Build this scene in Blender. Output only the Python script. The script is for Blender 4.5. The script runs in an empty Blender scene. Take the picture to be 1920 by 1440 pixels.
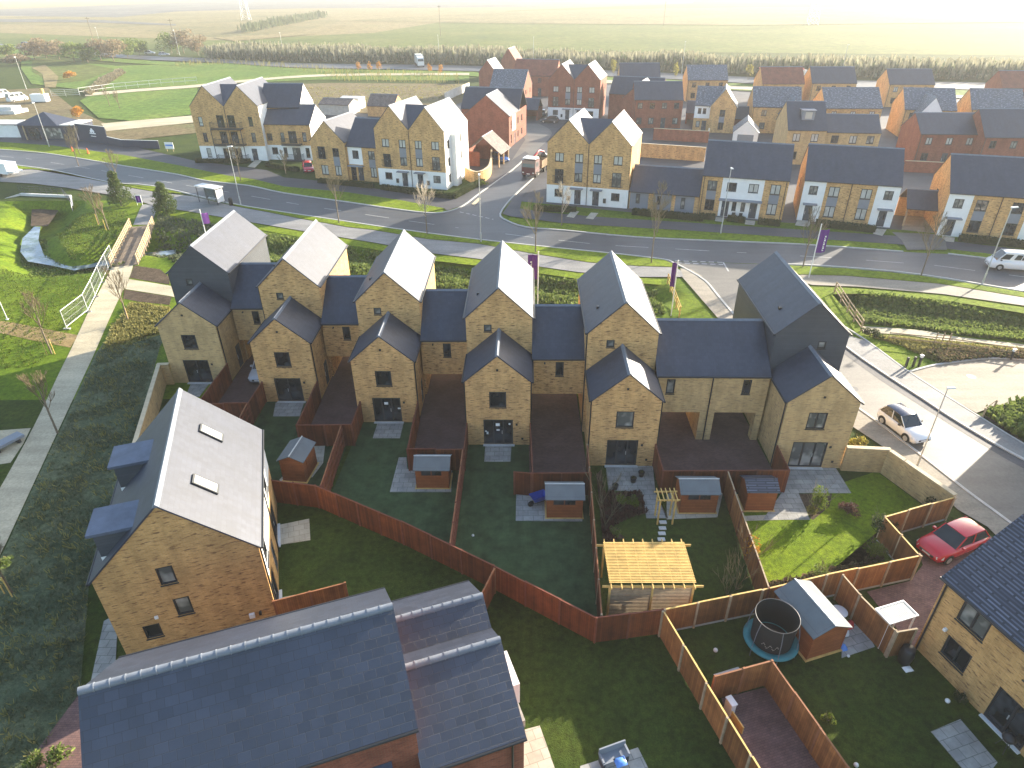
import bpy, math, random
from mathutils import Vector, Matrix, noise
R = math.radians
S = bpy.context.scene
COL = S.collection
random.seed(7)

# ------------------------------------------------------------------ camera, sky, sun, exposure
F, PITCH, ROLL, HCAM = 1240.0, R(31.4), R(0.42), 28.0       # focal length in px of a 1920 px wide picture
fwd = Vector((0, math.cos(PITCH), -math.sin(PITCH)))
_r0 = Vector((1, 0, 0)); _u0 = _r0.cross(fwd)
cr, sr = math.cos(ROLL), math.sin(ROLL)
CR = cr * _r0 - sr * _u0; CU = cr * _u0 + sr * _r0
cd = bpy.data.cameras.new('camera'); cam = bpy.data.objects.new('camera', cd); COL.objects.link(cam)
m3 = Matrix((CR, CU, -fwd)).transposed()
cam.matrix_world = Matrix.Translation((0, 0, HCAM)) @ m3.to_4x4()
cd.sensor_width = 36.0; cd.lens = F / 1920 * 36.0; cd.clip_end = 6000; cd.clip_start = 0.1
S.camera = cam

SUN_AZ, SUN_EL = R(38.0), R(16.5)                             # azimuth measured from +X towards +Y
sd = Vector((math.cos(SUN_EL) * math.cos(SUN_AZ), math.cos(SUN_EL) * math.sin(SUN_AZ), math.sin(SUN_EL)))
w = bpy.data.worlds.new("World"); S.world = w; w.use_nodes = True
nt = w.node_tree; bg = nt.nodes['Background']
sky = nt.nodes.new('ShaderNodeTexSky'); sky.sky_type = 'NISHITA'; sky.sun_disc = False
sky.sun_elevation = SUN_EL; sky.sun_rotation = R(90) - SUN_AZ
sky.air_density = 1.0; sky.dust_density = 1.5; sky.ozone_density = 1.0
nt.links.new(sky.outputs[0], bg.inputs[0]); bg.inputs[1].default_value = 0.125
ld = bpy.data.lights.new('sun', 'SUN'); ld.energy = 5.0; ld.angle = R(0.5); ld.color = (1.0, 0.89, 0.72)
sun = bpy.data.objects.new('sun', ld); COL.objects.link(sun)
sun.rotation_euler = sd.to_track_quat('Z', 'Y').to_euler()
S.view_settings.view_transform = 'Standard'; S.view_settings.look = 'None'
S.view_settings.exposure = 1.95; S.view_settings.gamma = 1.0

def G(px, py, z=0.0):
    "ground point (at height z) seen at a pixel of the 1920x1440 photograph"
    d = fwd + CR * ((px - 960) / F) - CU * ((py - 720) / F)
    t = (z - HCAM) / d.z
    return Vector((d.x * t, d.y * t, z))
def G2(px, py, z=0.0):
    v = G(px, py, z); return (v.x, v.y)

# ------------------------------------------------------------------ materials
def newmat(name):
    m = bpy.data.materials.new(name); m.use_nodes = True
    return m, m.node_tree.nodes, m.node_tree.links, m.node_tree.nodes['Principled BSDF']
def setp(b, col=None, rough=None, spec=None, metal=None):
    if col is not None: b.inputs['Base Color'].default_value = (*col, 1)
    if rough is not None: b.inputs['Roughness'].default_value = rough
    if spec is not None: b.inputs['Specular IOR Level'].default_value = spec
    if metal is not None: b.inputs['Metallic'].default_value = metal
def coords(n, l, kind, scale=(1, 1, 1), rot=0):
    if kind == 'world':
        t = n.new('ShaderNodeNewGeometry'); out = t.outputs['Position']
    else:
        t = n.new('ShaderNodeTexCoord'); out = t.outputs['UV' if kind == 'uv' else 'Object']
    mp = n.new('ShaderNodeMapping'); mp.inputs['Scale'].default_value = scale
    mp.inputs['Rotation'].default_value = (0, 0, rot)
    l.new(out, mp.inputs[0]); return mp.outputs[0]
def noise_n(n, l, vec, scale, detail=4, rough=.6):
    t = n.new('ShaderNodeTexNoise'); t.inputs['Scale'].default_value = scale
    t.inputs['Detail'].default_value = detail; t.inputs['Roughness'].default_value = rough
    l.new(vec, t.inputs['Vector']); return t.outputs['Fac']
def ramp(n, l, fac, stops):
    r = n.new('ShaderNodeValToRGB'); e = r.color_ramp.elements
    while len(e) < len(stops): e.new(.5)
    for i, (p, c) in enumerate(stops):
        e[i].position = p; e[i].color = (*c, 1) if len(c) == 3 else c
    l.new(fac, r.inputs[0]); return r.outputs[0]
def mixc(n, l, a, b, fac, mode='MIX'):
    m = n.new('ShaderNodeMix'); m.data_type = 'RGBA'; m.blend_type = mode
    for s, v in ((m.inputs[0], fac), (m.inputs[6], a), (m.inputs[7], b)):
        if hasattr(v, 'default_value') or hasattr(v, 'links'): l.new(v, s)
        else: s.default_value = v if isinstance(v, (int, float)) else (*v, 1)
    return m.outputs[2]
def bump(n, l, b, h, strength=.3, dist=.02):
    t = n.new('ShaderNodeBump'); t.inputs['Strength'].default_value = strength; t.inputs['Distance'].default_value = dist
    l.new(h, t.inputs['Height']); l.new(t.outputs[0], b.inputs['Normal'])
def g(c): return (c, c, c)
def sc(c, k): return tuple(x * k for x in c)
M = {}
def plain(name, col, rough=.7, var=.25, scale=1.5, spec=.3, metal=0, bmp=0, kind='object', speck=0):
    m, n, l, b = newmat(name); setp(b, col, rough, spec, metal)
    if var:
        v = coords(n, l, kind)
        f = noise_n(n, l, v, scale, 5, .65)
        c = ramp(n, l, f, [(.3, sc(col, 1 - var)), (.7, sc(col, 1 + var))])
        if speck:
            f2 = noise_n(n, l, v, scale * 14, 3, .7)
            c = mixc(n, l, c, ramp(n, l, f2, [(.35, g(1 - speck)), (.65, g(1 + speck))]), 1.0, 'MULTIPLY')
        l.new(c, b.inputs['Base Color'])
        if bmp: bump(n, l, b, noise_n(n, l, v, scale * 8, 4), bmp)
    M[name] = m; return m
def brickmat(name, c1, c2, cm, bw, bh, mort, rough=.8, spec=.25, off=.5, var=.25, vs=.8, streak=None, bmp=.25, kind='uv', bias=0, dist=.01, rot=0, objrand=0, stain=0):
    m, n, l, b = newmat(name); setp(b, None, rough, spec)
    v = coords(n, l, kind, rot=rot)
    t = n.new('ShaderNodeTexBrick'); t.inputs['Scale'].default_value = 1.0
    t.inputs['Brick Width'].default_value = bw; t.inputs['Row Height'].default_value = bh
    t.inputs['Mortar Size'].default_value = mort; t.inputs['Bias'].default_value = bias; t.offset = off
    t.inputs['Color1'].default_value = (*c1, 1); t.inputs['Color2'].default_value = (*c2, 1); t.inputs['Mortar'].default_value = (*cm, 1)
    l.new(v, t.inputs['Vector'])
    f = noise_n(n, l, v, vs, 5, .65)
    c = mixc(n, l, t.outputs['Color'], ramp(n, l, f, [(.3, g(1 - var)), (.7, g(1 + var))]), 1.0, 'MULTIPLY')
    if objrand:
        oi = n.new('ShaderNodeObjectInfo'); c = mixc(n, l, c, ramp(n, l, oi.outputs['Random'], [(0, g(1 - objrand)), (1, g(1 + objrand))]), 1.0, 'MULTIPLY')
    if stain:
        v3 = coords(n, l, kind, (1.1, .22, 1)); f3 = noise_n(n, l, v3, 1.2, 5, .7)
        c = mixc(n, l, c, ramp(n, l, f3, [(.32, g(1 - stain)), (.6, g(1 + stain * .3))]), 1.0, 'MULTIPLY')
    if streak:
        v2 = coords(n, l, kind, (1.3, 5.5, 1)); f2 = noise_n(n, l, v2, 1.6, 4, .62)
        k = ramp(n, l, f2, [(.54, g(0)), (.66, g(1))])
        c = mixc(n, l, c, streak, k)
    l.new(c, b.inputs['Base Color'])
    if bmp: bump(n, l, b, t.outputs['Fac'], -bmp if False else bmp, dist); 
    for nd in n:
        if nd.type == 'BUMP': nd.invert = True
    M[name] = m; return m

brickmat('buff_brick', (.64, .375, .145), (.52, .285, .10), (.55, .37, .18), .225, .075, .010, streak=(.17, .09, .045), var=.18, stain=.22)
brickmat('pale_buff_brick', (.55, .38, .18), (.48, .315, .14), (.50, .36, .18), .225, .075, .010, var=.14, streak=(.29, .20, .11), stain=.22)
brickmat('tan_brick', (.57, .335, .125), (.45, .25, .085), (.49, .325, .15), .225, .075, .010, streak=(.17, .09, .045), var=.18, stain=.22)
brickmat('red_brick', (.29, .085, .045), (.21, .055, .03), (.24, .12, .08), .225, .075, .010, streak=(.15, .05, .035), var=.22, stain=.22)
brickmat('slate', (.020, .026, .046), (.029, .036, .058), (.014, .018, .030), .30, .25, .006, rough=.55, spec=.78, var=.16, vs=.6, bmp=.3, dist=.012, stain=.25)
brickmat('dark_slate', (.016, .023, .042), (.030, .039, .064), (.009, .012, .022), .45, .34, .010, rough=.52, spec=.8, var=.2, vs=.5, bmp=.4, dist=.02)
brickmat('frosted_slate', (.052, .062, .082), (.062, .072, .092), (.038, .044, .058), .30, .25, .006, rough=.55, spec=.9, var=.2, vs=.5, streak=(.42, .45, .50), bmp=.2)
brickmat('red_tile', (.22, .07, .045), (.17, .055, .035), (.12, .04, .03), .30, .28, .008, rough=.7, var=.25, bmp=.4, dist=.02)
brickmat('mottled_tile', (.17, .14, .12), (.11, .09, .085), (.09, .07, .07), .30, .28, .008, rough=.7, var=.3, bmp=.4, dist=.02)
brickmat('dark_cladding', (.050, .058, .072), (.060, .068, .082), (.032, .038, .048), 6.0, .16, .008, rough=.5, spec=.5, var=.12, bmp=.4, dist=.02)
brickmat('closeboard', (.175, .047, .014), (.10, .027, .009), (.03, .010, .006), .105, 9.0, .004, objrand=.35, rough=.75, off=0, var=.35, vs=1.1, bmp=.5)
brickmat('old_closeboard', (.29, .12, .037), (.19, .075, .025), (.08, .03, .014), .105, 9.0, .004, objrand=.3, rough=.75, off=0, var=.35, vs=1.0, bmp=.5)
brickmat('block_paving', (.125, .075, .068), (.095, .058, .055), (.06, .042, .04), .2, .1, .006, var=.25, vs=.7, bmp=.2)
brickmat('pink_paving', (.20, .115, .10), (.145, .085, .08), (.09, .065, .06), .2, .1, .008, var=.3, vs=1.2, bmp=.3)
brickmat('patio_slabs', (.34, .33, .30), (.26, .26, .245), (.15, .15, .135), .62, .46, .014, var=.25, vs=1.3, bmp=.3)
brickmat('pale_slabs', (.46, .42, .33), (.40, .36, .28), (.25, .22, .17), .62, .46, .012, var=.18, vs=1.3, bmp=.2)
brickmat('shed_boards', (.33, .105, .034), (.27, .082, .027), (.10, .03, .012), 6.0, .13, .006, rough=.65, var=.22, vs=1.4, bmp=.5)
brickmat('felt_roof', (.13, .145, .15), (.145, .16, .165), (.09, .10, .105), 8.0, .9, .01, rough=.75, var=.15, bmp=.1)
brickmat('bridge_deck', (.20, .16, .12), (.15, .12, .09), (.07, .055, .04), .15, 9, .012, off=0, var=.25, bmp=.4)
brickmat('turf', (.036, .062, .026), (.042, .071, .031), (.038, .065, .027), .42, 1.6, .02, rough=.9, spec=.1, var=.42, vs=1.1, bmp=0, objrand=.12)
plain('white_render', (.78, .78, .75), .8, .06, 1.2)
plain('grey_panel', (.20, .22, .25), .6, .1, 1)
plain('frame_grey', (.020, .023, .027), .5, 0, spec=.5)
plain('gutter_black', (.02, .021, .023), .4, 0, spec=.5)
plain('ridge_grey', (.16, .18, .21), .6, .15, 3)
plain('door_grey', (.05, .06, .075), .45, .1, 1)
plain('lead_grey', (.085, .105, .15), .42, .25, 1.5, spec=.5)
plain('dark_metal', (.03, .032, .035), .45, .1, 2, spec=.5)
plain('galvanised', (.50, .51, .50), .45, .12, 3, metal=.35, spec=.5)
plain('pale_metal', (.62, .63, .62), .5, .08, 3, spec=.4)
plain('concrete', (.40, .39, .36), .85, .2, 1.2, speck=.1)
plain('pale_concrete', (.52, .52, .50), .8, .15, .8, speck=.08)
plain('coping', (.50, .41, .27), .8, .15, 2)
plain('post_timber', (.42, .31, .19), .8, .2, 3)
plain('stained_timber', (.16, .05, .028), .75, .25, 3)
plain('old_timber', (.33, .25, .16), .8, .25, 3)
plain('pale_timber', (.60, .40, .13), .7, .25, 2.2)
plain('rust_timber', (.24, .10, .045), .75, .3, 2.5)
plain('white_paint', (.80, .80, .78), .35, .03, 1, spec=.5)
plain('white_plastic', (.78, .78, .76), .4, .05, 2, spec=.5)
plain('blue_plastic', (.02, .07, .38), .35, .15, 2, spec=.5)
plain('light_blue_plastic', (.10, .25, .62), .4, .15, 3, spec=.5)
plain('red_plastic', (.45, .03, .035), .4, .1, 2, spec=.5)
plain('orange_plastic', (.75, .15, .03), .5, .1, 2, spec=.4)
plain('black_plastic', (.018, .018, .02), .45, .1, 2, spec=.5)
plain('purple_fabric', (.10, .015, .20), .8, .1, 2)
plain('pink_fabric', (.42, .12, .48), .8, .1, 2)
plain('lettering_white', (.8, .8, .8), .7, 0)
plain('teal_pad', (.035, .20, .21), .5, .2, 2, spec=.5)
plain('netting', (.045, .05, .045), .9, .15, 2)
plain('stone', (.34, .32, .28), .9, .3, 3, bmp=.3)
plain('road_white', (.42, .42, .40), .7, .3, 1.2)
plain('yellow_paint', (.70, .45, .03), .5, .1, 2)
plain('skin_pale', (.75, .72, .68), .6, .1, 3)
plain('terracotta_plant', (.16, .035, .025), .7, .3, 4)
def glass(name, col, rough=.07, pale=None):
    m, n, l, b = newmat(name); setp(b, col, rough, .6)
    v = coords(n, l, 'object'); f = noise_n(n, l, v, .9, 2)
    c2 = pale or sc(col, 3.5)
    l.new(ramp(n, l, f, [(.45, col), (.62, c2)]), b.inputs['Base Color']); M[name] = m
glass('window_glass', (.012, .015, .018))
glass('curtained_glass', (.10, .105, .10), .12, (.34, .34, .31))
glass('blind_glass', (.42, .42, .38), .15, (.52, .52, .48))
glass('car_glass', (.012, .018, .022), .05, (.02, .03, .035))
def carpaint(name, col, rough=.22):
    m, n, l, b = newmat(name); setp(b, col, rough, .5); b.inputs['Coat Weight'].default_value = .6; b.inputs['Coat Roughness'].default_value = .08; M[name] = m
carpaint('car_white', (.74, .74, .73)); carpaint('car_red', (.50, .012, .025)); carpaint('car_navy', (.03, .04, .075))
carpaint('car_blue', (.03, .09, .30)); carpaint('car_silver', (.42, .43, .45)); carpaint('car_dark', (.03, .03, .035))
carpaint('lorry_maroon', (.10, .03, .03)); carpaint('lorry_white', (.72, .72, .70))
plain('rubber', (.02, .02, .02), .85, 0)
plain('alloy', (.5, .5, .5), .35, .05, 3, metal=.6)
plain('lamp_lens', (.62, .62, .60), .15, 0, spec=.6)
plain('number_plate', (.75, .75, .72), .5, 0)

# ground materials ------------------------------------------------
def grassmat(name, dark, mid, light, s1=.16, s2=2.6, bmp=.6, bd=.08):
    m, n, l, b = newmat(name); setp(b, mid, .95, .1)
    v = coords(n, l, 'world')
    f = noise_n(n, l, v, s1, 6, .62); f2 = noise_n(n, l, v, s2, 5, .7); f3 = noise_n(n, l, v, s2 * 5, 3, .7)
    c = ramp(n, l, f, [(.32, dark), (.5, mid), (.68, light)])
    c = mixc(n, l, c, ramp(n, l, f2, [(.3, g(.55)), (.7, g(1.45))]), 1.0, 'MULTIPLY')
    c = mixc(n, l, c, ramp(n, l, f3, [(.3, g(.7)), (.7, g(1.3))]), 1.0, 'MULTIPLY')
    l.new(c, b.inputs['Base Color'])
    if bmp: bump(n, l, b, f3, bmp, bd)
    M[name] = m; return m
grassmat('verge_grass', (.095, .140, .007), (.130, .18, .009), (.165, .21, .013), .25, 2.2)
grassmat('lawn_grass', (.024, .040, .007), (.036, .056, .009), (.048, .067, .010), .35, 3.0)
grassmat('park_grass', (.060, .105, .006), (.095, .145, .008), (.135, .175, .011), .18, 2.4)  # sunlit park tone put into the colour, brighter than the shaded lawn_grass
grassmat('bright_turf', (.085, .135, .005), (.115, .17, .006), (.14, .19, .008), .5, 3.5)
grassmat('field_green', (.060, .085, .018), (.085, .105, .022), (.11, .12, .035), .02, .25, 0)
grassmat('field_pale', (.11, .105, .045), (.15, .13, .058), (.18, .15, .07), .02, .2, 0)
grassmat('field_straw', (.15, .125, .055), (.19, .155, .075), (.15, .135, .055), .03, .25, 0)
grassmat('field_grey', (.06, .066, .066), (.09, .092, .088), (.12, .12, .108), .02, .15, 0)
grassmat('hill_grass', (.065, .12, .020), (.088, .145, .024), (.115, .16, .030), .05, .6, 0)
grassmat('waste_ground', (.10, .085, .045), (.145, .115, .06), (.11, .11, .048), .09, .9, .3)
grassmat('scrub_ground', (.065, .090, .050), (.095, .115, .062), (.12, .13, .075), .30, 2.4, .8)
grassmat('dry_grass', (.14, .15, .035), (.20, .185, .045), (.25, .21, .07), .35, 2.6, .7)
grassmat('soil', (.045, .034, .024), (.075, .055, .038), (.105, .078, .052), .6, 4.0, .8)
grassmat('brown_track', (.19, .14, .062), (.235, .17, .075), (.26, .195, .10), .4, 3.0, .2)
def asphalt(name, col, rough=.75, spec=.3, k=.16):
    m, n, l, b = newmat(name); setp(b, col, rough, spec)
    v = coords(n, l, 'world'); f = noise_n(n, l, v, .22, 5, .6); f2 = noise_n(n, l, v, 6, 4, .75)
    v3 = coords(n, l, 'world', (.15, 1.2, 1), R(17)); f3 = noise_n(n, l, v3, .8, 4, .6)
    c = ramp(n, l, f, [(.3, sc(col, 1 - k)), (.7, sc(col, 1 + k))])
    c = mixc(n, l, c, ramp(n, l, f3, [(.35, g(.88)), (.65, g(1.12))]), 1.0, 'MULTIPLY')
    c = mixc(n, l, c, ramp(n, l, f2, [(.3, g(.8)), (.7, g(1.2))]), 1.0, 'MULTIPLY')
    l.new(c, b.inputs['Base Color']); bump(n, l, b, f2, .2, .01); M[name] = m
asphalt('road_asphalt', (.060, .063, .068), .55, .5)
asphalt('worn_asphalt', (.110, .102, .088), .6, .45)
asphalt('new_asphalt', (.060, .060, .066), .7, .35)
asphalt('grey_footway', (.21, .205, .195), .75)
asphalt('gravel_path', (.40, .35, .245), .85, .2)
asphalt('buff_pavement', (.25, .222, .175), .8, .25)
plain('kerb_stone', (.42, .41, .38), .8, .12, 2)
m, n, l, b = newmat('stream_water'); setp(b, (.10, .14, .17), .12, .6)
v = coords(n, l, 'world'); f = noise_n(n, l, v, .7, 4)
l.new(ramp(n, l, f, [(.42, (.16, .20, .24)), (.6, (.05, .075, .04))]), b.inputs['Base Color'])
bump(n, l, b, noise_n(n, l, v, 4, 3), .15, .02); M['stream_water'] = m
def leafmat(name, c1, c2, rough=.75):
    m, n, l, b = newmat(name); setp(b, c1, rough, .2)
    oi = n.new('ShaderNodeNewGeometry'); c = ramp(n, l, oi.outputs['Random Per Island'], [(.1, c1), (.9, c2)]); l.new(c, b.inputs['Base Color'])
    t = n.new('ShaderNodeBsdfTranslucent'); l.new(c, t.inputs[0]); x = n.new('ShaderNodeMixShader'); x.inputs[0].default_value = .4
    l.new(b.outputs[0], x.inputs[1]); l.new(t.outputs[0], x.inputs[2]); l.new(x.outputs[0], n['Material Output'].inputs[0])
    M[name] = m
leafmat('pine_needles', (.060, .095, .025), (.11, .145, .038))
leafmat('hedge_leaves', (.030, .045, .016), (.060, .075, .024))
leafmat('shrub_leaves', (.075, .115, .014), (.15, .185, .026))
leafmat('yellow_leaves', (.22, .20, .035), (.30, .27, .06))
leafmat('orange_leaves', (.40, .17, .02), (.48, .26, .04))
leafmat('scrub_leaves', (.070, .095, .048), (.13, .15, .08))
leafmat('belt_twigs', (.19, .185, .125), (.28, .265, .18))  # lightened so that distance haze is put into the twig colour
leafmat('olive_leaves', (.10, .145, .032), (.19, .235, .058))
leafmat('dry_stalks', (.19, .18, .055), (.29, .26, .09))
leafmat('brown_twigs', (.16, .14, .085), (.26, .225, .14))
leafmat('russet_twigs', (.19, .145, .085), (.27, .21, .13))
leafmat('flower_bed', (.07, .085, .03), (.20, .14, .09))
leafmat('purple_leaves', (.060, .028, .022), (.115, .055, .045))
plain('bark', (.17, .135, .095), .9, .3, 4)
plain('pale_bark', (.42, .36, .27), .9, .25, 4)

# ------------------------------------------------------------------ mesh builder
class MB:
    def __init__(s): s.v = []; s.f = []; s.smooth = []; s.fm = []
    def face(s, pts, mi=0, smooth=False):
        i = len(s.v); s.v += [tuple(p) for p in pts]; s.f.append(tuple(range(i, i + len(pts)))); s.smooth.append(smooth); s.fm.append(mi)
    def mesh(s, vs, fs, smooth=False, mi=0):
        i = len(s.v); s.v += [tuple(p) for p in vs]
        for f in fs: s.f.append(tuple(i + k for k in f)); s.smooth.append(smooth); s.fm.append(mi)
    def box(s, x0, x1, y0, y1, z0, z1, mat=None, mi=0):
        vs = [(x, y, z) for z in (z0, z1) for y in (y0, y1) for x in (x0, x1)]
        if mat is not None: vs = [tuple(mat @ Vector(p)) for p in vs]
        s.mesh(vs, [(0, 2, 3, 1), (4, 5, 7, 6), (0, 1, 5, 4), (2, 6, 7, 3), (0, 4, 6, 2), (1, 3, 7, 5)], mi=mi)
    def obox(s, p, q, wd, z0, z1):
        "box along the segment p-q (2D), width wd"
        p = Vector(p[:2]); q = Vector(q[:2]); d = (q - p).normalized(); n = Vector((-d.y, d.x)) * wd / 2
        c = [p - n, q - n, q + n, p + n]
        s.prism([(a.x, a.y) for a in c], z0, z1)
    def prism(s, poly, z0, z1):
        n = len(poly)
        a = sum(poly[i][0] * poly[(i + 1) % n][1] - poly[(i + 1) % n][0] * poly[i][1] for i in range(n))
        if a < 0: poly = poly[::-1]
        vs = [(x, y, z0) for x, y in poly] + [(x, y, z1) for x, y in poly]
        s.mesh(vs, [tuple(range(n))[::-1], tuple(range(n, 2 * n))] + [(i, (i + 1) % n, n + (i + 1) % n, n + i) for i in range(n)])
    def tube(s, pts, r, seg=6, cap=True, smooth=True):
        pts = [Vector(p) for p in pts]; rs = r if isinstance(r, (list, tuple)) else [r] * len(pts)
        vs = []; up = Vector((0, 0, 1))
        for i, p in enumerate(pts):
            t = (pts[min(i + 1, len(pts) - 1)] - pts[max(i - 1, 0)]).normalized()
            a = t.cross(up if abs(t.z) < .9 else Vector((1, 0, 0))).normalized(); b = t.cross(a)
            vs += [p + (a * math.cos(k * 2 * math.pi / seg) + b * math.sin(k * 2 * math.pi / seg)) * rs[i] for k in range(seg)]
        fs = [(i * seg + k, i * seg + (k + 1) % seg, (i + 1) * seg + (k + 1) % seg, (i + 1) * seg + k) for i in range(len(pts) - 1) for k in range(seg)]
        s.mesh(vs, fs, smooth)
        if cap: s.mesh(vs, [tuple(range(seg)), tuple(range((len(pts) - 1) * seg, len(pts) * seg))[::-1]])
    def lathe(s, prof, seg=16, o=(0, 0, 0), smooth=True):
        vs = []; n = len(prof)
        for k in range(seg):
            a = k * 2 * math.pi / seg
            vs += [(o[0] + r * math.cos(a), o[1] + r * math.sin(a), o[2] + z) for r, z in prof]
        fs = [(k * n + i, ((k + 1) % seg) * n + i, ((k + 1) % seg) * n + i + 1, k * n + i + 1) for k in range(seg) for i in range(n - 1)]
        s.mesh(vs, fs, smooth)
    def build(s, name, mat, parent=None, props=None, uv=True):
        me = bpy.data.meshes.new(name); me.from_pydata(s.v, [], s.f)
        for mt in (mat if isinstance(mat, (list, tuple)) else [mat]): me.materials.append(M[mt])
        if any(s.smooth): me.polygons.foreach_set('use_smooth', s.smooth)
        if any(s.fm): me.polygons.foreach_set('material_index', s.fm)
        if uv:
            ul = me.uv_layers.new(name='UVMap').data
            for p in me.polygons:
                n = p.normal; t = Vector((-n.y, n.x, 0))
                t = t.normalized() if t.length > .05 else Vector((1, 0, 0))
                b = n.cross(t)
                for li in p.loop_indices:
                    co = me.vertices[me.loops[li].vertex_index].co
                    ul[li].uv = (co.dot(t), co.dot(b))
        o = bpy.data.objects.new(name, me); COL.objects.link(o)
        if parent: o.parent = parent
        if props: setprops(o, **props)
        return o
def setprops(o, label=None, cat=None, group=None, kind=None):
    if label: o['label'] = label
    if cat: o['category'] = cat
    if group: o['group'] = group
    if kind: o['kind'] = kind
    return o
def thing(name, label, cat, loc, rz=0.0, group=None):
    o = bpy.data.objects.new(name, None); COL.objects.link(o); o.empty_display_size = .3
    o.location = (loc[0], loc[1], loc[2] if len(loc) > 2 else 0); o.rotation_euler = (0, 0, rz)
    return setprops(o, label, cat, group)
def dup(root, loc, rz, label, group=None, scale=None):
    r = root.copy(); COL.objects.link(r); r.location = (loc[0], loc[1], loc[2] if len(loc) > 2 else 0); r.rotation_euler = (0, 0, rz)
    r['label'] = label
    if group: r['group'] = group
    if scale: r.scale = (scale,) * 3
    for ch in list(root.children):
        c = ch.copy(); COL.objects.link(c); c.parent = r
        for gch in list(ch.children):
            d = gch.copy(); COL.objects.link(d); d.parent = c
    return r

# ------------------------------------------------------------------ the ground
DITCH = [
    ([G2(86, 366), G2(84, 400), G2(64, 428)], 6.0, 2.0),
    ([G2(92, 372), G2(58, 432), G2(44, 470), G2(74, 490), G2(110, 497), G2(170, 491), G2(232, 470), G2(268, 452), G2(330, 462)], 4.2, 1.5),
    ([G2(330, 462), G2(520, 470), G2(700, 484), G2(860, 508), G2(1050, 540), G2(1225, 552)], 3.4, 0.9),
    ([G2(1590, 566), G2(1740, 588), G2(1920, 606), G2(2150, 632)], 4.6, 1.1),
]
def seg_d(px, py, a, b):
    dx, dy = b[0] - a[0], b[1] - a[1]; L = dx * dx + dy * dy
    t = max(0, min(1, ((px - a[0]) * dx + (py - a[1]) * dy) / L))
    return math.hypot(px - a[0] - t * dx, py - a[1] - t * dy)
def hz(x, y):
    z = 0.0
    for pl, hw, dp in DITCH:
        d = min(seg_d(x, y, pl[i], pl[i + 1]) for i in range(len(pl) - 1))
        if d < hw:
            t = 1 - d / hw; t = t * t * (3 - 2 * t); z = min(z, -dp * min(1, t * 1.25))
    return z
X0, X1, Y0, Y1 = -90.0, 84.0, 44.0, 100.0
def build_ground():
    mb = MB(); st = 0.8
    nx, ny = int((X1 - X0) / st), int((Y1 - Y0) / st)
    st_y = (Y1 - Y0) / ny; st_x = (X1 - X0) / nx
    vs = []
    for j in range(ny + 1):
        for i in range(nx + 1):
            x, y = X0 + i * st_x, Y0 + j * st_y
            e = min(i, j, nx - i, ny - j)
            z = 0 if e == 0 else hz(x, y)
            if e > 0 and z < -.05: z += .10 * (noise.noise((x * .7, y * .7, 0)))
            vs.append((x, y, z))
    fs = [(j * (nx + 1) + i, j * (nx + 1) + i + 1, (j + 1) * (nx + 1) + i + 1, (j + 1) * (nx + 1) + i) for j in range(ny) for i in range(nx)]
    mb.mesh(vs, fs, True)
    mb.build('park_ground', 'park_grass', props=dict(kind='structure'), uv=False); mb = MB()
    BX, BY = 1900.0, 1900.0                              # the rest of the sheet, to the horizon
    for a, b, c, d in ((-BX, X0, -200, BY), (X1, BX, -200, BY), (X0, X1, -200, Y0), (X0, X1, Y1, BY)):
        mb.face([(a, c, 0), (b, c, 0), (b, d, 0), (a, d, 0)])
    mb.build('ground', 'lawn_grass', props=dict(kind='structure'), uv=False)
build_ground()

ZL = {}
def sheet(name, px, mat, z=.01, thick=None, world=False, uvrot=None):
    poly = [tuple(p) for p in px] if world else [G2(*p) for p in px]
    mb = MB()
    n = len(poly)
    a = sum(poly[i][0] * poly[(i + 1) % n][1] - poly[(i + 1) % n][0] * poly[i][1] for i in range(n))
    if a < 0: poly = poly[::-1]
    mb.face([(x, y, z) for x, y in poly])
    if thick:
        for i in range(n):
            p, q = poly[i], poly[(i + 1) % n]
            mb.face([(p[0], p[1], z - thick), (q[0], q[1], z - thick), (q[0], q[1], z), (p[0], p[1], z)])
    o = mb.build(name, mat, props=dict(kind='structure'))
    if uvrot is not None:
        c, s = math.cos(-uvrot), math.sin(-uvrot)
        for d in o.data.uv_layers[0].data: u, v_ = d.uv; d.uv = (u * c - v_ * s, u * s + v_ * c)
    return o
def strip(name, px, wd, mat, z=.12, h=.14, world=False):
    pts = [tuple(p) for p in px] if world else [G2(*p) for p in px]
    mb = MB()
    L, Rr = [], []
    for i, p in enumerate(pts):
        a = Vector(pts[max(i - 1, 0)]); b = Vector(pts[min(i + 1, len(pts) - 1)]); d = (b - a).normalized(); nn = Vector((-d.y, d.x)) * wd / 2
        L.append((p[0] + nn.x, p[1] + nn.y)); Rr.append((p[0] - nn.x, p[1] - nn.y))
    for i in range(len(pts) - 1):
        a, b, c, d = Rr[i], Rr[i + 1], L[i + 1], L[i]
        mb.face([(*a, z), (*b, z), (*c, z), (*d, z)])
        if h:
            mb.face([(*a, z - h), (*b, z - h), (*b, z), (*a, z)]); mb.face([(*c, z - h), (*d, z - h), (*d, z), (*c, z)])
    return mb.build(name, mat, props=dict(kind='structure'))
def smooth_px(p, k=4):
    o = []
    for i in range(len(p) - 1):
        p0, p1, p2, p3 = p[max(i - 1, 0)], p[i], p[i + 1], p[min(i + 2, len(p) - 1)]
        for j in range(k):
            t = j / k
            o.append(tuple(.5 * (2 * p1[m] + (p2[m] - p0[m]) * t + (2 * p0[m] - 5 * p1[m] + 4 * p2[m] - p3[m]) * t * t + (3 * p1[m] - p0[m] - 3 * p2[m] + p3[m]) * t ** 3) for m in (0, 1)))
    return o + [p[-1]]

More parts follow.
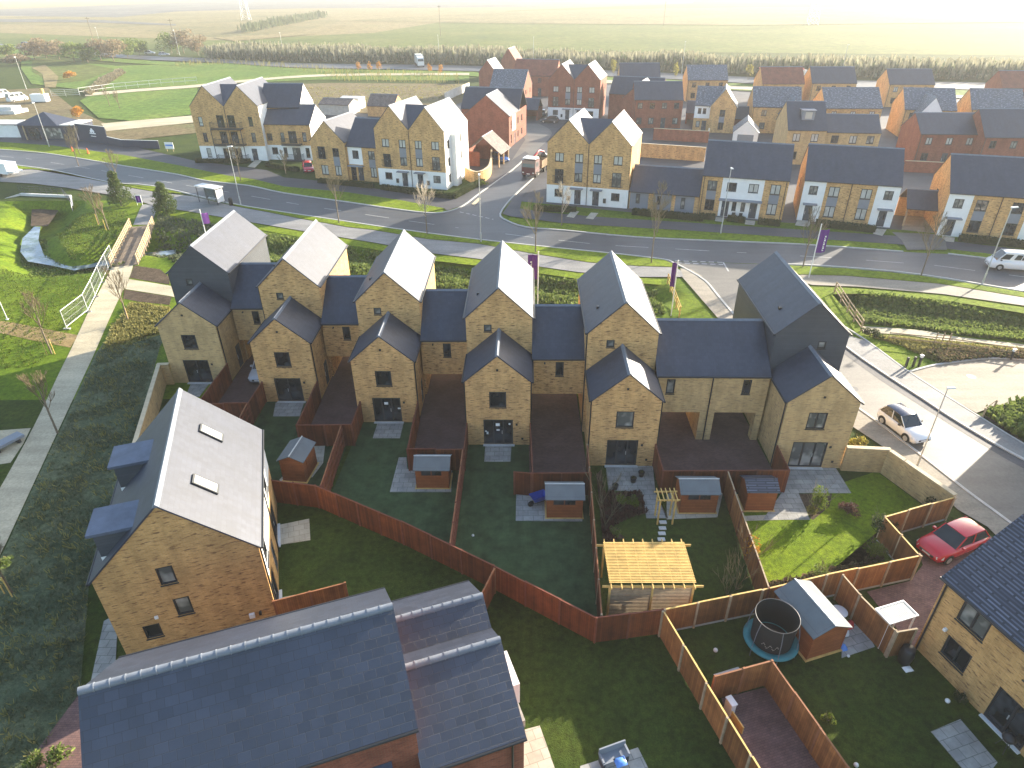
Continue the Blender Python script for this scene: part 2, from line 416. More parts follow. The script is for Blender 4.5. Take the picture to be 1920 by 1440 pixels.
# far country: fields, tracks and the distant road
sheet('field', [(-600, 118), (0, 112), (330, 88), (560, 84), (900, 96), (1300, 98), (1920, 104), (2500, 110), (2500, -15), (-600, -15)], 'field_green', .05)
sheet('field', [(-600, 70), (0, 62), (400, 76), (700, 62), (960, 20), (1300, 6), (1300, -22), (-600, -22)], 'field_straw', .10)
sheet('field', [(-600, 50), (0, 46), (200, 52), (420, 72), (560, 60), (640, 40), (600, 22), (250, 25), (0, 33), (-600, 36)], 'field_pale', .16)
sheet('field', [(0, 30), (220, 33), (330, 22), (560, 16), (980, 14), (1250, 6), (1250, -10), (480, 0), (260, 8), (0, 18)], 'field_grey', .22)
sheet('field', [(640, 40), (1000, 20), (1400, 14), (1950, 12), (2500, 10), (2500, 45), (1920, 42), (1400, 48), (900, 44)], 'field_pale', .28)
sheet('track', [(400, 72), (560, 62), (640, 44), (655, 47), (580, 66), (440, 78)], 'field_straw', .34)
sheet('track', [(0, 36), (180, 38), (330, 46), (330, 49), (180, 43), (0, 42)], 'field_grey', .36)
sheet('road', smooth_px([(-400, 52), (60, 88), (240, 104), (420, 112), (560, 120), (860, 124), (1200, 136), (1500, 150), (1920, 158), (2500, 170)]) +
      smooth_px([(2500, 188), (1920, 172), (1500, 162), (1200, 147), (860, 134), (560, 128), (420, 119), (240, 111), (60, 94), (-400, 60)]), 'road_asphalt', .30)
sheet('verge', smooth_px([(-400, 66), (60, 96), (240, 112), (560, 129), (860, 135), (1200, 148), (1500, 163), (1920, 173), (2500, 189)]) +
      smooth_px([(2500, 205), (1920, 183), (1500, 176), (1200, 160), (860, 143), (560, 135), (240, 119), (60, 103), (-400, 80)]), 'hill_grass', .22)
sheet('hill', [(40, 104), (130, 116), (220, 124), (280, 122), (420, 118), (560, 130), (880, 138), (880, 152), (600, 150), (360, 160), (180, 172), (60, 158), (40, 130)], 'hill_grass', .14)
sheet('hill', [(170, 178), (370, 164), (370, 215), (250, 228), (185, 222), (150, 190)], 'hill_grass', .14)
sheet('hill', [(60, 108), (150, 118), (215, 130), (160, 152), (100, 158), (60, 135)], 'field_green', .17)
sheet('path', smooth_px([(160, 176), (260, 168), (370, 160), (470, 150), (620, 140), (880, 138)]) + smooth_px([(880, 142), (620, 144), (470, 154), (370, 165), (260, 173), (160, 182)]), 'gravel_path', .24)
sheet('waste_ground', [(520, 160), (620, 156), (870, 158), (900, 175), (860, 195), (700, 215), (540, 200)], 'waste_ground', .12)
sheet('waste_ground', [(0, 170), (90, 165), (140, 205), (215, 240), (370, 232), (372, 200), (470, 214), (370, 250), (200, 268), (0, 262)], 'waste_ground', .11)
sheet('track', [(190, 233), (370, 217), (372, 230), (200, 247)], 'gravel_path', .16)
sheet('track', [(60, 128), (85, 122), (110, 145), (105, 165), (85, 165), (80, 140)], 'field_straw', .22)
sheet('path', [(1000, 150), (1160, 152), (1480, 168), (1920, 185), (1920, 190), (1480, 174), (1160, 158), (1000, 156)], 'gravel_path', .27)

# the estate ground behind the main road and its streets
sheet('estate_ground', [(560, 215), (700, 205), (880, 180), (940, 150), (1160, 150), (1500, 168), (1960, 180), (2400, 230), (2200, 470), (1700, 432), (1200, 400), (900, 370), (860, 300), (560, 260)], 'new_asphalt', .02)
sheet('street', smooth_px([(905, 400), (930, 360), (975, 318), (1005, 285), (1035, 250), (1010, 232)]) + [(960, 232), (985, 262), (960, 300), (925, 335), (868, 385), (855, 398)], 'worn_asphalt', .035)

# main road
FAR_L = [(-260, 262), (0, 281), (100, 290), (233, 312), (333, 328), (387, 340), (467, 349), (533, 363), (653, 380), (720, 390), (800, 400)]
CORN_W = [(800, 400), (838, 398), (868, 387), (900, 363), (960, 320), (990, 292)]
CORN_E = [(1040, 300), (1000, 335), (960, 372), (938, 402), (949, 414), (987, 427), (1060, 433)]
FAR_R = [(1060, 433), (1197, 446), (1398, 455), (1513, 460), (1693, 473), (1777, 477), (1920, 494), (2300, 540)]
NEAR_L = [(-300, 285), (0, 305), (27, 310), (100, 320), (207, 343), (290, 350), (430, 382), (533, 399), (640, 415), (720, 427), (800, 438), (902, 451), (1023, 464), (1162, 478), (1245, 488)]
NEAR_R = [(1475, 497), (1585, 503), (1723, 516), (1920, 548), (2300, 612)]
road_poly = FAR_L + CORN_W[1:] + CORN_E + FAR_R[1:] + NEAR_R[::-1] + [(1356, 493), (1266, 490)] + NEAR_L[::-1]
sheet('main_road', road_poly, 'road_asphalt', .05)
strip('kerb', smooth_px(FAR_L + CORN_W[1:], 3), .22, 'kerb_stone', .16, .16)
strip('kerb', smooth_px(CORN_E + FAR_R[1:5], 3), .22, 'kerb_stone', .16, .16)
strip('kerb', smooth_px(FAR_R[5:], 3), .22, 'kerb_stone', .16, .16)
strip('kerb', smooth_px(NEAR_L + [(1262, 494), (1283, 504), (1322, 528), (1345, 555), (1372, 587), (1420, 640)], 3), .22, 'kerb_stone', .16, .16)
strip('kerb', smooth_px([(1425, 520), (1440, 505)] + NEAR_R, 3), .22, 'kerb_stone', .16, .16)
# verges and footways
sheet('verge', [(-260, 250)] + [(0, 267), (100, 274), (233, 292), (340, 312), (425, 330), (480, 338), (533, 351), (653, 362), (753, 377), (833, 392), (800, 399)] + FAR_L[::-1], 'verge_grass', .13)
sheet('footway', [(0, 252), (233, 272), (367, 303), (500, 320), (533, 334), (597, 340), (720, 357), (813, 370), (853, 372), (900, 345), (965, 298), (985, 285), (992, 290), (960, 320), (900, 363), (868, 386), (838, 396), (833, 392), (753, 378), (653, 363), (533, 352), (425, 331), (340, 313), (233, 293), (100, 275), (0, 268)], 'new_asphalt', .115)
sheet('verge', [(958, 408), (1000, 418), (1050, 420), (1120, 425), (1280, 434), (1420, 443), (1513, 449), (1680, 460), (1692, 472), (1513, 459), (1398, 454), (1197, 445), (1060, 432), (987, 426), (952, 415)], 'verge_grass', .13)
sheet('footway', [(1042, 302), (1010, 340), (980, 370), (975, 392), (1028, 400), (1120, 408), (1280, 418), (1470, 430), (1700, 445), (1770, 452), (1920, 470), (2200, 500), (2200, 512), (1920, 486), (1777, 468), (1690, 460), (1513, 448), (1280, 433), (1120, 424), (1050, 419), (958, 407), (942, 402), (962, 373), (1002, 336)], 'new_asphalt', .115)
sheet('verge', [(1782, 470), (1850, 477), (1920, 487), (2200, 513), (2200, 525), (1920, 493), (1800, 479), (1780, 476)], 'verge_grass', .13)
VL = [(100, 321), (207, 344), (290, 351), (430, 383), (533, 400), (640, 416), (720, 428), (800, 439), (902, 452), (1023, 465), (1162, 479), (1245, 489), (1262, 496)]
VLo = [(1266, 502), (1197, 500), (1103, 493), (1002, 477), (898, 458), (801, 449), (700, 432), (653, 427), (560, 410), (500, 398), (445, 388)]
sheet('verge', VL[3:] + VLo, 'verge_grass', .13)
sheet('verge', [(0, 306), (27, 311), (100, 321), (207, 344), (290, 351), (345, 364), (300, 362), (242, 352), (194, 340), (108, 322), (60, 318), (0, 318)], 'verge_grass', .13)
sheet('footway', [(0, 320), (60, 319), (108, 323), (194, 341), (242, 353), (300, 363), (360, 369), (445, 389), (500, 399), (560, 411), (653, 428), (700, 433), (801, 450), (898, 459), (1002, 478), (1103, 494), (1197, 501), (1266, 503), (1290, 517), (1276, 521), (1200, 521), (1085, 512), (974, 496), (815, 477), (700, 456), (600, 440), (500, 423), (436, 412), (369, 400), (292, 388), (239, 371), (178, 362), (125, 353), (60, 345), (0, 342)], 'grey_footway', .115)
sheet('verge', [(292, 389), (369, 401), (436, 413), (500, 424), (600, 441), (700, 457), (815, 478), (974, 497), (1085, 513), (1200, 522), (1240, 524), (1240, 535), (1085, 524), (974, 508), (815, 490), (700, 468), (600, 452), (500, 434), (436, 424), (369, 412), (300, 402)], 'verge_grass', .06)
# south-east branch road, its footways and the turning head
SWK = [(1322, 528), (1345, 555), (1372, 587), (1425, 640), (1500, 690)]
sheet('branch_road', [(1245, 489), (1266, 491), (1356, 494), (1478, 498), (1440, 506), (1428, 520), (1500, 580), (1586, 652), (1660, 704), (1729, 749), (1793, 791), (1891, 849), (2000, 905), (2200, 1000), (2200, 1160), (1920, 1004), (1862, 960), (1809, 921), (1711, 844), (1608, 767), (1500, 700), (1425, 640), (1372, 587), (1345, 555), (1322, 528), (1283, 505)], 'worn_asphalt', .06)
sheet('footway', [(1278, 520), (1300, 517), (1322, 529), (1345, 556), (1372, 588), (1425, 641), (1500, 701), (1608, 768), (1711, 845), (1809, 922), (1862, 961), (1920, 1004), (2000, 1070), (1960, 1100), (1850, 990), (1795, 958), (1700, 870), (1580, 790), (1480, 720), (1400, 660), (1342, 594)], 'buff_pavement', .115)
strip('kerb', smooth_px([(1425, 640), (1500, 700), (1608, 767), (1711, 844), (1809, 921), (1862, 960), (1920, 1004), (2000, 1070)], 3), .2, 'kerb_stone', .16, .16)
sheet('gutter_strip', [(1586, 653), (1660, 706), (1729, 751), (1793, 793), (1891, 851), (2000, 907), (2000, 922), (1885, 862), (1786, 801), (1722, 760), (1650, 714), (1578, 662)], 'new_asphalt', .066)
sheet('footway', [(1560, 622), (1624, 641), (1698, 695), (1773, 744), (1842, 787), (1920, 836), (2100, 930), (2000, 906), (1891, 850), (1793, 792), (1729, 750), (1660, 705), (1586, 652)], 'grey_footway', .115)
strip('kerb', smooth_px([(1500, 580), (1586, 652), (1660, 704), (1729, 749), (1793, 791), (1891, 849), (2000, 905)], 3), .2, 'kerb_stone', .16, .16)
strip('kerb', smooth_px([(1560, 600), (1624, 640), (1698, 695), (1773, 744), (1842, 787), (1920, 835), (2050, 905)], 3), .14, 'kerb_stone', .135, .1)
TH = smooth_px([(1702, 700), (1722, 694), (1756, 686), (1822, 677), (1862, 674), (1930, 678), (2080, 700)])
sheet('turning_head', TH + [(2080, 760)] + smooth_px([(1990, 746), (1911, 755), (1860, 766), (1830, 776)]) + [(1773, 744)], 'buff_pavement', .10)
strip('kerb', TH, .2, 'kerb_stone', .17, .14)
sheet('footway', [(1501, 517), (1585, 519), (1760, 534), (1920, 560), (2200, 606), (2200, 622), (1920, 575), (1767, 553), (1606, 539), (1523, 536), (1480, 525)], 'buff_pavement', .115)
sheet('verge', [(1440, 507), (1475, 499), (1585, 505), (1723, 518), (1920, 550), (2200, 596), (2200, 605), (1920, 559), (1760, 533), (1585, 518), (1501, 516), (1470, 516)], 'verge_grass', .13)
sheet('verge', [(1523, 537), (1606, 541), (1767, 554), (1920, 576), (2200, 624), (2200, 634), (1920, 588), (1767, 563), (1620, 551), (1560, 552), (1616, 618), (1700, 640), (1700, 690), (1640, 655), (1560, 600), (1480, 540)], 'verge_grass', .03)
sheet('path', smooth_px([(1612, 612), (1725, 620), (1800, 633), (1916, 646), (2100, 672)]) + smooth_px([(2100, 680), (1920, 653), (1766, 638), (1699, 629), (1618, 624)]), 'gravel_path', .05)
sheet('wildflower_bank', smooth_px([(1618, 626), (1699, 631), (1766, 640), (1920, 655), (2100, 682)]) + [(2080, 700), (1930, 677), (1862, 673), (1822, 676), (1762, 685), (1740, 670), (1690, 650), (1640, 640)], 'dry_grass', .025)
sheet('planting_bed', [(1842, 782), (1870, 768), (1920, 753), (2000, 745), (2060, 800), (2000, 880), (1920, 832)], 'soil', .08)
sheet('driveway', [(1672, 437), (1752, 441), (1772, 452), (1775, 470), (1700, 470), (1690, 452)], 'worn_asphalt', .13)
sheet('driveway', [(1690, 432), (1750, 438), (1762, 405), (1700, 395)], 'buff_pavement', .09)

# road markings
def dashes(name, pts, ln, gap, wd, z):
    P = [Vector(G2(*p)) for p in pts]; mb = MB(); acc = 0
    for a, b in zip(P, P[1:]):
        L = (b - a).length; d = (b - a) / L; n = Vector((-d.y, d.x)) * wd / 2; t = -acc if acc < ln else (ln + gap - acc)
        t = (ln + gap - acc) if acc else 0
        while t < L:
            e = min(t + ln, L); p, q = a + d * t, a + d * e
            mb.face([(*(p - n), z), (*(q - n), z), (*(q + n), z), (*(p + n), z)]); t += ln + gap
        acc = (L - (t - ln - gap)) if t > 0 else 0
    mb.build(name, 'road_white', props=dict(kind='structure'))
MID = [(-100, 283), (60, 299), (200, 322), (330, 345), (430, 361), (560, 384), (640, 396), (760, 414), (860, 428), (1000, 446), (1130, 460), (1400, 475), (1560, 484), (1750, 498), (1920, 520), (2150, 556)]
dashes('lane_marking', MID, 4.0, 3.2, .11, .058)
dashes('lane_marking', [(1268, 494), (1356, 497)], .6, .35, .22, .07)
dashes('lane_marking', [(1266, 490), (1356, 493)], .6, .35, .22, .07)
dashes('lane_marking', [(862, 398), (925, 412)], .7, .45, .2, .058)
strip('lane_marking', [(1356, 493), (1366, 510)], .16, 'road_white', .072, 0)
# tactile paving at the crossings
sheet('tactile_paving', [(1275, 505), (1296, 507), (1318, 520), (1282, 522)], 'buff_pavement', .122)
sheet('tactile_paving', [(884, 384), (897, 372), (902, 374), (890, 387)], 'coping', .122)

# west park: paths, stream
sheet('path', smooth_px([(-60, 1010), (0, 916), (64, 799), (111, 700), (133, 656), (167, 583), (192, 536), (214, 494)]) +
      smooth_px([(250, 496), (242, 522), (211, 586), (178, 661), (160, 700), (108, 811), (55, 925), (12, 1018), (-40, 1130)]), 'gravel_path', .03)
sheet('path', [(250, 422), (260, 398), (267, 384), (292, 384), (296, 390), (290, 404), (283, 422)], 'grey_footway', .05)
sheet('path', [(238, 523), (319, 536), (335, 540), (335, 560), (322, 556), (234, 542)], 'gravel_path', .025)
sheet('track', smooth_px([(-80, 598), (0, 602), (60, 612), (147, 629)]) + smooth_px([(132, 652), (60, 638), (0, 625), (-80, 616)]), 'brown_track', .02)
sheet('bench_pad', [(-60, 812), (30, 805), (58, 803), (44, 832), (20, 868), (-60, 880)], 'gravel_path', .022)
sheet('soil_strip', [(252, 498), (300, 505), (318, 520), (318, 534), (243, 521)], 'soil', .022)
sheet('soil_strip', [(233, 543), (322, 557), (318, 572), (260, 566), (231, 560)], 'soil', .022)
sheet('stream', [(p[0], p[1]) for p in [G2(*q, -1.0) for q in [(64, 425), (42, 447), (38, 472), (52, 490), (97, 498), (139, 507), (240, 490), (330, 476), (330, 468), (240, 478), (175, 492), (117, 491), (82, 477), (72, 450), (76, 425)]]], 'stream_water', -1.0, world=True)
sheet('rough_strip', [(228, 600), (240, 572), (318, 575), (330, 600), (300, 650), (250, 840), (170, 1060), (150, 1300), (60, 1440), (-150, 1440), (-60, 1160), (14, 1020), (57, 925), (110, 812), (162, 702), (180, 662)], 'scrub_ground', .015)
sheet('dry_bank', [(231, 590), (243, 566), (318, 575), (326, 596), (314, 624), (262, 640), (190, 656), (208, 612)], 'dry_grass', .019)
sheet('culvert_bed', [(p[0], p[1]) for p in [G2(*q, -1.2) for q in [(60, 392), (110, 395), (90, 425), (58, 425)]]], 'soil', -1.12, world=True)

for px in ((1180, 470), (760, 430), (520, 392), (1640, 486), (1690, 812), (1600, 730), (940, 380), (1450, 600), (300, 372), (1820, 708)):
    x, y = G2(*px); q = MB(); q.face([(.36 * math.cos(k * .3927), .36 * math.sin(k * .3927), 0) for k in range(16)]); o = q.build('drain_cover', 'dark_metal', props=dict(kind='structure')); o.location = (x, y, .128 if px in ((300, 372),) else (.105 if px == (1820, 708) else .068))

# ------------------------------------------------------------------ building kit
def clip_top(u0, u1, z0, z1, t0, t1):
    P = [(u0, z0), (u1, z0), (u1, z1), (u0, z1)]
    f = lambda p: (t0 + (t1 - t0) * (p[0] - u0) / (u1 - u0)) - p[1]
    o = []
    for i in range(4):
        a, b = P[i], P[(i + 1) % 4]; fa, fb = f(a), f(b)
        if fa >= -1e-6: o.append(a)
        if (fa > 1e-6 and fb < -1e-6) or (fa < -1e-6 and fb > 1e-6):
            t = fa / (fa - fb); o.append((a[0] + (b[0] - a[0]) * t, a[1] + (b[1] - a[1]) * t))
    return o
class House:
    def __init__(s, name, label, loc, yaw, wallmat, roofmat, cat='house', group=None, frame='frame_grey'):
        s.root = thing(name, label, cat, loc, yaw, group); s.wm, s.rm, s.fr = wallmat, roofmat, frame
        s.walls = {}; s.gut = []; s.pipe = []; s.units = []; s.rng = random.Random(label)
    def mbk(s, key): return s.walls.setdefault(key, MB())
    def wall(s, p0, p1, top, ops=(), bands=(), z0=0.0, key='wall'):
        p0 = Vector(p0); p1 = Vector(p1); L = (p1 - p0).length; d = (p1 - p0) / L; n = Vector((d.y, -d.x))
        if not isinstance(top, (list, tuple)): top = [(0, top), (L, top)]
        tz = lambda u: next((a[1] + (b[1] - a[1]) * (u - a[0]) / (b[0] - a[0]) for a, b in zip(top, top[1:]) if a[0] - 1e-6 <= u <= b[0] + 1e-6), top[-1][1])
        P = lambda u, z, dep=0: (p0.x + d.x * u - n.x * dep, p0.y + d.y * u - n.y * dep, z)
        us = {0, L} | {a[0] for a in top}; zs = {z0, max(a[1] for a in top)}
        for o in ops: us |= {o[0], o[0] + o[2]}; zs |= {max(o[1], z0), o[1] + o[3]}
        for b in bands: us |= {b[0], b[1]}; zs |= {b[2], b[3]}
        us = sorted(u for u in us if -1e-6 <= u <= L + 1e-6); zs = sorted(z for z in zs if z >= z0 - 1e-6)
        us = [u for i, u in enumerate(us) if i == 0 or u - us[i - 1] > 1e-4]; zs = [z for i, z in enumerate(zs) if i == 0 or z - zs[i - 1] > 1e-4]
        for ua, ub in zip(us, us[1:]):
            ta, tb = tz(ua + 1e-5), tz(ub - 1e-5)
            for za, zb in zip(zs, zs[1:]):
                cu, cz = (ua + ub) / 2, (za + zb) / 2
                if any(o[0] < cu < o[0] + o[2] and o[1] < cz < o[1] + o[3] for o in ops): continue
                if max(ta, tb) <= za + 1e-5: continue
                pl = clip_top(ua, ub, za, zb, ta, tb)
                if len(pl) < 3: continue
                k = key
                for b in bands:
                    if b[0] < cu < b[1] and b[2] < cz < b[3]: k = b[4] if b[4] == key else (b[4], p0.x, p0.y, b[0], b[2])
                s.mbk(k).face([P(u, z) for u, z in pl])
        for o in ops:
            u, z, w_, h = o[:4]; kind = o[4]; k = key; zz = max(z, z0)
            for b in bands:
                if b[0] < u + w_ / 2 < b[1] and b[2] < z + h / 2 < b[3]: k = b[4] if b[4] == key else (b[4], p0.x, p0.y, b[0], b[2])
            mb = s.mbk(k); D = .10 if kind != 'void' else .22
            mb.face([P(u, zz), P(u, zz, D), P(u, z + h, D), P(u, z + h)])
            mb.face([P(u + w_, zz, D), P(u + w_, zz), P(u + w_, z + h), P(u + w_, z + h, D)])
            mb.face([P(u, z + h), P(u, z + h, D), P(u + w_, z + h, D), P(u + w_, z + h)])
            if kind != 'void':
                mb.face([P(u, zz, D), P(u, zz), P(u + w_, zz), P(u + w_, zz, D)]); s.unit(P, n, d, o)
    def unit(s, P, n, d, o):
        u, z, w_, h, kind = o[:5]; gl = o[5] if len(o) > 5 else s.rng.choice(['window_glass'] * 4 + ['curtained_glass'] * 2)
        fr, pa = MB(), MB(); t = .085
        def bar(mb, a, b, c, e, d0, d1):
            q = [P(a, c, d1), P(b, c, d1), P(b, c, d0), P(a, c, d0), P(a, e, d1), P(b, e, d1), P(b, e, d0), P(a, e, d0)]
            mb.mesh(q, [(0, 1, 2, 3)[::-1], (4, 5, 6, 7), (3, 2, 6, 7)[::-1], (0, 3, 7, 4)[::-1], (1, 0, 4, 5)[::-1], (2, 1, 5, 6)[::-1]])
        def frame(n_, sill=True):
            bar(fr, u, u + t, z, z + h, .03, .11); bar(fr, u + w_ - t, u + w_, z, z + h, .03, .11)
            bar(fr, u + t, u + w_ - t, z + h - t, z + h, .03, .11); bar(fr, u + t, u + w_ - t, z, z + t, .03, .11)
            for i in range(1, n_): c = u + w_ * i / n_; bar(fr, c - t * .6, c + t * .6, z + t, z + h - t, .035, .11)
            pa.face([P(u + t * .5, z + t * .5, .085), P(u + w_ - t * .5, z + t * .5, .085), P(u + w_ - t * .5, z + h - t * .5, .085), P(u + t * .5, z + h - t * .5, .085)])
            if sill: bar(fr, u - .03, u + w_ + .03, z - .05, z - .002, -.05, .03)
        nm = 'window'
        if kind in ('w1', 'w2', 'w3'): frame(int(kind[1]))
        elif kind == 'wt':                                  # tall window with a transom
            frame(1); bar(fr, u + t, u + w_ - t, z + h * .33, z + h * .33 + t * .8, .035, .11)
        elif kind in ('p2', 'p3', 'b2'):
            nm = 'balcony_door' if kind[0] == 'b' else 'patio_door'; frame(int(kind[1]), False)
        elif kind == 'd':
            bar(fr, u, u + w_, z, z + h, .03, .11); pa = MB(); bar(pa, u + w_ * .62, u + w_ * .8, z + h * .45, z + h * .85, .018, .03)
            f = fr.build('front_door', 'door_grey', s.root); pa.build('pane', 'window_glass', f)
            hd = MB(); bar(hd, u + w_ * .12, u + w_ * .17, z + h * .4, z + h * .6, .0, .03); hd.build('handle', 'galvanised', f); return
        elif kind == 'g':                                   # garage door
            bar(fr, u, u + w_, z, z + h, .04, .11); fr.build('garage_door', 'grey_panel', s.root); return
        f = fr.build(nm, s.fr, s.root); pa.build('pane', gl, f)
        if kind in ('p2', 'p3', 'b2'):
            hd = MB(); c = u + w_ * (1 - 1 / int(kind[1])); bar(hd, c - .1, c - .06, z + h * .42, z + h * .55, .0, .03); hd.build('handle', 'galvanised', f)
    def roof(s, x0, x1, y0, y1, axis, ze, zr, eo=.18, go=.06, th=.11, mat=None, ridge=True, gut=(1, 1), name='roof', ridge_mat='ridge_grey', cut=(0, 0)):
        a0, a1, b0, b1 = (x0, x1, y0, y1) if axis == 'y' else (y0, y1, x0, x1)     # a across, b along
        c = (a0 + a1) / 2; h = (a1 - a0) / 2; sl = (zr - ze) / h; g0 = go if not cut[0] else -cut[0]; g1 = go if not cut[1] else -cut[1]
        sec = [(a0 - eo, ze - eo * sl), (c, zr), (a1 + eo, ze - eo * sl), (a1 + eo, ze - eo * sl + th), (c, zr + th), (a0 - eo, ze - eo * sl + th)]
        pt = (lambda a, b, z: (a, b, z)) if axis == 'y' else (lambda a, b, z: (b, a, z))
        B0, B1 = b0 - g0, b1 + g1
        mb = MB()
        V = [pt(a, B0, z) for a, z in sec] + [pt(a, B1, z) for a, z in sec]
        fs = [(0, 1, 4, 5), (1, 2, 3, 4), (6, 11, 10, 7), (7, 10, 9, 8)] + [(i, 6 + i, 6 + (i + 1) % 6, (i + 1) % 6) for i in range(6)]
        if axis == 'x': fs = [f[::-1] for f in fs]
        mb.mesh(V, fs)
        r = mb.build(name, mat or s.rm, s.root)
        if ridge:
            q = MB(); e = .14; zz = zr + th
            rs = [(c - e, zz - e * sl + .012), (c - e, zz - e * sl + .04), (c, zz + .05), (c + e, zz - e * sl + .04), (c + e, zz - e * sl + .012)]
            V = [pt(a, B0 - .01, z) for a, z in rs] + [pt(a, B1 + .01, z) for a, z in rs]
            fs = [(i, i + 1, 6 + i, 5 + i) for i in range(4)] + [(4, 3, 2, 1, 0), (5, 6, 7, 8, 9)]
            if axis == 'y': fs = [f[::-1] for f in fs]
            q.mesh(V, fs); q.build('ridge_tiles', ridge_mat, r)
        for k, a in ((0, a0 - eo - .05), (1, a1 + eo + .05)):
            if gut[k]:
                zz = ze - eo * sl + th * .5
                q = MB(); q.tube([pt(a, B0, zz), pt(a, B1, zz)], .065, 6); s.gut.append(q)
        return r
    def downpipe(s, x, y, z):
        q = MB(); q.tube([(x, y, 0), (x, y, z)], .045, 6); s.pipe.append(q)
    def part(s, name, mat, fn, parent=None):
        mb = MB(); fn(mb); return mb.build(name, mat, parent or s.root)
    def done(s, mats=None):
        mats = mats or {}
        for k, mb in s.walls.items():
            k = k[0] if isinstance(k, tuple) else k
            mb.build(k, mats.get(k, s.wm), s.root)
        for q in s.gut: q.build('gutter', 'gutter_black', s.root)
        for q in s.pipe: q.build('downpipe', 'gutter_black', s.root)
        return s.root
MATS = {'bridge_wall': 'pale_buff_brick', 'render_panel': 'white_render', 'infill_panel': 'grey_panel', 'upper_cladding': 'dark_cladding', 'brick_base': 'red_brick'}

# ------------------------------------------------------------------ the staggered row of six houses
ROW = [(-27.62, 46.45, 4.55, -.7), (-19.4, 43.5, 4.4, -.9), (-11.35, 40.6, 4.4, -1.0), (-3.15, 37.7, 4.38, -1.2), (5.1, 35.25, 4.4, -1.6), (17.40, 34.92, 4.5, -2.2)]
ROWLAB = ['end row house with dark clad upper storey beside the beige park path', 'row house with small purple-brown window standing second from the park path',
          'row house with white sunlit roof and notice on its patio door, third from the path', 'row house with white stickers on its patio door and no skylight glare',
          'row house with bright reflecting strip on its rear roof, beside the wooden pergola garden', 'end row house with dark clad upper storey beside the white hatchback road']
def row_house(i):
    ax, ay, W, yaw = ROW[i]
    grey = i in (0, 5); wm = 'pale_buff_brick' if grey else 'buff_brick'
    H = House('row_house', ROWLAB[i], (ax, ay), R(yaw), wm, 'slate', group='staggered row of gabled brick houses')
    D1, D2, ZE, ZR, UE, UR = 3.9, 13.2, 5.2, 7.12, 8.0, 10.2
    mid = W / 2
    if i == 5: ops = [(1.5, 3.15, 1.2, 1.28, 'w2', 'curtained_glass'), (1.0, .06, 2.25, 2.05, 'p3', 'curtained_glass')]
    else:
        ops = [(1.6, 3.15, 1.15, 1.25, 'w1', 'window_glass' if i != 4 else 'curtained_glass'), (1.15, .06, 2.05, 2.08, 'p3' if i in (2, 3, 4) else 'p2', 'window_glass' if i != 4 else 'window_glass')]
    H.wall((0, 0), (W, 0), [(0, ZE), (mid, ZR), (W, ZE)], ops)
    H.wall((W, 0), (W, D1), ZE, [(2.3, .05, .9, 2.05, 'd')] if i < 5 else [])
    H.wall((0, D1), (0, 0), ZE)
    uk = 'upper_cladding' if grey else 'wall'
    uw = (2.75, 6.95, .55, .55, 'w1', 'curtained_glass') if i == 5 else (1.12, 6.95, .55, .55, 'w1', 'curtained_glass')
    e = .13
    H.wall((-e, D1), (W + e, D1), [(0, UE), (mid + e, UR), (W + 2 * e, UE)], [(uw[0] + e,) + uw[1:]], key=uk, z0=4.5)
    H.wall((-e, D1), (W + e, D1), 4.5)
    bz = [(0, 20, 0, 2.6, 'wall')] if grey else []
    H.wall((W + e, D1), (W + e, D2), UE, [], key=uk, bands=bz)
    H.wall((-e, D2), (-e, D1), UE, [], key=uk, bands=bz)
    H.wall((W + e, D2), (-e, D2), [(0, UE), (mid + e, UR), (W + 2 * e, UE)], [(1.1, .05, 1.0, 2.1, 'd'), (2.6, .9, 1.1, 1.2, 'w2'), (.9, 3.3, 1.1, 1.3, 'w2'), (2.6, 3.3, 1.1, 1.3, 'w2'), (1.75, 5.9, 1.1, 1.3, 'w2')], key=uk, bands=[(0, 20, 0, 2.6, 'wall')] if grey else [])
    H.roof(0, W, 0, D1, 'y', ZE, ZR, .12, .05, cut=(0, .06), name='wing_roof')
    H.roof(-e, W + e, D1, D2, 'y', UE, UR, .10, .05)
    # the bridge block over the carport passage
    if i < 5:
        nx, ny, nW, nyaw = ROW[i + 1]
        Lk = (nx - ax) - W; x0, x1 = W + e, W + Lk + (-.02 if i < 4 else -.15)
        l0, l1 = 3.05, 9.85; bk = 'wall' if i < 4 else 'bridge_wall'
        bw = [((x1 - x0) * .45, 3.85, .58, 1.15, 'w1', 'window_glass')] if i < 4 else [(.75, 3.85, .58, 1.15, 'w1', 'curtained_glass'), ((x1 - x0) - 1.75, 3.85, .58, 1.15, 'w1', 'window_glass')]
        H.wall((x0, l0), (x1, l0), 5.3, bw, z0=2.35, key=bk)
        H.wall((x1, l1), (x0, l1), 5.3, [((x1 - x0) * .4, 3.7, 1.0, 1.2, 'w2')], z0=2.35, key=bk)
        ce = MB(); ce.face([(x0, l0, 2.36), (x0, l1, 2.36), (x1, l1, 2.36), (x1, l0, 2.36)]); ce.build('passage_ceiling', 'white_render', H.root)
        if i == 4:
            xm = (x0 + x1) / 2; pm = MB(); pm.box(xm - .5, xm + .5, l0 + .003, l0 + 5.5, 0, 2.35); pm.build('pier', 'pale_buff_brick', H.root); H.downpipe(xm, l0 - .07, 5.2)
            pm = MB(); pm.box(x1 - .45, x1, l0 + .003, l0 + .6, 0, 2.35); pm.build('pier', 'pale_buff_brick', H.root)
        H.roof(x0, x1, l0, l1, 'x', 5.3, 7.75, .12, 0, name='bridge_roof', ridge=True)
        H.part('flue_terminal', 'black_plastic', lambda mb: mb.tube([(x0 + .9, l0 - .02, 4.95), (x0 + .9, l0 - .16, 4.95)], .06, 8))
    else: H.downpipe(-.06, .15, 5.1)
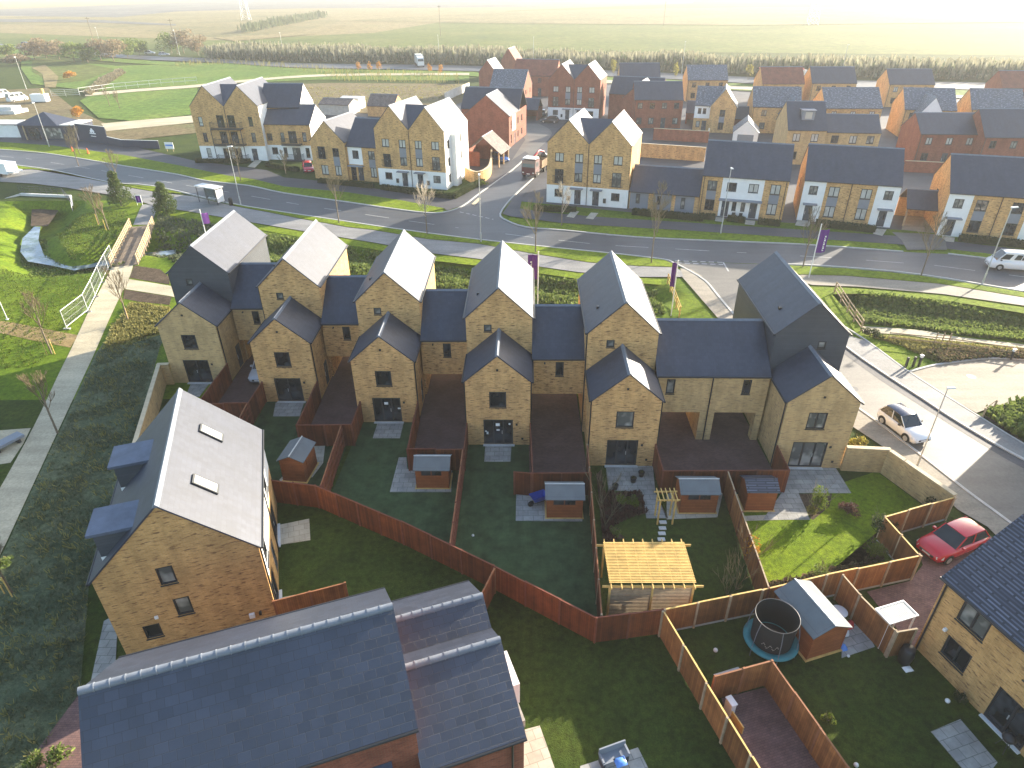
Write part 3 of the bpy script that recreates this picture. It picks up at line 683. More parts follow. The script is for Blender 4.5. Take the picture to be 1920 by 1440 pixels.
    if i < 5: H.downpipe(W + .06, .12, 5.1)
    if i in (3, 4): H.downpipe(-.06, .1, 5.1)
    if i in (0, 1, 4): H.downpipe(-e - .06, D1 + .1, 7.9)
    # small wall fittings: extractor vents and outside tap box
    for u, z in ((3.45, 1.75), (2.18, 6.1 if i < 5 else 5.6)) + (((3.85, .55),) if i in (3, 4, 5) else ()): H.part('wall_vent', 'black_plastic', lambda mb: mb.box(u - .07, u + .07, -.05, 0, z - .07, z + .07))
    def rv(mb):
        for y in (6.0,): mb.box(.55, .75, y, y + .3, UE + .75, UE + .95)
    H.part('roof_vent', 'black_plastic', rv)
    if i in (2, 3):                                          # notices stuck on the patio door
        for u, z, a, b in (((2.0, 1.55, .28, .2), (2.95, 1.15, .2, .12)) if i == 2 else ((2.0, 1.6, .28, .22), (2.05, 1.2, .22, .12), (2.9, 1.7, .12, .12), (1.35, .9, .13, .2), (1.25, 1.1, .12, .1))):
            H.part('door_notice', 'white_plastic', lambda mb: mb.box(u, u + a, .012, .026, z, z + b))
    def step(mb): mb.box(1.1, 3.3, -.22, -.002, .0, .06)
    H.part('door_step', 'pale_concrete', step)
    H.done(MATS)
for i in range(6): row_house(i)

# ------------------------------------------------------------------ near houses
YN = R(17.5)
# three storey house with dormers
H = House('dormer_house', 'tall brick house with pale sunlit roof, two skylights and two blue-grey dormers', (-18.65, 20.45), YN, 'tan_brick', 'slate')
W, D, ZE, ZR = 7.0, 9.9, 5.4, 8.85
H.wall((0, 0), (W, 0), [(0, ZE), (W / 2, ZR), (W, ZE)], [(2.55, 4.3, .72, 1.1, 'w1', 'curtained_glass'), (2.75, 2.15, .72, 1.15, 'w1'), (1.1, 1.1, .75, .9, 'w1')])
H.wall((W, 0), (W, D), ZE, [(.9, 3.1, 1.2, 1.35, 'w2', 'window_glass'), (6.2, 3.1, 1.2, 1.35, 'w2', 'window_glass'), (.4, .05, 1.7, 2.1, 'p2'), (3.2, .05, 1.0, 2.1, 'd'), (5.6, .05, 1.9, 2.1, 'p2')], [(.55, 5.2, 2.7, ZE, 'render_panel'), (5.2, 9.9, 2.7, ZE, 'render_panel')])
H.wall((W, D), (0, D), [(0, ZE), (W / 2, ZR), (W, ZE)], [(3, 3.2, 1, 1.2, 'w2')])
H.wall((0, D), (0, 0), ZE, [(1.5, .05, 1, 2.1, 'd'), (3.5, .9, 1.4, 1.3, 'w2'), (6.6, .9, 1.4, 1.3, 'w2'), (2, 3.2, 1.2, 1.3, 'w2'), (6.6, 3.2, 1.2, 1.3, 'w2')])
rf = H.roof(0, W, 0, D, 'y', ZE, ZR, .14, .06)
sl = (ZR - ZE) / (W / 2)
def slope_pt(t, y, off): # t: distance east of the ridge in plan
    k = math.hypot(1, sl); return (W / 2 + t + off * sl / k, y, ZR + .11 - t * sl + off / k)
for yy in (2.35, 6.75):                                      # skylights on the sunlit slope
    q = MB(); a, b, c, d_ = (1.0, 1.0 + .95, yy, yy + .72)
    for (t0, t1, y0, y1, o0, o1, mb) in ((a, b, c, d_, .0, .10, q),):
        V = [slope_pt(t, y, o) for o in (o0, o1) for y in (y0, y1) for t in (t0, t1)]
        mb.mesh(V, [(0, 2, 3, 1), (4, 5, 7, 6), (0, 1, 5, 4), (2, 6, 7, 3), (0, 4, 6, 2), (1, 3, 7, 5)])
    fr = q.build('skylight', 'frame_grey', H.root)
    q = MB(); V = [slope_pt(t, y, .108) for y in (c + .07, d_ - .07) for t in (a + .07, b - .07)]; q.mesh(V, [(0, 1, 3, 2)]); q.build('pane', 'blind_glass', fr)
for yy in (.55, 5.5):                                        # dormers on the west slope
    q = MB(); y0, y1 = yy, yy + 1.55; xf = .55; zt = ZE + xf * sl + 1.62; xb = (zt - ZE) / sl
    zb = ZE + xf * sl - .1
    q.mesh([(xf, y0, zb), (xf, y1, zb), (xf, y1, zt), (xf, y0, zt), (xb + .1, y0, zt), (xb + .1, y1, zt)], [(0, 1, 2, 3)[::-1], (0, 3, 4)[::-1], (1, 5, 2)[::-1]])
    dm = q.build('dormer', 'dark_cladding', H.root)
    q = MB(); q.mesh([(x, y, z) for x, z in ((xf - .2, zt - .02), (xb + .35, zt + .0), (xb + .35, zt + .16), (xf - .2, zt + .12)) for y in (y0 - .16, y1 + .16)],
                     [(0, 1, 3, 2)[::-1], (4, 6, 7, 5)[::-1], (0, 2, 4, 6), (1, 7, 5, 3), (0, 6, 7, 1)[::-1], (2, 3, 5, 4)[::-1]]); q.build('dormer_roof', 'lead_grey', dm)
    q = MB(); q.box(xf - .05, xf - .005, y0 + .2, y1 - .2, zb + .35, zt - .12); wn = q.build('dormer_window', 'window_glass', dm)
    q = MB()
    q.mesh([(xf - .02, y0 - .02, zb + .05), (xf + .35, y0 - .02, zb + .42), (xf - .02, y0 - .02, zb + .42)], [(0, 1, 2)]); q.build('flashing', 'white_plastic', dm)
H.downpipe(W + .07, -.05 + .12, ZE - .1); H.downpipe(W + .07, 5.2, ZE - .1)
H.part('corner_pilaster', 'white_render', lambda mb: mb.box(W - .02, W + .03, .18, .5, 2.7, ZE - .05))
H.part('meter_box', 'white_plastic', lambda mb: (mb.box(5.75, 6.0, -.14, 0, .95, 1.2)))
H.part('wall_light', 'black_plastic', lambda mb: (mb.box(6.22, 6.34, -.16, 0, 1.05, 1.22)))
H.part('flue_terminal', 'white_plastic', lambda mb: mb.box(1.78, 1.93, -.08, 0, 2.35, 2.5))
H.part('door_threshold', 'pale_metal', lambda mb: mb.box(W + .002, W + .16, .35, 2.2, 0, .07)); H.part('door_threshold', 'pale_metal', lambda mb: mb.box(W + .002, W + .16, 5.55, 7.55, 0, .07))
H.done(MATS)

# foreground slate-roofed house and the two lower garages against it
YB = R(19.0)
rl, rr_ = Vector(G2(153, 1298, 7.75)), Vector(G2(733, 1138, 7.75))
ux = Vector((math.cos(YB), math.sin(YB))); uy = Vector((-ux.y, ux.x))
Lb = (rr_ - rl).length; o = rl - uy * 3.23
H = House('slate_roof_house', 'red brick house with broad blue-grey slate roof filling the bottom left foreground', (o.x, o.y), YB, 'red_brick', 'dark_slate')
H.wall((0, 0), (Lb, 0), 5.2, [(1.2, 3.2, 1.2, 1.3, 'w2'), (5.6, 3.2, 1.2, 1.3, 'w2'), (3.0, .9, 1.4, 1.3, 'w2')])
H.wall((Lb, 0), (Lb, 6.46), [(0, 5.2), (3.23, 7.75), (6.46, 5.2)])
H.wall((Lb, 6.46), (0, 6.46), 5.2, [(1.5, 3.2, 1.2, 1.3, 'w2'), (6, 3.2, 1.2, 1.3, 'w2'), (5, .05, 1.8, 2.1, 'p2')])
H.wall((0, 6.46), (0, 0), [(0, 5.2), (3.23, 7.75), (6.46, 5.2)], [])
r = H.roof(0, Lb, 0, 6.46, 'x', 5.2, 7.75, .16, .08, ridge=False)
def ridge_rolls(x0, x1, y, z, par, n):
    q = MB(); st = (x1 - x0) / n
    for k in range(n):
        a = x0 + k * st; q.tube([(a + .015, y, z), (a + st - .015, y, z)], .145, 10)
    for k in range(1, n):
        a = x0 + k * st
        q.tube([(a - .02, y, z), (a + .02, y, z)], .165, 10)
    q.build('ridge_tiles', 'ridge_grey', par)
ridge_rolls(-.08, Lb + .08, 3.23, 7.83, r, 22)
q = MB(); q.obox((6.3, -1.3), (9.3, -1.3), 2.5, 2.45, 2.55); q.mesh([(6.2, -2.6, 2.5), (9.4, -2.6, 2.5), (9.4, -.02, 3.5), (6.2, -.02, 3.5), (6.2, -.02, 2.5), (9.4, -.02, 2.5)], [(0, 1, 2, 3), (0, 3, 4), (1, 5, 2)])
q.build('porch_roof', 'dark_slate', H.root)
H.done()
def garage(name, label, px0, px1, zr, half, ze, wallmat='red_brick', n=10):
    a, b = Vector(G2(*px0, zr)), Vector(G2(*px1, zr)); L = (b - a).length; d = (b - a) / L
    d = ux; nn = uy; L = (b - a).dot(ux); o = a - nn * half
    H = House(name, label, (o.x, o.y), YB, wallmat, 'dark_slate', cat='garage')
    H.wall((0, 0), (L, 0), ze); H.wall((L, 0), (L, 2 * half), [(0, ze), (half, zr), (2 * half, ze)], [(half - .5, .05, 1.0, 2.05, 'd')])
    H.wall((L, 2 * half), (0, 2 * half), ze); H.wall((0, 2 * half), (0, 0), [(0, ze), (half, zr), (2 * half, ze)])
    r = H.roof(0, L, 0, 2 * half, 'x', ze, zr, .12, .06, ridge=False)
    ridge_rolls(-.06, L + .06, half, zr + .07, r, n)
    return H, L
H, L = garage('slate_roof_garage', 'low slate-roofed garage with white porch box on its end, nearest the bottom edge', (754, 1256), (938, 1206), 5.0, 2.95, 3.0, n=7)
H.part('porch_box', 'white_plastic', lambda mb: mb.box(L + .02, L + .62, 2.2, 3.9, 1.6, 2.9)); H.part('porch_base', 'stone', lambda mb: mb.box(L + .02, L + .8, 2.0, 4.0, 0, .5))
H.downpipe(L - .5, -.08, 2.9); H.done()
H, L = garage('slate_roof_garage', 'low slate-roofed garage squeezed between the grey slate house and the long fence', (738, 1165), (906, 1126), 5.0, 2.3, 3.4, n=9); H.done()

# house in the lower right corner
q0 = Vector(G2(1714, 1212)); YR = R(-72.0)
dx = Vector((math.cos(YR), math.sin(YR))); W = 12.0; D = 8.4
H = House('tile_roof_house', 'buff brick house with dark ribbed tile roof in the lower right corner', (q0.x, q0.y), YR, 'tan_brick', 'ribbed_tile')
brickmat('ribbed_tile', (.038, .046, .074), (.125, .145, .20), (.014, .017, .028), 1.1, .165, .05, rough=.42, spec=.7, var=.18, vs=.9, bmp=1.0, dist=.07)  # paler courses paint sky reflections into the tile colour
H.wall((0, 0), (W, 0), 4.9, [(1.05, 3.3, 1.35, 1.25, 'w2', 'curtained_glass'), (1.1, 1.0, 1.25, 1.25, 'w2', 'window_glass'), (4.3, 3.3, 1.35, 1.25, 'w2', 'window_glass'), (3.75, .06, 1.75, 2.05, 'p2'), (8, 3.3, 1.35, 1.25, 'w2'), (7.6, 1.0, 1.25, 1.25, 'w2')])
H.wall((W, 0), (W, D), [(0, 4.9), (D / 2, 8.2), (D, 4.9)])
H.wall((W, D), (0, D), 4.9, [(2, 3.2, 1.3, 1.25, 'w2'), (7, 3.2, 1.3, 1.25, 'w2'), (4.5, .05, 1, 2.1, 'd')])
H.wall((0, D), (0, 0), [(0, 4.9), (D / 2, 8.2), (D, 4.9)])
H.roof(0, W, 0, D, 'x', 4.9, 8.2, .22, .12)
H.downpipe(.16, -.07, 4.7)
H.part('wall_light', 'white_plastic', lambda mb: mb.box(.85, .98, -.14, 0, 2.3, 2.45))
H.part('door_threshold', 'pale_metal', lambda mb: mb.box(3.7, 5.55, -.16, -.002, 0, .08))
H.done()
# neighbour beyond the right edge of the picture, whose shadow lies across the branch road
H = House('neighbour_house', 'brick house just outside the right edge, seen only by its shadow on the road', (45.98, 36.04), R(18), 'buff_brick', 'slate')
H.wall((0, 0), (10, 0), 8.2, [(1, 3.1, 1.2, 1.3, 'w2'), (6, 3.1, 1.2, 1.3, 'w2'), (1, 5.9, 1.2, 1.3, 'w2'), (6, 5.9, 1.2, 1.3, 'w2')]); H.wall((10, 0), (10, 9), [(0, 8.2), (4.5, 11.2), (9, 8.2)]); H.wall((10, 9), (0, 9), 8.2, [(2, 3.1, 1.2, 1.3, 'w2')]); H.wall((0, 9), (0, 0), [(0, 8.2), (4.5, 11.2), (9, 8.2)])
H.roof(0, 10, 0, 9, 'x', 8.2, 11.2); H.done()

# ------------------------------------------------------------------ houses across the main road and behind
def canopy(H, u0, u1, z, y=0.0, dep=.75):
    H.part('door_canopy', 'grey_panel', lambda mb: mb.box(u0, u1, y - dep, y - .003, z, z + .14))
def balcony(H, u0, u1, z, dep, y=0.0, h=1.05, n=None):
    q = MB()
    if dep > .4: q.box(u0, u1, y - dep, y - .002, z - .16, z)
    f = q.build('balcony_slab', 'dark_metal', H.root) if q.v else None
    q = MB(); n = n or int((u1 - u0) / .14)
    for zz in (z + .08, z + h): q.box(u0, u1, y - dep, y - dep + .04, zz, zz + .05)
    for k in range(n + 1): x = u0 + (u1 - u0 - .02) * k / n; q.box(x, x + .02, y - dep + .01, y - dep + .03, z + .1, z + h)
    if dep > .4:
        for x in (u0, u1 - .04):
            q.box(x, x + .04, y - dep, y, z + h, z + h + .05); q.box(x, x + .04, y - dep, y, z + .08, z + .12)
            for k in range(6): yy = y - dep + dep * k / 6; q.box(x + .01, x + .03, yy, yy + .02, z + .1, z + h)
    q.build('balcony_rail', 'dark_metal', f or H.root)
def simple(name, label, p, yaw, w, d, ze, zr, axis, wm, rm, front=(), right=(), left=(), bands=(), cat='house', group=None, back=(), pipes=(), done=True, rbands=(), lbands=(), roof_kw=None):
    H = House(name, label, p, R(yaw), wm, rm, cat=cat, group=group)
    g1 = [(0, ze), (d / 2, zr), (d, ze)] if axis == 'x' else ze
    g2 = [(0, ze), (w / 2, zr), (w, ze)] if axis == 'y' else ze
    H.wall((0, 0), (w, 0), g2, front, bands); H.wall((w, 0), (w, d), g1, right, rbands); H.wall((w, d), (0, d), g2, back); H.wall((0, d), (0, 0), g1, left, lbands)
    H.roof(0, w, 0, d, axis, ze, zr, **(roof_kw or dict(eo=.14, go=.06)))
    for x in pipes: H.downpipe(x, -.07, ze - .1)
    if done: H.done(MATS)
    return H
def twin(name, label, p, yaw, w, d, ze, zr, wm, rm, front, bands, right=(), rbands=(), left=(), lbands=()):
    H = House(name, label, p, R(yaw), wm, rm, group='three storey twin gabled buildings')
    top = [(0, ze), (w / 4, zr), (w / 2, ze), (w * .75, zr), (w, ze)]
    H.wall((0, 0), (w, 0), top, front, bands); H.wall((w, 0), (w, d), ze, right, rbands); H.wall((w, d), (0, d), top); H.wall((0, d), (0, 0), ze, left, lbands)
    H.roof(0, w / 2 - .02, 0, d, 'y', ze, zr, eo=.0, go=.05, gut=(1, 0)); H.roof(w / 2 + .02, w, 0, d, 'y', ze, zr, eo=.0, go=.05, gut=(0, 1))
    H.roof(w * .25, w * .75, .02, d - .02, 'x', ze - .02, zr - .5, eo=0, go=0, gut=(0, 0), name='cross_roof', ridge=False)
    H.downpipe(w / 2, -.07, ze - .1)
    return H
BL = 'blind_glass'
def town_front(dark=False):
    b = BL
    return [(1.15, 5.95, 1.25, 1.2, 'w2', b), (4.05, 5.95, 1.15, 1.2, 'w2', b), (6.75, 5.95, 1.15, 1.2, 'w2', b), (9.5, 5.95, 1.25, 1.2, 'w2', b),
            (1.15, 2.85, 1.3, 2.05, 'b2'), (4.05, 3.3, 1.15, 1.2, 'w2', 'curtained_glass'), (6.75, 3.3, 1.15, 1.2, 'w2', b), (9.45, 2.85, 1.3, 2.05, 'b2', 'curtained_glass'),
            (1.2, 1.0, 1.2, 1.05, 'w2'), (4.15, .05, .95, 2.1, 'd'), (6.8, .05, .95, 2.1, 'd'), (9.5, 1.0, 1.2, 1.05, 'w2')]
TB = [(0, 12, 0, 2.62, 'render_panel'), (4.05, 5.2, 4.5, 5.95, 'infill_panel'), (6.75, 7.9, 4.5, 5.95, 'infill_panel')]
def town_trim(H, wpos=(3.1, 8.4)):
    for a, b in ((3.5, 5.4), (6.5, 8.2)): canopy(H, a, b, 2.3)
    balcony(H, .85, 2.75, 2.9, .12); balcony(H, 9.15, 11.05, 2.9, .12)
    [H.part('meter_box', 'black_plastic', lambda mb: mb.box(x, x + .4, -.16, -.002, .55, 1.2)) for x in wpos]
# centre twin gable
p = G2(1024.5, 379)
H = twin('town_house', 'three storey twin gabled buff brick house standing beside the grab lorry', p, -17.5, 11.9, 10.0, 8.5, 11.5, 'buff_brick', 'slate', town_front(), TB, rbands=[(0, 10, 0, 2.62, 'render_panel')])
town_trim(H); H.done(MATS)
# left twin gable and its gable-fronted neighbours
p = G2(712, 346)
H = twin('town_house', 'twin gabled buff brick house with white side wall on the street corner', p, -17.5, 11.7, 10.0, 8.6, 11.9, 'buff_brick', 'slate', town_front(), TB,
         right=[(1.0, .9, .9, 1.2, 'w2'), (1.0, 3.4, .9, 1.2, 'w2'), (1.0, 6.0, .9, 1.2, 'w2'), (6, 3.4, 1, 1.2, 'w2'), (6, 6, 1, 1.2, 'w2')], rbands=[(0, 10, 0, 9, 'render_panel')])
town_trim(H); H.part('side_bay', 'white_render', lambda mb: mb.box(11.7 + .003, 12.5, 2.6, 4.4, 0, 7.9)); H.done(MATS)
p = G2(592, 334)
H = House('gable_house', 'brick gable fronted house with dark link roof beside the red car', p, R(-17.5), 'buff_brick', 'slate')
w = 6.2
H.wall((0, 0), (w, 0), [(0, 6.0), (w / 2, 9.1), (w, 6.0)], [(1.2, 3.2, 1.35, 2.0, 'b2'), (3.9, 3.75, 1.15, 1.3, 'w2'), (1.4, .75, 1.3, 1.5, 'w2', BL), (3.95, .75, 1.15, 1.5, 'w2', BL)], [(3.9, 5.05, 2.25, 3.75, 'infill_panel')])
H.wall((w, 0), (w, 9), 6.0); H.wall((w, 9), (0, 9), [(0, 6.0), (w / 2, 9.1), (w, 6.0)]); H.wall((0, 9), (0, 0), 6.0)
H.roof(0, w, 0, 9, 'y', 6.0, 9.1, eo=.05)
H.wall((w, .5), (12.5, .5), 5.5, [(1.0, 3.55, 1.1, 1.25, 'w2'), (3.85, 3.6, 1.15, 1.25, 'w2'), (3.95, .75, 1.1, 1.5, 'w2', BL), (.4, .05, .95, 2.1, 'wt'), (1.7, .05, .95, 2.1, 'd')], [(.2, 2.75, 2.6, 5.5, 'render_panel'), (3.85, 5.0, 2.25, 3.6, 'infill_panel')])
H.wall((12.5, 8.5), (w, 8.5), 5.5); H.roof(w, 12.4, .5, 8.5, 'x', 5.5, 9.0, cut=(0, 0), go=0, name='link_roof')
canopy(H, w + .2, w + 2.9, 2.35, .5); balcony(H, .9, 2.85, 3.3, .12); H.done(MATS)
# far left apartment block with balconies
p = G2(380, 301)
F1f = [(1.0, 6.0, .75, 1.6, 'wt', BL), (4.35, 5.75, 1.3, 2.1, 'b2'), (6.35, 5.75, 1.3, 2.1, 'b2'), (10.1, 6.0, .75, 1.6, 'wt'),
       (1.2, 3.3, .75, 1.6, 'wt'), (4.35, 3.0, 1.3, 2.1, 'b2'), (6.35, 3.0, 1.3, 2.1, 'b2'), (10.1, 3.3, .75, 1.6, 'wt'),
       (1.2, .6, .8, 1.6, 'wt', BL), (4.3, .1, 1.4, 2.1, 'b2'), (6.3, .1, 1.4, 2.1, 'b2'), (9.6, .05, 1.0, 2.1, 'd')]
H = twin('apartment_block', 'three storey twin gabled apartment block with stacked dark balconies and white ground floor', p, -3, 12.3, 12.0, 9.3, 12.6, 'buff_brick', 'slate', F1f, [(0, 13, 0, 2.6, 'render_panel')], rbands=[(0, 12, 0, 10, 'render_panel')])
for z in (2.95, 5.7): balcony(H, 3.4, 8.9, z, 1.3)
[H.part('balcony_post', 'dark_metal', lambda mb: mb.box(x, x + .1, -1.3, -1.2, 0, 5.6)) for x in (3.4, 8.8)]
balcony(H, 3.4, 8.9, .1, 1.0)
H.wall((12.3, 4), (18.3, 4), 8.6); H.wall((18.3, 4), (18.3, 12), [(0, 8.6), (4, 12.0), (8, 8.6)], [], [(0, 8, 0, 12, 'render_panel')]); H.wall((18.3, 12), (12.3, 12), 8.6)
H.roof(11.0, 18.3, 4, 12, 'x', 8.6, 12.0, name='rear_roof', go=.05); H.done(MATS)
p = G2(504, 299)
H = simple('terrace_house', 'two storey flats with dark balcony joined to the right of the apartment block', p, -7, 8.9, 8.0, 6.2, 8.9, 'x', 'buff_brick', 'slate',
           [(.5, 3.4, 1.0, 1.2, 'w2'), (3.1, 3.2, .7, 1.6, 'wt'), (4.6, 2.95, 1.5, 2.1, 'b2'), (7.2, 3.3, .75, 1.6, 'wt'), (1.0, 1.0, 1.1, 1.2, 'w2'), (3.2, .5, .7, 1.7, 'wt'), (4.9, .1, 1.5, 2.1, 'b2'), (7.4, .5, .75, 1.7, 'wt')],
           bands=[(0, 9, 0, 2.6, 'render_panel')], rbands=[(0, 8, 0, 9, 'render_panel')], done=False)
balcony(H, 3.5, 7.0, 2.9, 1.2); balcony(H, 3.5, 7.0, .1, 1.0); H.done(MATS)
# single storey garage between the town house and the pair of semis
p = G2(1178, 391)
H = simple('garage_block', 'single storey block with dark roof and grey panels beside the centre town house', p, -17.5, 9.6, 6.0, 2.7, 5.4, 'x', 'buff_brick', 'slate',
           [(.95, .9, .55, 1.3, 'w1', 'curtained_glass'), (3.9, .9, .5, 1.2, 'w1'), (7.2, .6, .55, 1.5, 'w1')], bands=[(.1, 2.7, 0, 2.7, 'infill_panel'), (3.4, 5.9, 0, 2.7, 'infill_panel'), (6.4, 9.0, 0, 2.7, 'infill_panel')], cat='garage', roof_kw=dict(eo=.3, go=-.0))
# semi-detached pairs along the road
p = G2(1308, 402)
H = simple('semi_house', 'semi detached pair with white middle bay and twin grey doors under one canopy', p, -17.5, 11.0, 9.0, 5.4, 9.0, 'x', 'buff_brick', 'slate',
           [(.75, 3.45, 1.25, 1.3, 'w2', 'curtained_glass'), (.75, .75, 1.25, 1.45, 'w2'), (3.3, 3.5, 1.25, 1.15, 'w2'), (6.1, 3.5, 1.25, 1.15, 'w2', BL), (8.85, 3.45, 1.25, 1.3, 'w2', BL), (8.85, .75, 1.25, 1.45, 'w2', BL),
            (3.0, .05, .95, 2.1, 'd'), (4.35, .9, .55, 1.2, 'w1'), (5.5, .9, .55, 1.2, 'w1'), (6.65, .05, .95, 2.1, 'd')],
           bands=[(2.65, 8.0, 0, 5.4, 'render_panel'), (.75, 2.0, 2.2, 3.45, 'infill_panel'), (8.85, 10.1, 2.2, 3.45, 'infill_panel')], done=False, pipes=(.25, 10.7), group='semi detached pairs along the main road')
canopy(H, 2.5, 8.1, 2.35, dep=.9); [H.part('meter_box', 'black_plastic', lambda mb: mb.box(x, x + .45, -.3, -.003, .05, .7)) for x in (4.5, 5.45)]; H.done(MATS)
def semi2(px, label, w=11.5, loc=None):
    p = loc or G2(*px)
    H = simple('semi_house', label, p, -17.5, w, 9.0, 5.4, 9.0, 'x', 'buff_brick', 'slate',
           [(.75, 3.6, 1.05, 1.1, 'w2', 'curtained_glass'), (.7, .05, .95, 2.1, 'd'), (3.15, 3.45, 1.3, 1.3, 'w2', BL if 'deep' not in label else None or 'window_glass'), (3.15, .75, 1.3, 1.45, 'w2', BL if 'deep' not in label else 'window_glass'), (7.0, 3.45, 1.3, 1.3, 'w2', BL if 'deep' not in label else 'window_glass'), (7.0, .75, 1.3, 1.45, 'w2', BL if 'deep' not in label else 'window_glass'),
            (9.75, 3.6, 1.05, 1.1, 'w2', 'curtained_glass'), (9.75, .05, .95, 2.1, 'd')], left=[(3.2, 3.3, 1.0, 1.2, 'w2')],
           bands=[(0, 2.7, 0, 5.4, 'render_panel'), (8.8, 11.5, 0, 5.4, 'render_panel'), (3.15, 4.45, 2.2, 3.45, 'infill_panel'), (7.0, 8.3, 2.2, 3.45, 'infill_panel')], done=False, pipes=(5.75,), group='semi detached pairs along the main road')
    canopy(H, .35, 2.1, 2.3); canopy(H, 9.4, 11.15, 2.3); H.done(MATS)
semi2((1493, 413), 'semi detached pair with pale blinds and a white bay at each end')
semi2((1755, 441), 'semi detached pair with deep dark windows, cut by the right edge above the white van')
# carport between them
H = House('carport', 'dark roofed open carport between the two right hand semi detached pairs', G2(1690, 425), R(-17.5), 'post_timber', 'slate', cat='carport')
for x in (.1, 4.6): H.part('post', 'post_timber', lambda mb: mb.box(x, x + .18, .2, .38, 0, 2.5))
H.part('rear_wall', 'buff_brick', lambda mb: mb.box(0, 4.9, 5.2, 5.4, 0, 2.5)); H.roof(0, 4.9, 0, 5.4, 'x', 2.5, 4.2, eo=.2); H.done()

# ---- second row and the estate beyond
def wins(w, z, n, wd=1.05, h=1.15, gl=None):
    return [(w * (k + .5) / n - wd / 2, z, wd, h, 'w2') + ((gl,) if gl else ()) for k in range(n)]
def est(name, label, e1, yaw, w, d, ze, zr, axis, wm, rm, n=3, bands=(), gl=None, door=True, **kw):
    p = G2(e1[0], e1[1], ze)
    fr = wins(w, ze - 1.75, n, gl=gl) + [o for k, o in enumerate(wins(w, .9, n, 1.1, 1.25)) if not (door and k == n // 2)]
    if door: fr.append((w * (n // 2 + .5) / n - .45, .05, .95, 2.1, 'd'))
    return simple(name, label, p, yaw, w, d, ze, zr, axis, wm, rm, fr, kw.pop('right', wins(d, ze - 1.75, 2, .9)), kw.pop('left', ()), bands=bands, pipes=(.2,), **kw)
# red brick house with long gable by the street, and its cross roof
H = House('corner_house', 'red brick house with broad gable end facing the timber carport', (-8.9, 136.6), R(-15), 'red_brick', 'slate')
H.wall((0, 0), (9.0, 0), [(0, 5.9), (4.5, 9.4), (9.0, 5.9)]); H.wall((9.0, 0), (9.0, 14), 5.9, [(1.2, 3.3, .8, 1.6, 'wt'), (3.4, 3.4, 1, 1.3, 'w2'), (6.4, 3.4, 1, 1.3, 'w2'), (9.6, 3.4, 1, 1.3, 'w2'), (1.2, .6, .8, 1.7, 'wt'), (4, .05, 1, 2.1, 'd'), (6.4, .8, 1, 1.3, 'w2'), (9.6, .8, 1, 1.3, 'w2')], [(2.6, 5.2, 2.7, 5.9, 'render_panel')])
H.wall((9, 14), (0, 14), 5.9); H.wall((0, 14), (0, 0), 5.9)
H.roof(0, 9, 0, 8, 'y', 5.9, 9.4); H.roof(-3, 9.1, 7.2, 14, 'x', 5.9, 9.4, name='cross_roof'); H.wall((-3, 7.2), (0, 7.2), 5.9); H.wall((-3, 14), (-3, 7.2), [(0, 5.9), (3.4, 9.4), (6.8, 5.9)]); H.done(MATS)
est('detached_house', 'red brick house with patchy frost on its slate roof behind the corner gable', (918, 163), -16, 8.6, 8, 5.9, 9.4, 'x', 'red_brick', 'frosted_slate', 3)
H = simple('gable_house', 'small pale sunlit gable roof peeping out left of the frosted red brick house', G2(899, 178), -16, 5.0, 8, 6.0, 9.0, 'y', 'red_brick', 'slate')
est('detached_house', 'house with clean red tiled roof left of the twin red gables', (962, 141), -14, 12.2, 8.5, 5.3, 9.0, 'x', 'red_brick', 'red_tile', 4)
H = simple('gable_house', 'narrow house with red roof and pale gable edge behind the frosted slate roof', G2(940, 146), -14, 5.0, 9, 5.3, 8.8, 'y', 'red_brick', 'red_tile')
p = G2(1027, 223)
H = twin('town_house', 'three storey twin gabled red brick house with white ground floor in the back street', p, -15.5, 12.0, 10.0, 8.6, 11.7, 'red_brick', 'slate', town_front(), TB, right=wins(10, 5.9, 2) + wins(10, 3.3, 2))
town_trim(H); H.done({**MATS})
# mid field
H = House('corner_house', 'red brick house with pale gable slope half hidden behind the centre town house', G2(1165, 232), R(-22), 'red_brick', 'slate')
H.wall((0, 0), (7.2, 0), [(0, 5.6), (3.6, 8.8), (7.2, 5.6)], [(2.9, 3.2, 1.1, 1.2, 'w2')]); H.wall((7.2, 0), (7.2, 9), 5.6, wins(9, 3.4, 3, .9) + wins(9, .9, 3, .9)); H.wall((7.2, 9), (0, 9), 5.6); H.wall((0, 9), (0, 0), 5.6)
H.roof(0, 7.2, 0, 7, 'y', 5.6, 8.8); H.roof(-4.5, 7.4, 5, 12, 'x', 5.6, 8.8, name='cross_roof'); H.wall((-4.5, 5), (0, 5), 5.6); H.wall((-4.5, 12), (-4.5, 5), [(0, 5.6), (3.5, 8.8), (7, 5.6)]); H.wall((7.4, 5), (7.4, 12), [(0, 5.6), (3.5, 8.8), (7, 5.6)]); H.done(MATS)
est('detached_house', 'red brick house with wide plain slate roof between the gabled roofs, facing the red wall', (1190, 187), -4, 10.4, 8.5, 5.8, 8.9, 'x', 'red_brick', 'slate', 4)
est('detached_house', 'buff brick house with dark roof in the back row, right of the red twin gables', (1162, 147), -3.5, 10.8, 8, 5.3, 8.6, 'x', 'buff_brick', 'slate', 3)
est('detached_house', 'buff brick house with lightly frosted roof in the back row beside the yellow sapling', (1290, 150), -3.5, 10.4, 8, 5.3, 8.4, 'x', 'buff_brick', 'frosted_slate', 3)
H = House('corner_house', 'small brick house with white rendered wing and one bright roof slope', G2(1297, 247), R(-16), 'buff_brick', 'frosted_slate')
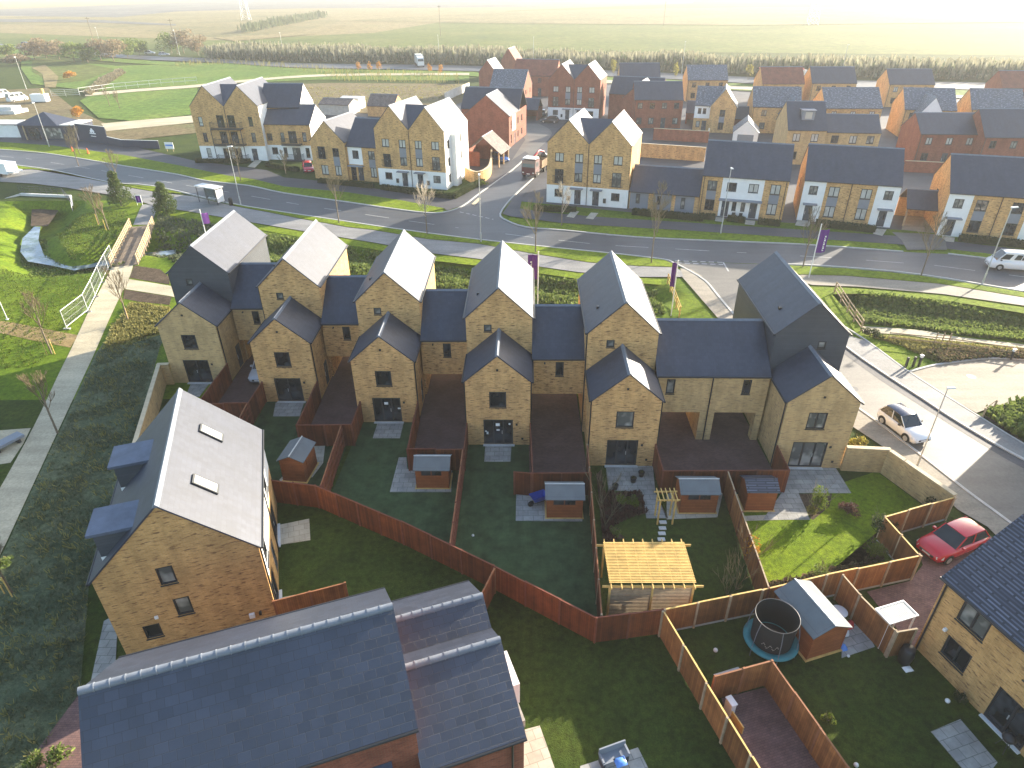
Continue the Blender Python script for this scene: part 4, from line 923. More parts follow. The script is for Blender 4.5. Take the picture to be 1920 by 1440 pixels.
H.wall((0, 1.2), (3.2, 1.2), 5.2, [(.7, 3.5, .7, 1.1, 'w1'), (1.7, 3.5, .7, 1.1, 'w1'), (.6, .8, .8, 1.2, 'w1'), (1.8, .05, .95, 2.1, 'd')], [(0, 4, 2.6, 5.2, 'render_panel')])
H.wall((3.2, 0), (8.4, 0), [(0, 5.2), (2.6, 8.6), (5.2, 5.2)], [(2.0, 3.3, 1.1, 1.3, 'w2'), (2.0, .7, 1.1, 1.4, 'w2')], [(2.0, 3.1, 2.1, 3.3, 'infill_panel')]); H.wall((8.4, 0), (8.4, 8), 5.2); H.wall((8.4, 8), (0, 8), 5.2); H.wall((0, 8), (0, 1.2), [(0, 5.2), (3.4, 8.4), (6.8, 5.2)])
H.roof(3.2, 8.4, 0, 7.9, 'y', 5.2, 8.6); H.roof(0, 5.6, 1.2, 8, 'x', 5.2, 8.4, name='cross_roof', cut=(0, .1)); H.done(MATS)
est('detached_house', 'buff brick house under a faded red tiled roof in front of the articulated lorry', (1430, 157), -3.5, 10.4, 8.5, 5.3, 8.7, 'x', 'buff_brick', 'red_tile', 3)
est('detached_house', 'buff brick house with dark roof in the back row, right of the faded red roof', (1523, 156), -3.5, 11.0, 8, 5.3, 8.6, 'x', 'buff_brick', 'slate', 3)
est('detached_house', 'buff brick house with dark roof in the back row, second from the right edge', (1668, 158), -5, 10.8, 8, 5.3, 8.3, 'x', 'buff_brick', 'slate', 3, gl=BL)
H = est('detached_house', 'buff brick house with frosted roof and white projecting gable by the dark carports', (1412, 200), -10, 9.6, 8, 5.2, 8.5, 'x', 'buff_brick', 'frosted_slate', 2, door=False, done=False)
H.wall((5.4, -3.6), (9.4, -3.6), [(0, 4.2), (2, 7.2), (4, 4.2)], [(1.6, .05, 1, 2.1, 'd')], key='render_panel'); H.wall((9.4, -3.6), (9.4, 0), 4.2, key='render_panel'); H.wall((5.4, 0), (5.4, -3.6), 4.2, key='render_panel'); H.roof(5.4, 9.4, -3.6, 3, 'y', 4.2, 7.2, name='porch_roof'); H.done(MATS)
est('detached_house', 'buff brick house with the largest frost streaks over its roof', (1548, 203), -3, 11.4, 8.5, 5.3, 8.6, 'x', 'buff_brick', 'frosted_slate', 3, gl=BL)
H = House('dormer_house', 'tall buff brick house with one roof dormer in the middle of the estate', G2(1478, 243, 5.8), R(-8), 'pale_buff_brick', 'slate')
w, d = 6.4, 10
H.wall((0, 0), (w, 0), 5.8, [(1.0, 3.9, 1.2, 1.3, 'w2', BL), (4.0, 3.9, 1.2, 1.3, 'w2', BL), (1, .9, 1.2, 1.3, 'w2'), (4.0, .9, 1.2, 1.3, 'w2')]); H.wall((w, 0), (w, d), [(0, 5.8), (5, 9.6), (10, 5.8)]); H.wall((w, d), (0, d), 5.8); H.wall((0, d), (0, 0), [(0, 5.8), (5, 9.6), (10, 5.8)])
H.roof(0, w, 0, d, 'x', 5.8, 9.6)
dm = H.part('dormer', 'grey_panel', lambda mb: mb.box(2.3, 4.3, 1.6, 4.2, 6.6, 8.6)); H.part('dormer_roof', 'lead_grey', lambda mb: mb.box(2.1, 4.5, 1.4, 4.4, 8.6, 8.72), dm); H.part('dormer_window', 'blind_glass', lambda mb: mb.box(2.75, 3.85, 1.55, 1.59, 7.35, 8.4), dm)
H.wall((w, .8), (15.5, .8), 5.4, [(1.2, 3.6, 1.2, 1.25, 'w2'), (4.2, 3.6, 1.2, 1.25, 'w2', BL), (7.0, 3.6, 1.2, 1.25, 'w2'), (2, .9, 1.2, 1.2, 'w2'), (6, .9, 1.2, 1.2, 'w2')]); H.wall((15.5, .8), (15.5, 7.8), [(0, 5.4), (3.5, 7.7), (7, 5.4)]); H.wall((15.5, 7.8), (w, 7.8), 5.4)
H.roof(w, 15.5, .8, 7.8, 'x', 5.4, 7.7, name='lower_roof', go=.05); H.done(MATS)
H = est('detached_house', 'buff brick house with tall white front gable at the right of the estate', (1697, 205), -12, 9.5, 9, 5.3, 8.7, 'x', 'buff_brick', 'frosted_slate', 3, done=False)
H.wall((1.6, -3.2), (6.4, -3.2), [(0, 4.6), (2.4, 8.0), (4.8, 4.6)], [(1.8, 3.3, 1.2, 1.2, 'w2'), (1.8, .9, 1.2, 1.2, 'w2')], key='render_panel'); H.wall((6.4, -3.2), (6.4, 0), 4.6, key='render_panel'); H.wall((1.6, 0), (1.6, -3.2), 4.6, key='render_panel'); H.roof(1.6, 6.4, -3.2, 4, 'y', 4.6, 8.0, name='front_roof'); H.done(MATS)
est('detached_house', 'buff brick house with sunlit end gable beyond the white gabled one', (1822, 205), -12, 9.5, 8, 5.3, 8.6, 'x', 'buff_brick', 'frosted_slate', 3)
est('detached_house', 'red brick house with plain slate roof near the right edge behind the semi detached pairs', (1727, 251), -4, 10.0, 7.6, 5.3, 8.0, 'x', 'red_brick', 'slate', 3, gl=BL)
est('detached_house', 'red brick house with larger slate roof cut by the right edge', (1847, 257), -4, 10.0, 8.4, 5.3, 9.0, 'x', 'red_brick', 'slate', 3)
est('detached_house', 'red brick house with red roof farthest away at the right edge', (1880, 165), -6, 11, 8, 5.3, 8.6, 'x', 'red_brick', 'red_tile', 3)
simple('small_garage', 'small garage with frosted hipped roof behind the first semi detached pair', G2(1372, 272), -17, 4.6, 6, 2.5, 4.6, 'y', 'white_render', 'frosted_slate', [(.8, .05, 3, 2.0, 'g')], cat='garage')
for px, lab, w_ in (((1368, 244), 'dark open fronted carport beside the white and brick house', 4.2), ((1284, 232), 'dark open fronted carport left of the white and brick house', 4.0), ((972, 225), 'dark roofed carport against the red twin gables', 4.6)):
    H = House('carport', lab, G2(*px), R(-14), 'red_brick', 'slate', cat='carport')
    H.wall((0, 0), (w_, 0), 2.4, [(.35, 0, w_ - .7, 2.1, 'void')]); H.wall((w_, 0), (w_, 5.5), 2.4); H.wall((w_, 5.5), (0, 5.5), 2.4); H.wall((0, 5.5), (0, 0), 2.4); H.roof(0, w_, 0, 5.5, 'x', 2.4, 4.4); H.done()
# open sided barn-like carport and garden walls by the left corner house
H = House('carport', 'tile roofed timber carport behind the white sided corner house', G2(872, 312), R(-17), 'red_brick', 'mottled_tile', cat='carport')
H.wall((0, .5), (2.6, .5), 2.5); H.wall((0, 6.2), (0, .5), 2.5); H.wall((6.2, 6.2), (0, 6.2), 2.5)
for y in (.5, 3.2, 6.0): H.part('post', 'post_timber', lambda mb: mb.box(6.0, 6.2, y, y + .2, 0, 2.5))
H.roof(0, 6.2, .5, 6.2, 'y', 2.5, 5.0, eo=.3); H.done()
def wall_run(name, label, pts, h, mat, cop='coping', t=.22, cat='garden wall', world=False, piers=False):
    P = [Vector(p) for p in pts] if world else [Vector(G2(*p)) for p in pts]
    o = P[0]; r = thing(name, label, cat, (o.x, o.y)); q, c, pr = MB(), MB(), MB()
    for i, (a, b) in enumerate(zip(P, P[1:])):
        d = (b - a).normalized(); e0 = t / 2 if i else 0
        q.obox(a - o + d * e0, b - o + d * (t / 2 if i < len(P) - 2 else 0), t, 0, h); c.obox(a - o - d * (.03 if i == 0 else -.2), b - o + d * .03 if i == len(P) - 2 else b - o + d * .15, t + .08, h + .002 + i * .003, h + .07 + i * .003)
    q.build('wall', mat, r); c.build('coping', cop, r)
    return r
wall_run('garden_wall', 'curved buff garden wall at the street corner in front of the timber carport', smooth_px([(873, 336), (895, 345), (918, 332), (922, 300)], 5), 1.9, 'buff_brick')
wall_run('garden_wall', 'long red brick wall behind the garage roof', [(1224, 262), (1326, 268), (1327, 262)], 2.2, 'red_brick')
wall_run('garden_wall', 'buff brick wall below the red brick wall behind the garage roof', [(1196, 294), (1320, 303)], 2.4, 'buff_brick')
wall_run('garden_wall', 'pale rendered wall running back from the waste ground', [(835, 190), (880, 170)], 2.2, 'pale_concrete')
wall_run('garden_wall', 'red brick wall left of the last semi detached pair', [(1692, 322), (1772, 326)], 1.8, 'red_brick')
# low builder's store and cabin roofs behind the left houses
H = simple('store_shed', 'low pale roofed store behind the dark link roof', G2(600, 215), -14, 8, 6, 2.4, 3.4, 'x', 'concrete', 'mottled_tile', cat='shed')
H = simple('store_shed', 'pale grey double garage roof behind the left twin gables', G2(690, 218), -14, 7, 6, 2.4, 4.6, 'x', 'buff_brick', 'mottled_tile', cat='garage')
H = simple('store_shed', 'flat white roofed cabin beside the waste ground', G2(640, 205), -14, 5, 4, 2.6, 2.9, 'x', 'white_render', 'pale_concrete', cat='cabin', roof_kw=dict(eo=.1, go=.1, ridge=False))
# site hoarding and sales cabin at far left
p = G2(0, 262)
brickmat('hoarding_navy', (.030, .038, .065), (.034, .042, .070), (.022, .028, .05), 1.22, 5, .01, off=0, rough=.6, var=.1, bmp=0)
H = House('site_cabin', 'dark fronted site sales cabin with pyramid roof at the far left of the road', G2(42, 263), R(-6), 'hoarding_navy', 'slate', cat='site cabin')
H.wall((0, 0), (12.5, 0), 3.0, [(2.0, .05, 2.6, 2.5, 'b2'), (5.2, .4, 4.3, 2.2, 'w2', 'curtained_glass')]); H.wall((12.5, 0), (12.5, 6), 3.0); H.wall((12.5, 6), (0, 6), 3.0); H.wall((0, 6), (0, 0), 3.0)
H.part('roof', 'slate', lambda mb: mb.mesh([(-.3, -.5, 3.0), (9.5, -.5, 3.0), (9.5, 6.3, 3.0), (-.3, 6.3, 3.0), (4.6, 2.9, 5.2)], [(0, 1, 4), (1, 2, 4), (2, 3, 4), (3, 0, 4), (3, 2, 1, 0)]))
H.part('flat_roof', 'pale_concrete', lambda mb: mb.box(9.52, 12.6, -.1, 6.1, 3.0, 3.2)); H.part('post', 'post_timber', lambda mb: mb.box(1.3, 1.5, -.3, -.1, 0, 3))
H.done()
H = House('site_cabin', 'long pale site cabin at the left edge beside the dark sales cabin', G2(-60, 258), R(-4), 'white_render', 'pale_concrete', cat='site cabin')
H.wall((0, 0), (12.2, 0), 2.7); H.wall((12.2, 0), (12.2, 5), 2.7); H.wall((12.2, 5), (0, 5), 2.7); H.wall((0, 5), (0, 0), 2.7); H.roof(0, 12.2, 0, 5, 'x', 2.7, 3.1, ridge=False); H.done()
def hoarding(label, pts, h, logo=None):
    P = [Vector(G2(*p)) for p in pts]; o = P[0]; r = thing('site_hoarding', label, 'hoarding', (o.x, o.y)); q = MB(); b = MB()
    for a, c in zip(P, P[1:]): q.obox(a - o, c - o, .12, 0, h); b.obox(a - o, c - o, .16, h + .002, h + .06)
    q.build('panel', 'hoarding_navy', r); b.build('cap_rail', 'pale_metal', r)
    return r, P
r, P = hoarding('tall navy site hoarding with a white emblem beside the sales cabin', [(150, 264), (205, 271)], 3.4)
d = (P[1] - P[0]).normalized(); n = Vector((d.y, -d.x))
q = MB()
def lg(u0, u1, z0, z1):
    a = d * u0 + n * .075; b = d * u1 + n * .075; q.face([(*a, z0), (*b, z0), (*b, z1), (*a, z1)])
L = (P[1] - P[0]).length; c = L * .55
for du, dz, rad in ((-.35, 2.25, .3), (.0, 2.5, .36), (.38, 2.25, .3)):
    cc = d * (c + du) + n * .076; q.face([(cc.x + d.x * rad * math.cos(k * .4488), cc.y + d.y * rad * math.cos(k * .4488), dz + rad * math.sin(k * .4488)) for k in range(14)])
lg(c - .95, c + .95, 1.75, 1.95); lg(c - .8, c + .8, 1.25, 1.36)
q.build('emblem', 'lettering_white', r, uv=False)
hoarding('low navy site hoarding running towards the apartment block', [(205, 271), (232, 277), (300, 279)], 1.5)

# ------------------------------------------------------------------ gardens: ground
sheet('courtyard', [(-23.1, 53), (-19.3, 53), (-19.2, 40.6), (-22.9, 40.6)], 'block_paving', .02, world=True)
sheet('courtyard', [(-15.0, 51), (-11.3, 51), (-11.2, 37.8), (-14.9, 37.8)], 'block_paving', .02, world=True)
sheet('courtyard', [(-6.95, 48), (-3.1, 48), (-3.2, 34.9), (-6.85, 34.9)], 'block_paving', .02, world=True)
sheet('courtyard', [(1.2, 45), (5.1, 45), (4.95, 32.3), (1.1, 32.3)], 'block_paving', .02, world=True)
sheet('courtyard', [(9.5, 44), (17.4, 44), (17.3, 32.5), (9.4, 32.5)], 'block_paving', .02, world=True)
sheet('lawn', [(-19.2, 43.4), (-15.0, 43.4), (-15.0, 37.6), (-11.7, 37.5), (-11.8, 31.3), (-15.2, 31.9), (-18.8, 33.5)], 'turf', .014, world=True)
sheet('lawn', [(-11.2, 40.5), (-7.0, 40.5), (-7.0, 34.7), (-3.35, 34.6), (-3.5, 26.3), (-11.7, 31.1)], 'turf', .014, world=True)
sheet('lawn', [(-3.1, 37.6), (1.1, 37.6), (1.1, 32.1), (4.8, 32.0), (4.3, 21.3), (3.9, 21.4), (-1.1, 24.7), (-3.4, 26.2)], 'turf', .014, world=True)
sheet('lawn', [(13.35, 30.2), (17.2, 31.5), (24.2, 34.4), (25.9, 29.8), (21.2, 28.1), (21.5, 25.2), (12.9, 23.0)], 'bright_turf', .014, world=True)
def slabs(px, mat='patio_slabs', z=.03, world=False, rot=None): return sheet('patio', px, mat, z, .03, world=world, uvrot=rot)
slabs([(517, 755), (570, 755), (562, 781), (512, 781)]); slabs([(708, 793), (757, 793), (750, 822), (699, 822)]); slabs([(910, 836), (959, 836), (957, 866), (908, 866)])
slabs([(358, 720), (392, 720), (374, 744), (348, 744)])
slabs([(1136, 875), (1224, 874), (1229, 925), (1251, 975), (1253, 972), (1212, 972), (1204, 922), (1141, 920)])
slabs([(1476, 876), (1567, 878), (1596, 925), (1497, 925), (1519, 975), (1430, 975), (1465, 925)])
slabs([(748, 858), (762, 858), (764, 880), (848, 880), (846, 923), (731, 923)]); slabs([(968, 925), (1008, 925), (1093, 940), (1092, 978), (967, 977)])
slabs([(1345, 970), (1250, 974), (1250, 930), (1275, 900), (1355, 925)], 'pale_slabs', .026); slabs([(1392, 968), (1462, 965), (1470, 975), (1393, 977)], 'pale_slabs', .028)
slabs([(588, 832), (610, 832), (606, 868), (586, 895), (528, 907), (524, 900)], 'pale_slabs')
slabs([(522, 985), (580, 973), (582, 1013), (523, 1022)], 'pale_slabs', rot=YN); slabs([(524, 1122), (591, 1108), (592, 1140), (526, 1150)], 'pale_slabs', rot=YN); slabs([(622, 1130), (695, 1117), (699, 1145), (640, 1175), (622, 1165)], 'pale_slabs', rot=YN)
slabs([(1578, 1185), (1612, 1160), (1640, 1213), (1578, 1234)], 'patio_slabs', rot=R(17)); slabs([(1745, 1372), (1800, 1349), (1870, 1430), (1835, 1475), (1808, 1446)], 'patio_slabs', rot=R(17))
slabs([(978, 1370), (1012, 1361), (1040, 1440), (1050, 1480), (960, 1480)], 'pale_slabs', rot=R(19)); slabs([(1088, 1437), (1196, 1402), (1220, 1450), (1225, 1500), (1080, 1500)], 'patio_slabs', rot=R(17))
slabs([(195, 1165), (222, 1150), (216, 1260), (168, 1290)], 'patio_slabs', .03); sheet('driveway', [(150, 1300), (168, 1440), (110, 1520), (20, 1520), (60, 1420)], 'pink_paving', .03)
sheet('driveway', [(1712, 1218), (1690, 1190), (1625, 1110), (1705, 1090), (1730, 1060), (1722, 1035), (1775, 985), (1850, 1000), (1960, 1090), (1780, 1085)], 'pink_paving', .03, uvrot=R(17))
sheet('driveway', [(1352, 1310), (1440, 1288), (1545, 1440), (1580, 1500), (1420, 1500)], 'pink_paving', .03, uvrot=R(17))
sheet('flower_bed', [(1132, 925), (1204, 922), (1218, 962), (1180, 970), (1150, 985), (1172, 1010), (1130, 1015), (1118, 890), (1128, 880)], 'soil', .022)
sheet('flower_bed', [(1497, 927), (1560, 926), (1555, 950), (1525, 975), (1520, 973)], 'soil', .022); sheet('flower_bed', [(1430, 1095), (1500, 1085), (1620, 1060), (1660, 985), (1690, 1030), (1550, 1078), (1440, 1102)], 'soil', .022)
for k, (px, py) in enumerate(((1243, 980), (1242, 991), (1241, 1001), (1240, 1012))):
    x, y = G2(px, py); q = MB(); q.box(-.21, .21, -.13, .13, 0, .05)
    o = q.build('stepping_stone', 'pale_concrete'); o.location = (x, y, .014)
    setprops(o, ['grey stepping stone nearest the timber arch', 'grey stepping stone, second out from the timber arch', 'grey stepping stone, third out from the timber arch', 'grey stepping stone nearest the big pergola'][k], 'stepping stone', 'stepping stones between arch and pergola')

# ------------------------------------------------------------------ fences
def fence(label, pts, h=1.8, board='closeboard', post='stained_timber', bay=1.83, cap=True, rails=0, kick=False, name='timber_fence', capmat=None, post_out=0):
    P = [Vector(p) for p in pts]; o = P[0]; r = thing(name, label, 'fence', (o.x, o.y)); rg = random.Random(label)
    capb, rl, kb = MB(), MB(), MB()
    posts = []
    for si, (a, b) in enumerate(zip(P, P[1:])):
        L = (b - a).length; d = (b - a) / L; n = Vector((-d.y, d.x)); nb = max(1, round(L / bay))
        for k in range(nb):
            p, q_ = a + d * (L * k / nb) - o, a + d * (L * (k + 1) / nb) - o
            m = MB(); hh = h + rg.uniform(-.035, .035); m.obox(p + d * .045, q_ - d * .045, .036, .14 if kick else .03, hh)
            m.build('panel', board, r)
            if k or si == 0: posts.append((p, d, n))
            if cap: capb.obox(p + d * .05, q_ - d * .05, .075, hh + .002, hh + .038)
            if kick: kb.obox(p + d * .05, q_ - d * .05, .05, 0, .138)
            if rails:
                for zz in (.35, .95, 1.55): 
                    c = n * rails * .06; rl.obox(p + c, q_ + c, .06, zz, zz + .08)
        posts.append((b - o, d, n))
    for p, d, n in posts:
        m = MB(); c = n * post_out * .04; m.obox(p + c - d * .05, p + c + d * .05, .1, 0, h + .06); m.build('post', post, r)
    if cap: capb.build('cap_rail', capmat or post, r)
    if rails: rl.build('rail', post, r)
    if kick: kb.build('gravel_board', 'concrete', r)
    return r
CTL = ['U shaped dark red fence round the carport yard beside the park end house', 'U shaped dark red fence round the yard left of the house with notices', 'U shaped dark red fence round the yard behind the second timber shed from the left',
       'dark red fence round the yard behind the shed with the blue barrow']
for i, (yf, xl, xr) in enumerate(((40.5, -22.95, -19.25), (37.65, -14.95, -11.15), (34.8, -6.9, -3.2), (32.2, 1.25, 4.85))):
    a = ROW[i]; b = ROW[i + 1]
    pts = [(xl, a[1] - .05), (xl, yf), (xr, yf)] + ([(xr + .05, b[1] - .05)] if i < 3 else [])
    fence(CTL[i], pts)
fence('long dark red fence along the front of the double carport yard', [(9.45, 35.1), (9.4, 32.35), (17.25, 32.35), (17.38, 34.85)])
fence('low dark red gate panel standing open left of the blue barrow shed', [(.1, 32.35), (1.15, 32.2)])
fence('dark red fence with two pale top rails beside the gable ended shed', [(-11.85, 37.55), (-11.7, 31.2)], rails=1, cap=True, capmat='rust_timber')
fence('dark red fence between the lawn with the second shed and the striped lawn', [(-3.25, 34.7), (-3.45, 26.2)], rails=1, capmat='rust_timber')
fence('long garden fence with slim pale posts left of the big pergola', [(4.95, 35.1), (4.6, 28), (4.25, 21.45)], post='old_timber', capmat='rust_timber', bay=2.2)
fence('brown fence between the pergola garden and the bright sunlit lawn', [(13.4, 32.25), (12.85, 23.0)], board='old_closeboard', capmat='old_timber')
fence('short dark red fence beside the blue barrow hidden behind the dormer house roof', [(-19.3, 40.4), (-19.0, 33.6)], rails=1, capmat='rust_timber')
fence('long diagonal red brown fence crossing the middle of the gardens', [(-14.9, 31.75), (-12.04, 31.2), (-6.34, 28.0), (-1.05, 24.65), (3.98, 21.25), (7.25, 21.72)], cap=True)
fence('short fence running from the diagonal fence to the squeezed garage', [(-1.0, 24.4), (-1.9, 21.9)], post='rust_timber', capmat='rust_timber')
fence('honey coloured fence with pale posts running behind the trampoline to the red car', [(7.35, 21.75), (12.5, 22.9), (16.1, 23.85), (21.6, 25.12)], board='old_closeboard', post='post_timber', kick=True, capmat='pale_timber', post_out=-1)
fence('honey coloured fence corner in front of the red car', [(21.55, 25.2), (21.15, 28.1), (26.05, 29.72)], board='old_closeboard', post='post_timber', kick=True, capmat='pale_timber', post_out=-1)
fence('brown fence with pale posts running from the pergola corner to the bottom edge', [(7.28, 21.6), (8.4, 17.75), (9.35, 14.6), (10.6, 10.4)], board='old_closeboard', post='old_timber', capmat='pale_timber', post_out=-1)
fence('orange brown fence round the paved parking strip at the bottom', [(8.85, 18.1), (11.6, 18.85), (12.95, 14.1), (14.2, 9.8)], board='old_closeboard', post='rust_timber', capmat='rust_timber')
fence('dark weathered fence between the white roofed shed patio and the red car drive', [tuple(G2(1581, 1079, 1.8)), tuple(G2(1613, 1116, 1.8)), tuple(G2(1680, 1183, 1.8))], board='old_closeboard', post='old_timber', capmat='post_timber')
fence('small timber side gate beside the corner of the tile roofed house', [tuple(G2(1682, 1186, 1.8)), tuple(G2(1718, 1180, 1.8))], board='old_closeboard', post='old_timber', name='side_gate')
fence('short red brown fence attached to the corner of the dormer house', [(-11.9, 22.4), (-8.6, 23.55)], board='old_closeboard', post='rust_timber', capmat='rust_timber')
wall_run('garden_wall', 'buff brick garden wall beside the branch road, bending behind the bright lawn', [(21.85, 34.6), (24.4, 34.35), (26.15, 29.85)], 1.85, 'pale_buff_brick', world=True)
wall_run('garden_wall', 'buff brick garden wall between the park scrub and the dormer house', [(-27.6, 46.3), (-28.35, 46.25), (-24.8, 34.5), (-22.6, 28.5)], 1.85, 'pale_buff_brick', world=True)

# ------------------------------------------------------------------ sheds
def shed(label, loc, rz, w, d, ze, zr, axis='x', win=True, roofm='felt_roof', wallm='shed_boards', roof2=None, base=True, door=None):
    r = thing('garden_shed', label, 'shed', loc, rz, 'timber garden sheds')
    q = MB()
    q.box(-.1, w + .1, -.1, d + .1, 0, .05); q.build('base', 'pale_timber', r)
    b = MB()
    if axis == 'x':
        prof = [(0, .052), (d, .052), (d, ze), (d / 2, zr), (0, ze)]; b.mesh([(x, y, z) for x in (0, w) for y, z in prof], [(4, 3, 2, 1, 0), (5, 6, 7, 8, 9), (0, 1, 6, 5), (1, 2, 7, 6), (2, 3, 8, 7), (3, 4, 9, 8), (4, 0, 5, 9)])
    else:
        prof = [(0, .052), (w, .052), (w, ze), (w / 2, zr), (0, ze)]; b.mesh([(x, y, z) for y in (0, d) for x, z in prof], [(0, 1, 2, 3, 4), (9, 8, 7, 6, 5), (1, 0, 5, 6), (2, 1, 6, 7), (3, 2, 7, 8), (4, 3, 8, 9), (0, 4, 9, 5)])
    b.build('wall', wallm, r)
    t = MB(); a_, l_ = (d, w) if axis == 'x' else (w, d); sl = (zr - ze) / (a_ / 2); e = .13
    sec = [(-e, ze - e * sl + .003), (a_ / 2, zr + .003), (a_ + e, ze - e * sl + .003), (a_ + e, ze - e * sl + .05), (a_ / 2, zr + .05), (-e, ze - e * sl + .05)]
    for half, mt in ((0, roofm), (1, roof2 or roofm)):
        t = MB(); s4 = [sec[0], sec[1], sec[4], sec[5]] if half == 0 else [sec[1], sec[2], sec[3], sec[4]]
        V = [((l, a, z) if axis == 'x' else (a, l, z)) for l in (-.12, l_ + .12) for a, z in s4]
        fs = [(0, 1, 2, 3), (7, 6, 5, 4), (0, 4, 5, 1), (1, 5, 6, 2), (2, 6, 7, 3), (3, 7, 4, 0)]
        if axis == 'x': fs = [f[::-1] for f in fs]
        else: fs = fs
        t.mesh(V, fs); rp = t.build('roof', mt, r)
    t = MB(); p = [(-.13, a_ / 2, zr + .055), (l_ + .13, a_ / 2, zr + .055)]
    t.tube([q_ if axis == 'x' else (q_[1], q_[0], q_[2]) for q_ in p], .045, 6); t.build('ridge_cap', 'galvanised' if roofm == 'felt_roof' else roofm, rp)
    cs = [(-.005, .06, -.025, -.003), (w - .06, w + .005, -.025, -.003)] + ([(-.005, .06, d + .003, d + .025), (w - .06, w + .005, d + .003, d + .025)] if axis == 'x' else [])
    for c_ in cs: t = MB(); t.box(*c_, .06, ze); t.build('corner_trim', wallm, r)
    if win:
        f = MB(); u0, u1 = w * .17, w * .80; f.box(u0, u1, -.03, -.003, ze - .52, ze - .1); fo = f.build('window', 'stained_timber', r)
        for k in range(2):
            f = MB(); s = (u1 - u0) / 2; f.box(u0 + s * k + .04, u0 + s * (k + 1) - .04, -.042, -.032, ze - .48, ze - .14); f.build('pane', 'window_glass', fo)
    if door:
        f = MB(); f.box(w + .003, w + .03, d * .25, d * .75, .1, ze - .05); f.build('door', wallm, r)
    return r
shed('orange timber shed with gable towards the camera and ridge running away', (-15.05, 33.85), R(-7), 1.55, 2.0, 1.75, 2.1, 'y', win=False, door=True)
shed('orange timber shed on pale paving with grey-green felt roof, second from the left', (-6.2, 33.0), R(-1), 2.1, 1.45, 1.6, 2.05, 'x')
shed('orange timber shed with the blue barrow beside it', (2.05, 30.15), R(-1), 2.15, 1.45, 1.6, 2.05, 'x')
shed('orange timber shed beside the small timber arch', (10.2, 30.5), R(-1), 2.2, 1.5, 1.62, 2.05, 'x')
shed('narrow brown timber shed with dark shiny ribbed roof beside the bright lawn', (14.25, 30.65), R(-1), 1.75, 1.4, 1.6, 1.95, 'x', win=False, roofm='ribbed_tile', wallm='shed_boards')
g6 = Vector(G2(1511, 1238))
shed('timber shed beside the trampoline with one slope glaring white in the sun', (g6.x, g6.y), R(17), 1.95, 2.75, 1.75, 2.2, 'y', win=False, roofm='felt_roof', roof2='white_glare_felt' if 'white_glare_felt' in M else 'felt_roof', door=True)

# ------------------------------------------------------------------ pergola and arch
r = thing('pergola', 'large slatted yellow timber pergola in the middle garden', 'pergola', (4.7, 22.75), R(-.5))
W, D, HH = 4.35, 2.75, 2.3
for x in (0.05, W / 2, W - .15):
    for y in ((.0, D - .1)): 
        q = MB(); q.box(x, x + .1, y, y + .1, 0, HH); q.build('post', 'pale_timber', r)
for y in (-.06, D - .02): q = MB(); q.box(-.3, W + .35, y, y + .045, HH - .02, HH + .12); q.build('beam', 'pale_timber', r)
for k in range(9):
    x = .1 + (W - .25) * k / 8; q = MB(); q.box(x, x + .045, -.32, D + .3, HH + .125, HH + .235); q.build('rafter', 'pale_timber', r)
for k in range(27):
    y = .02 + (D - .05) * k / 26; q = MB(); q.box(.04, W - .02, y, y + .055, HH + .24, HH + .265); q.build('slat', 'pale_timber', r)
q = MB()
for k in range(20): q.box(.16, W - .16, .03, .05, .15 + k * .105, .15 + k * .105 + .07)
q.build('slatted_screen', 'old_timber', r)
x, y = G2(1231, 984); x2, y2 = G2(1262, 984)
r = thing('garden_arch', 'small timber garden arch at the end of the paved path', 'arch', (x, y), R(0))
w = x2 - x
for px_ in (0, w - .09):
    for py_ in (0, .75): q = MB(); q.box(px_, px_ + .09, py_, py_ + .09, 0, 1.85); q.build('post', 'pale_timber', r)
for py_ in (0.02, .78): q = MB(); q.box(-.2, w + .2, py_, py_ + .045, 1.852, 1.95); q.build('beam', 'pale_timber', r)
for k in range(5): xx = -.05 + (w + .05) * k / 4; q = MB(); q.box(xx, xx + .045, -.15, 1.0, 1.953, 2.03); q.build('rafter', 'pale_timber', r)

# ------------------------------------------------------------------ trampoline
m, n, l, b = newmat('net_mesh'); setp(b, (.028, .03, .03), .9, .1); tr = n.new('ShaderNodeBsdfTransparent'); mx = n.new('ShaderNodeMixShader'); mx.inputs[0].default_value = .93
l.new(tr.outputs[0], mx.inputs[1]); l.new(b.outputs[0], mx.inputs[2]); l.new(mx.outputs[0], n['Material Output'].inputs[0]); M['net_mesh'] = m
tx, ty = G2(1443, 1216)
r = thing('trampoline', 'round trampoline with teal safety pad and dark enclosure net', 'trampoline', (tx, ty + .15))
q = MB(); q.lathe([(.93, .55), (.95, .60), (1.28, .60), (1.3, .55), (1.28, .52), (.95, .52)], 40); q.build('safety_pad', 'teal_pad', r)
q = MB(); q.lathe([(0.0, .54), (.94, .54)], 40); q.build('jump_mat', 'black_plastic', r)
q = MB(); q.lathe([(.95, .60), (1.0, 2.2)], 40); q.build('enclosure_net', 'net_mesh', r)
q = MB(); q.tube([(1.01 * math.cos(a * math.pi / 20), 1.01 * math.sin(a * math.pi / 20), 2.21) for a in range(41)], .022, 6); q.build('top_ring', 'dark_metal', r)
for k in range(6):
    a = k * math.pi / 3 + .45; c, s_ = math.cos(a), math.sin(a)
    q = MB(); q.tube([(1.22 * c, 1.22 * s_, 0), (1.22 * c, 1.22 * s_, .62), (1.14 * c, 1.14 * s_, 1.6), (1.01 * c, 1.01 * s_, 2.2)], .018, 6); q.build('pole', 'ridge_grey', r)
q = MB()
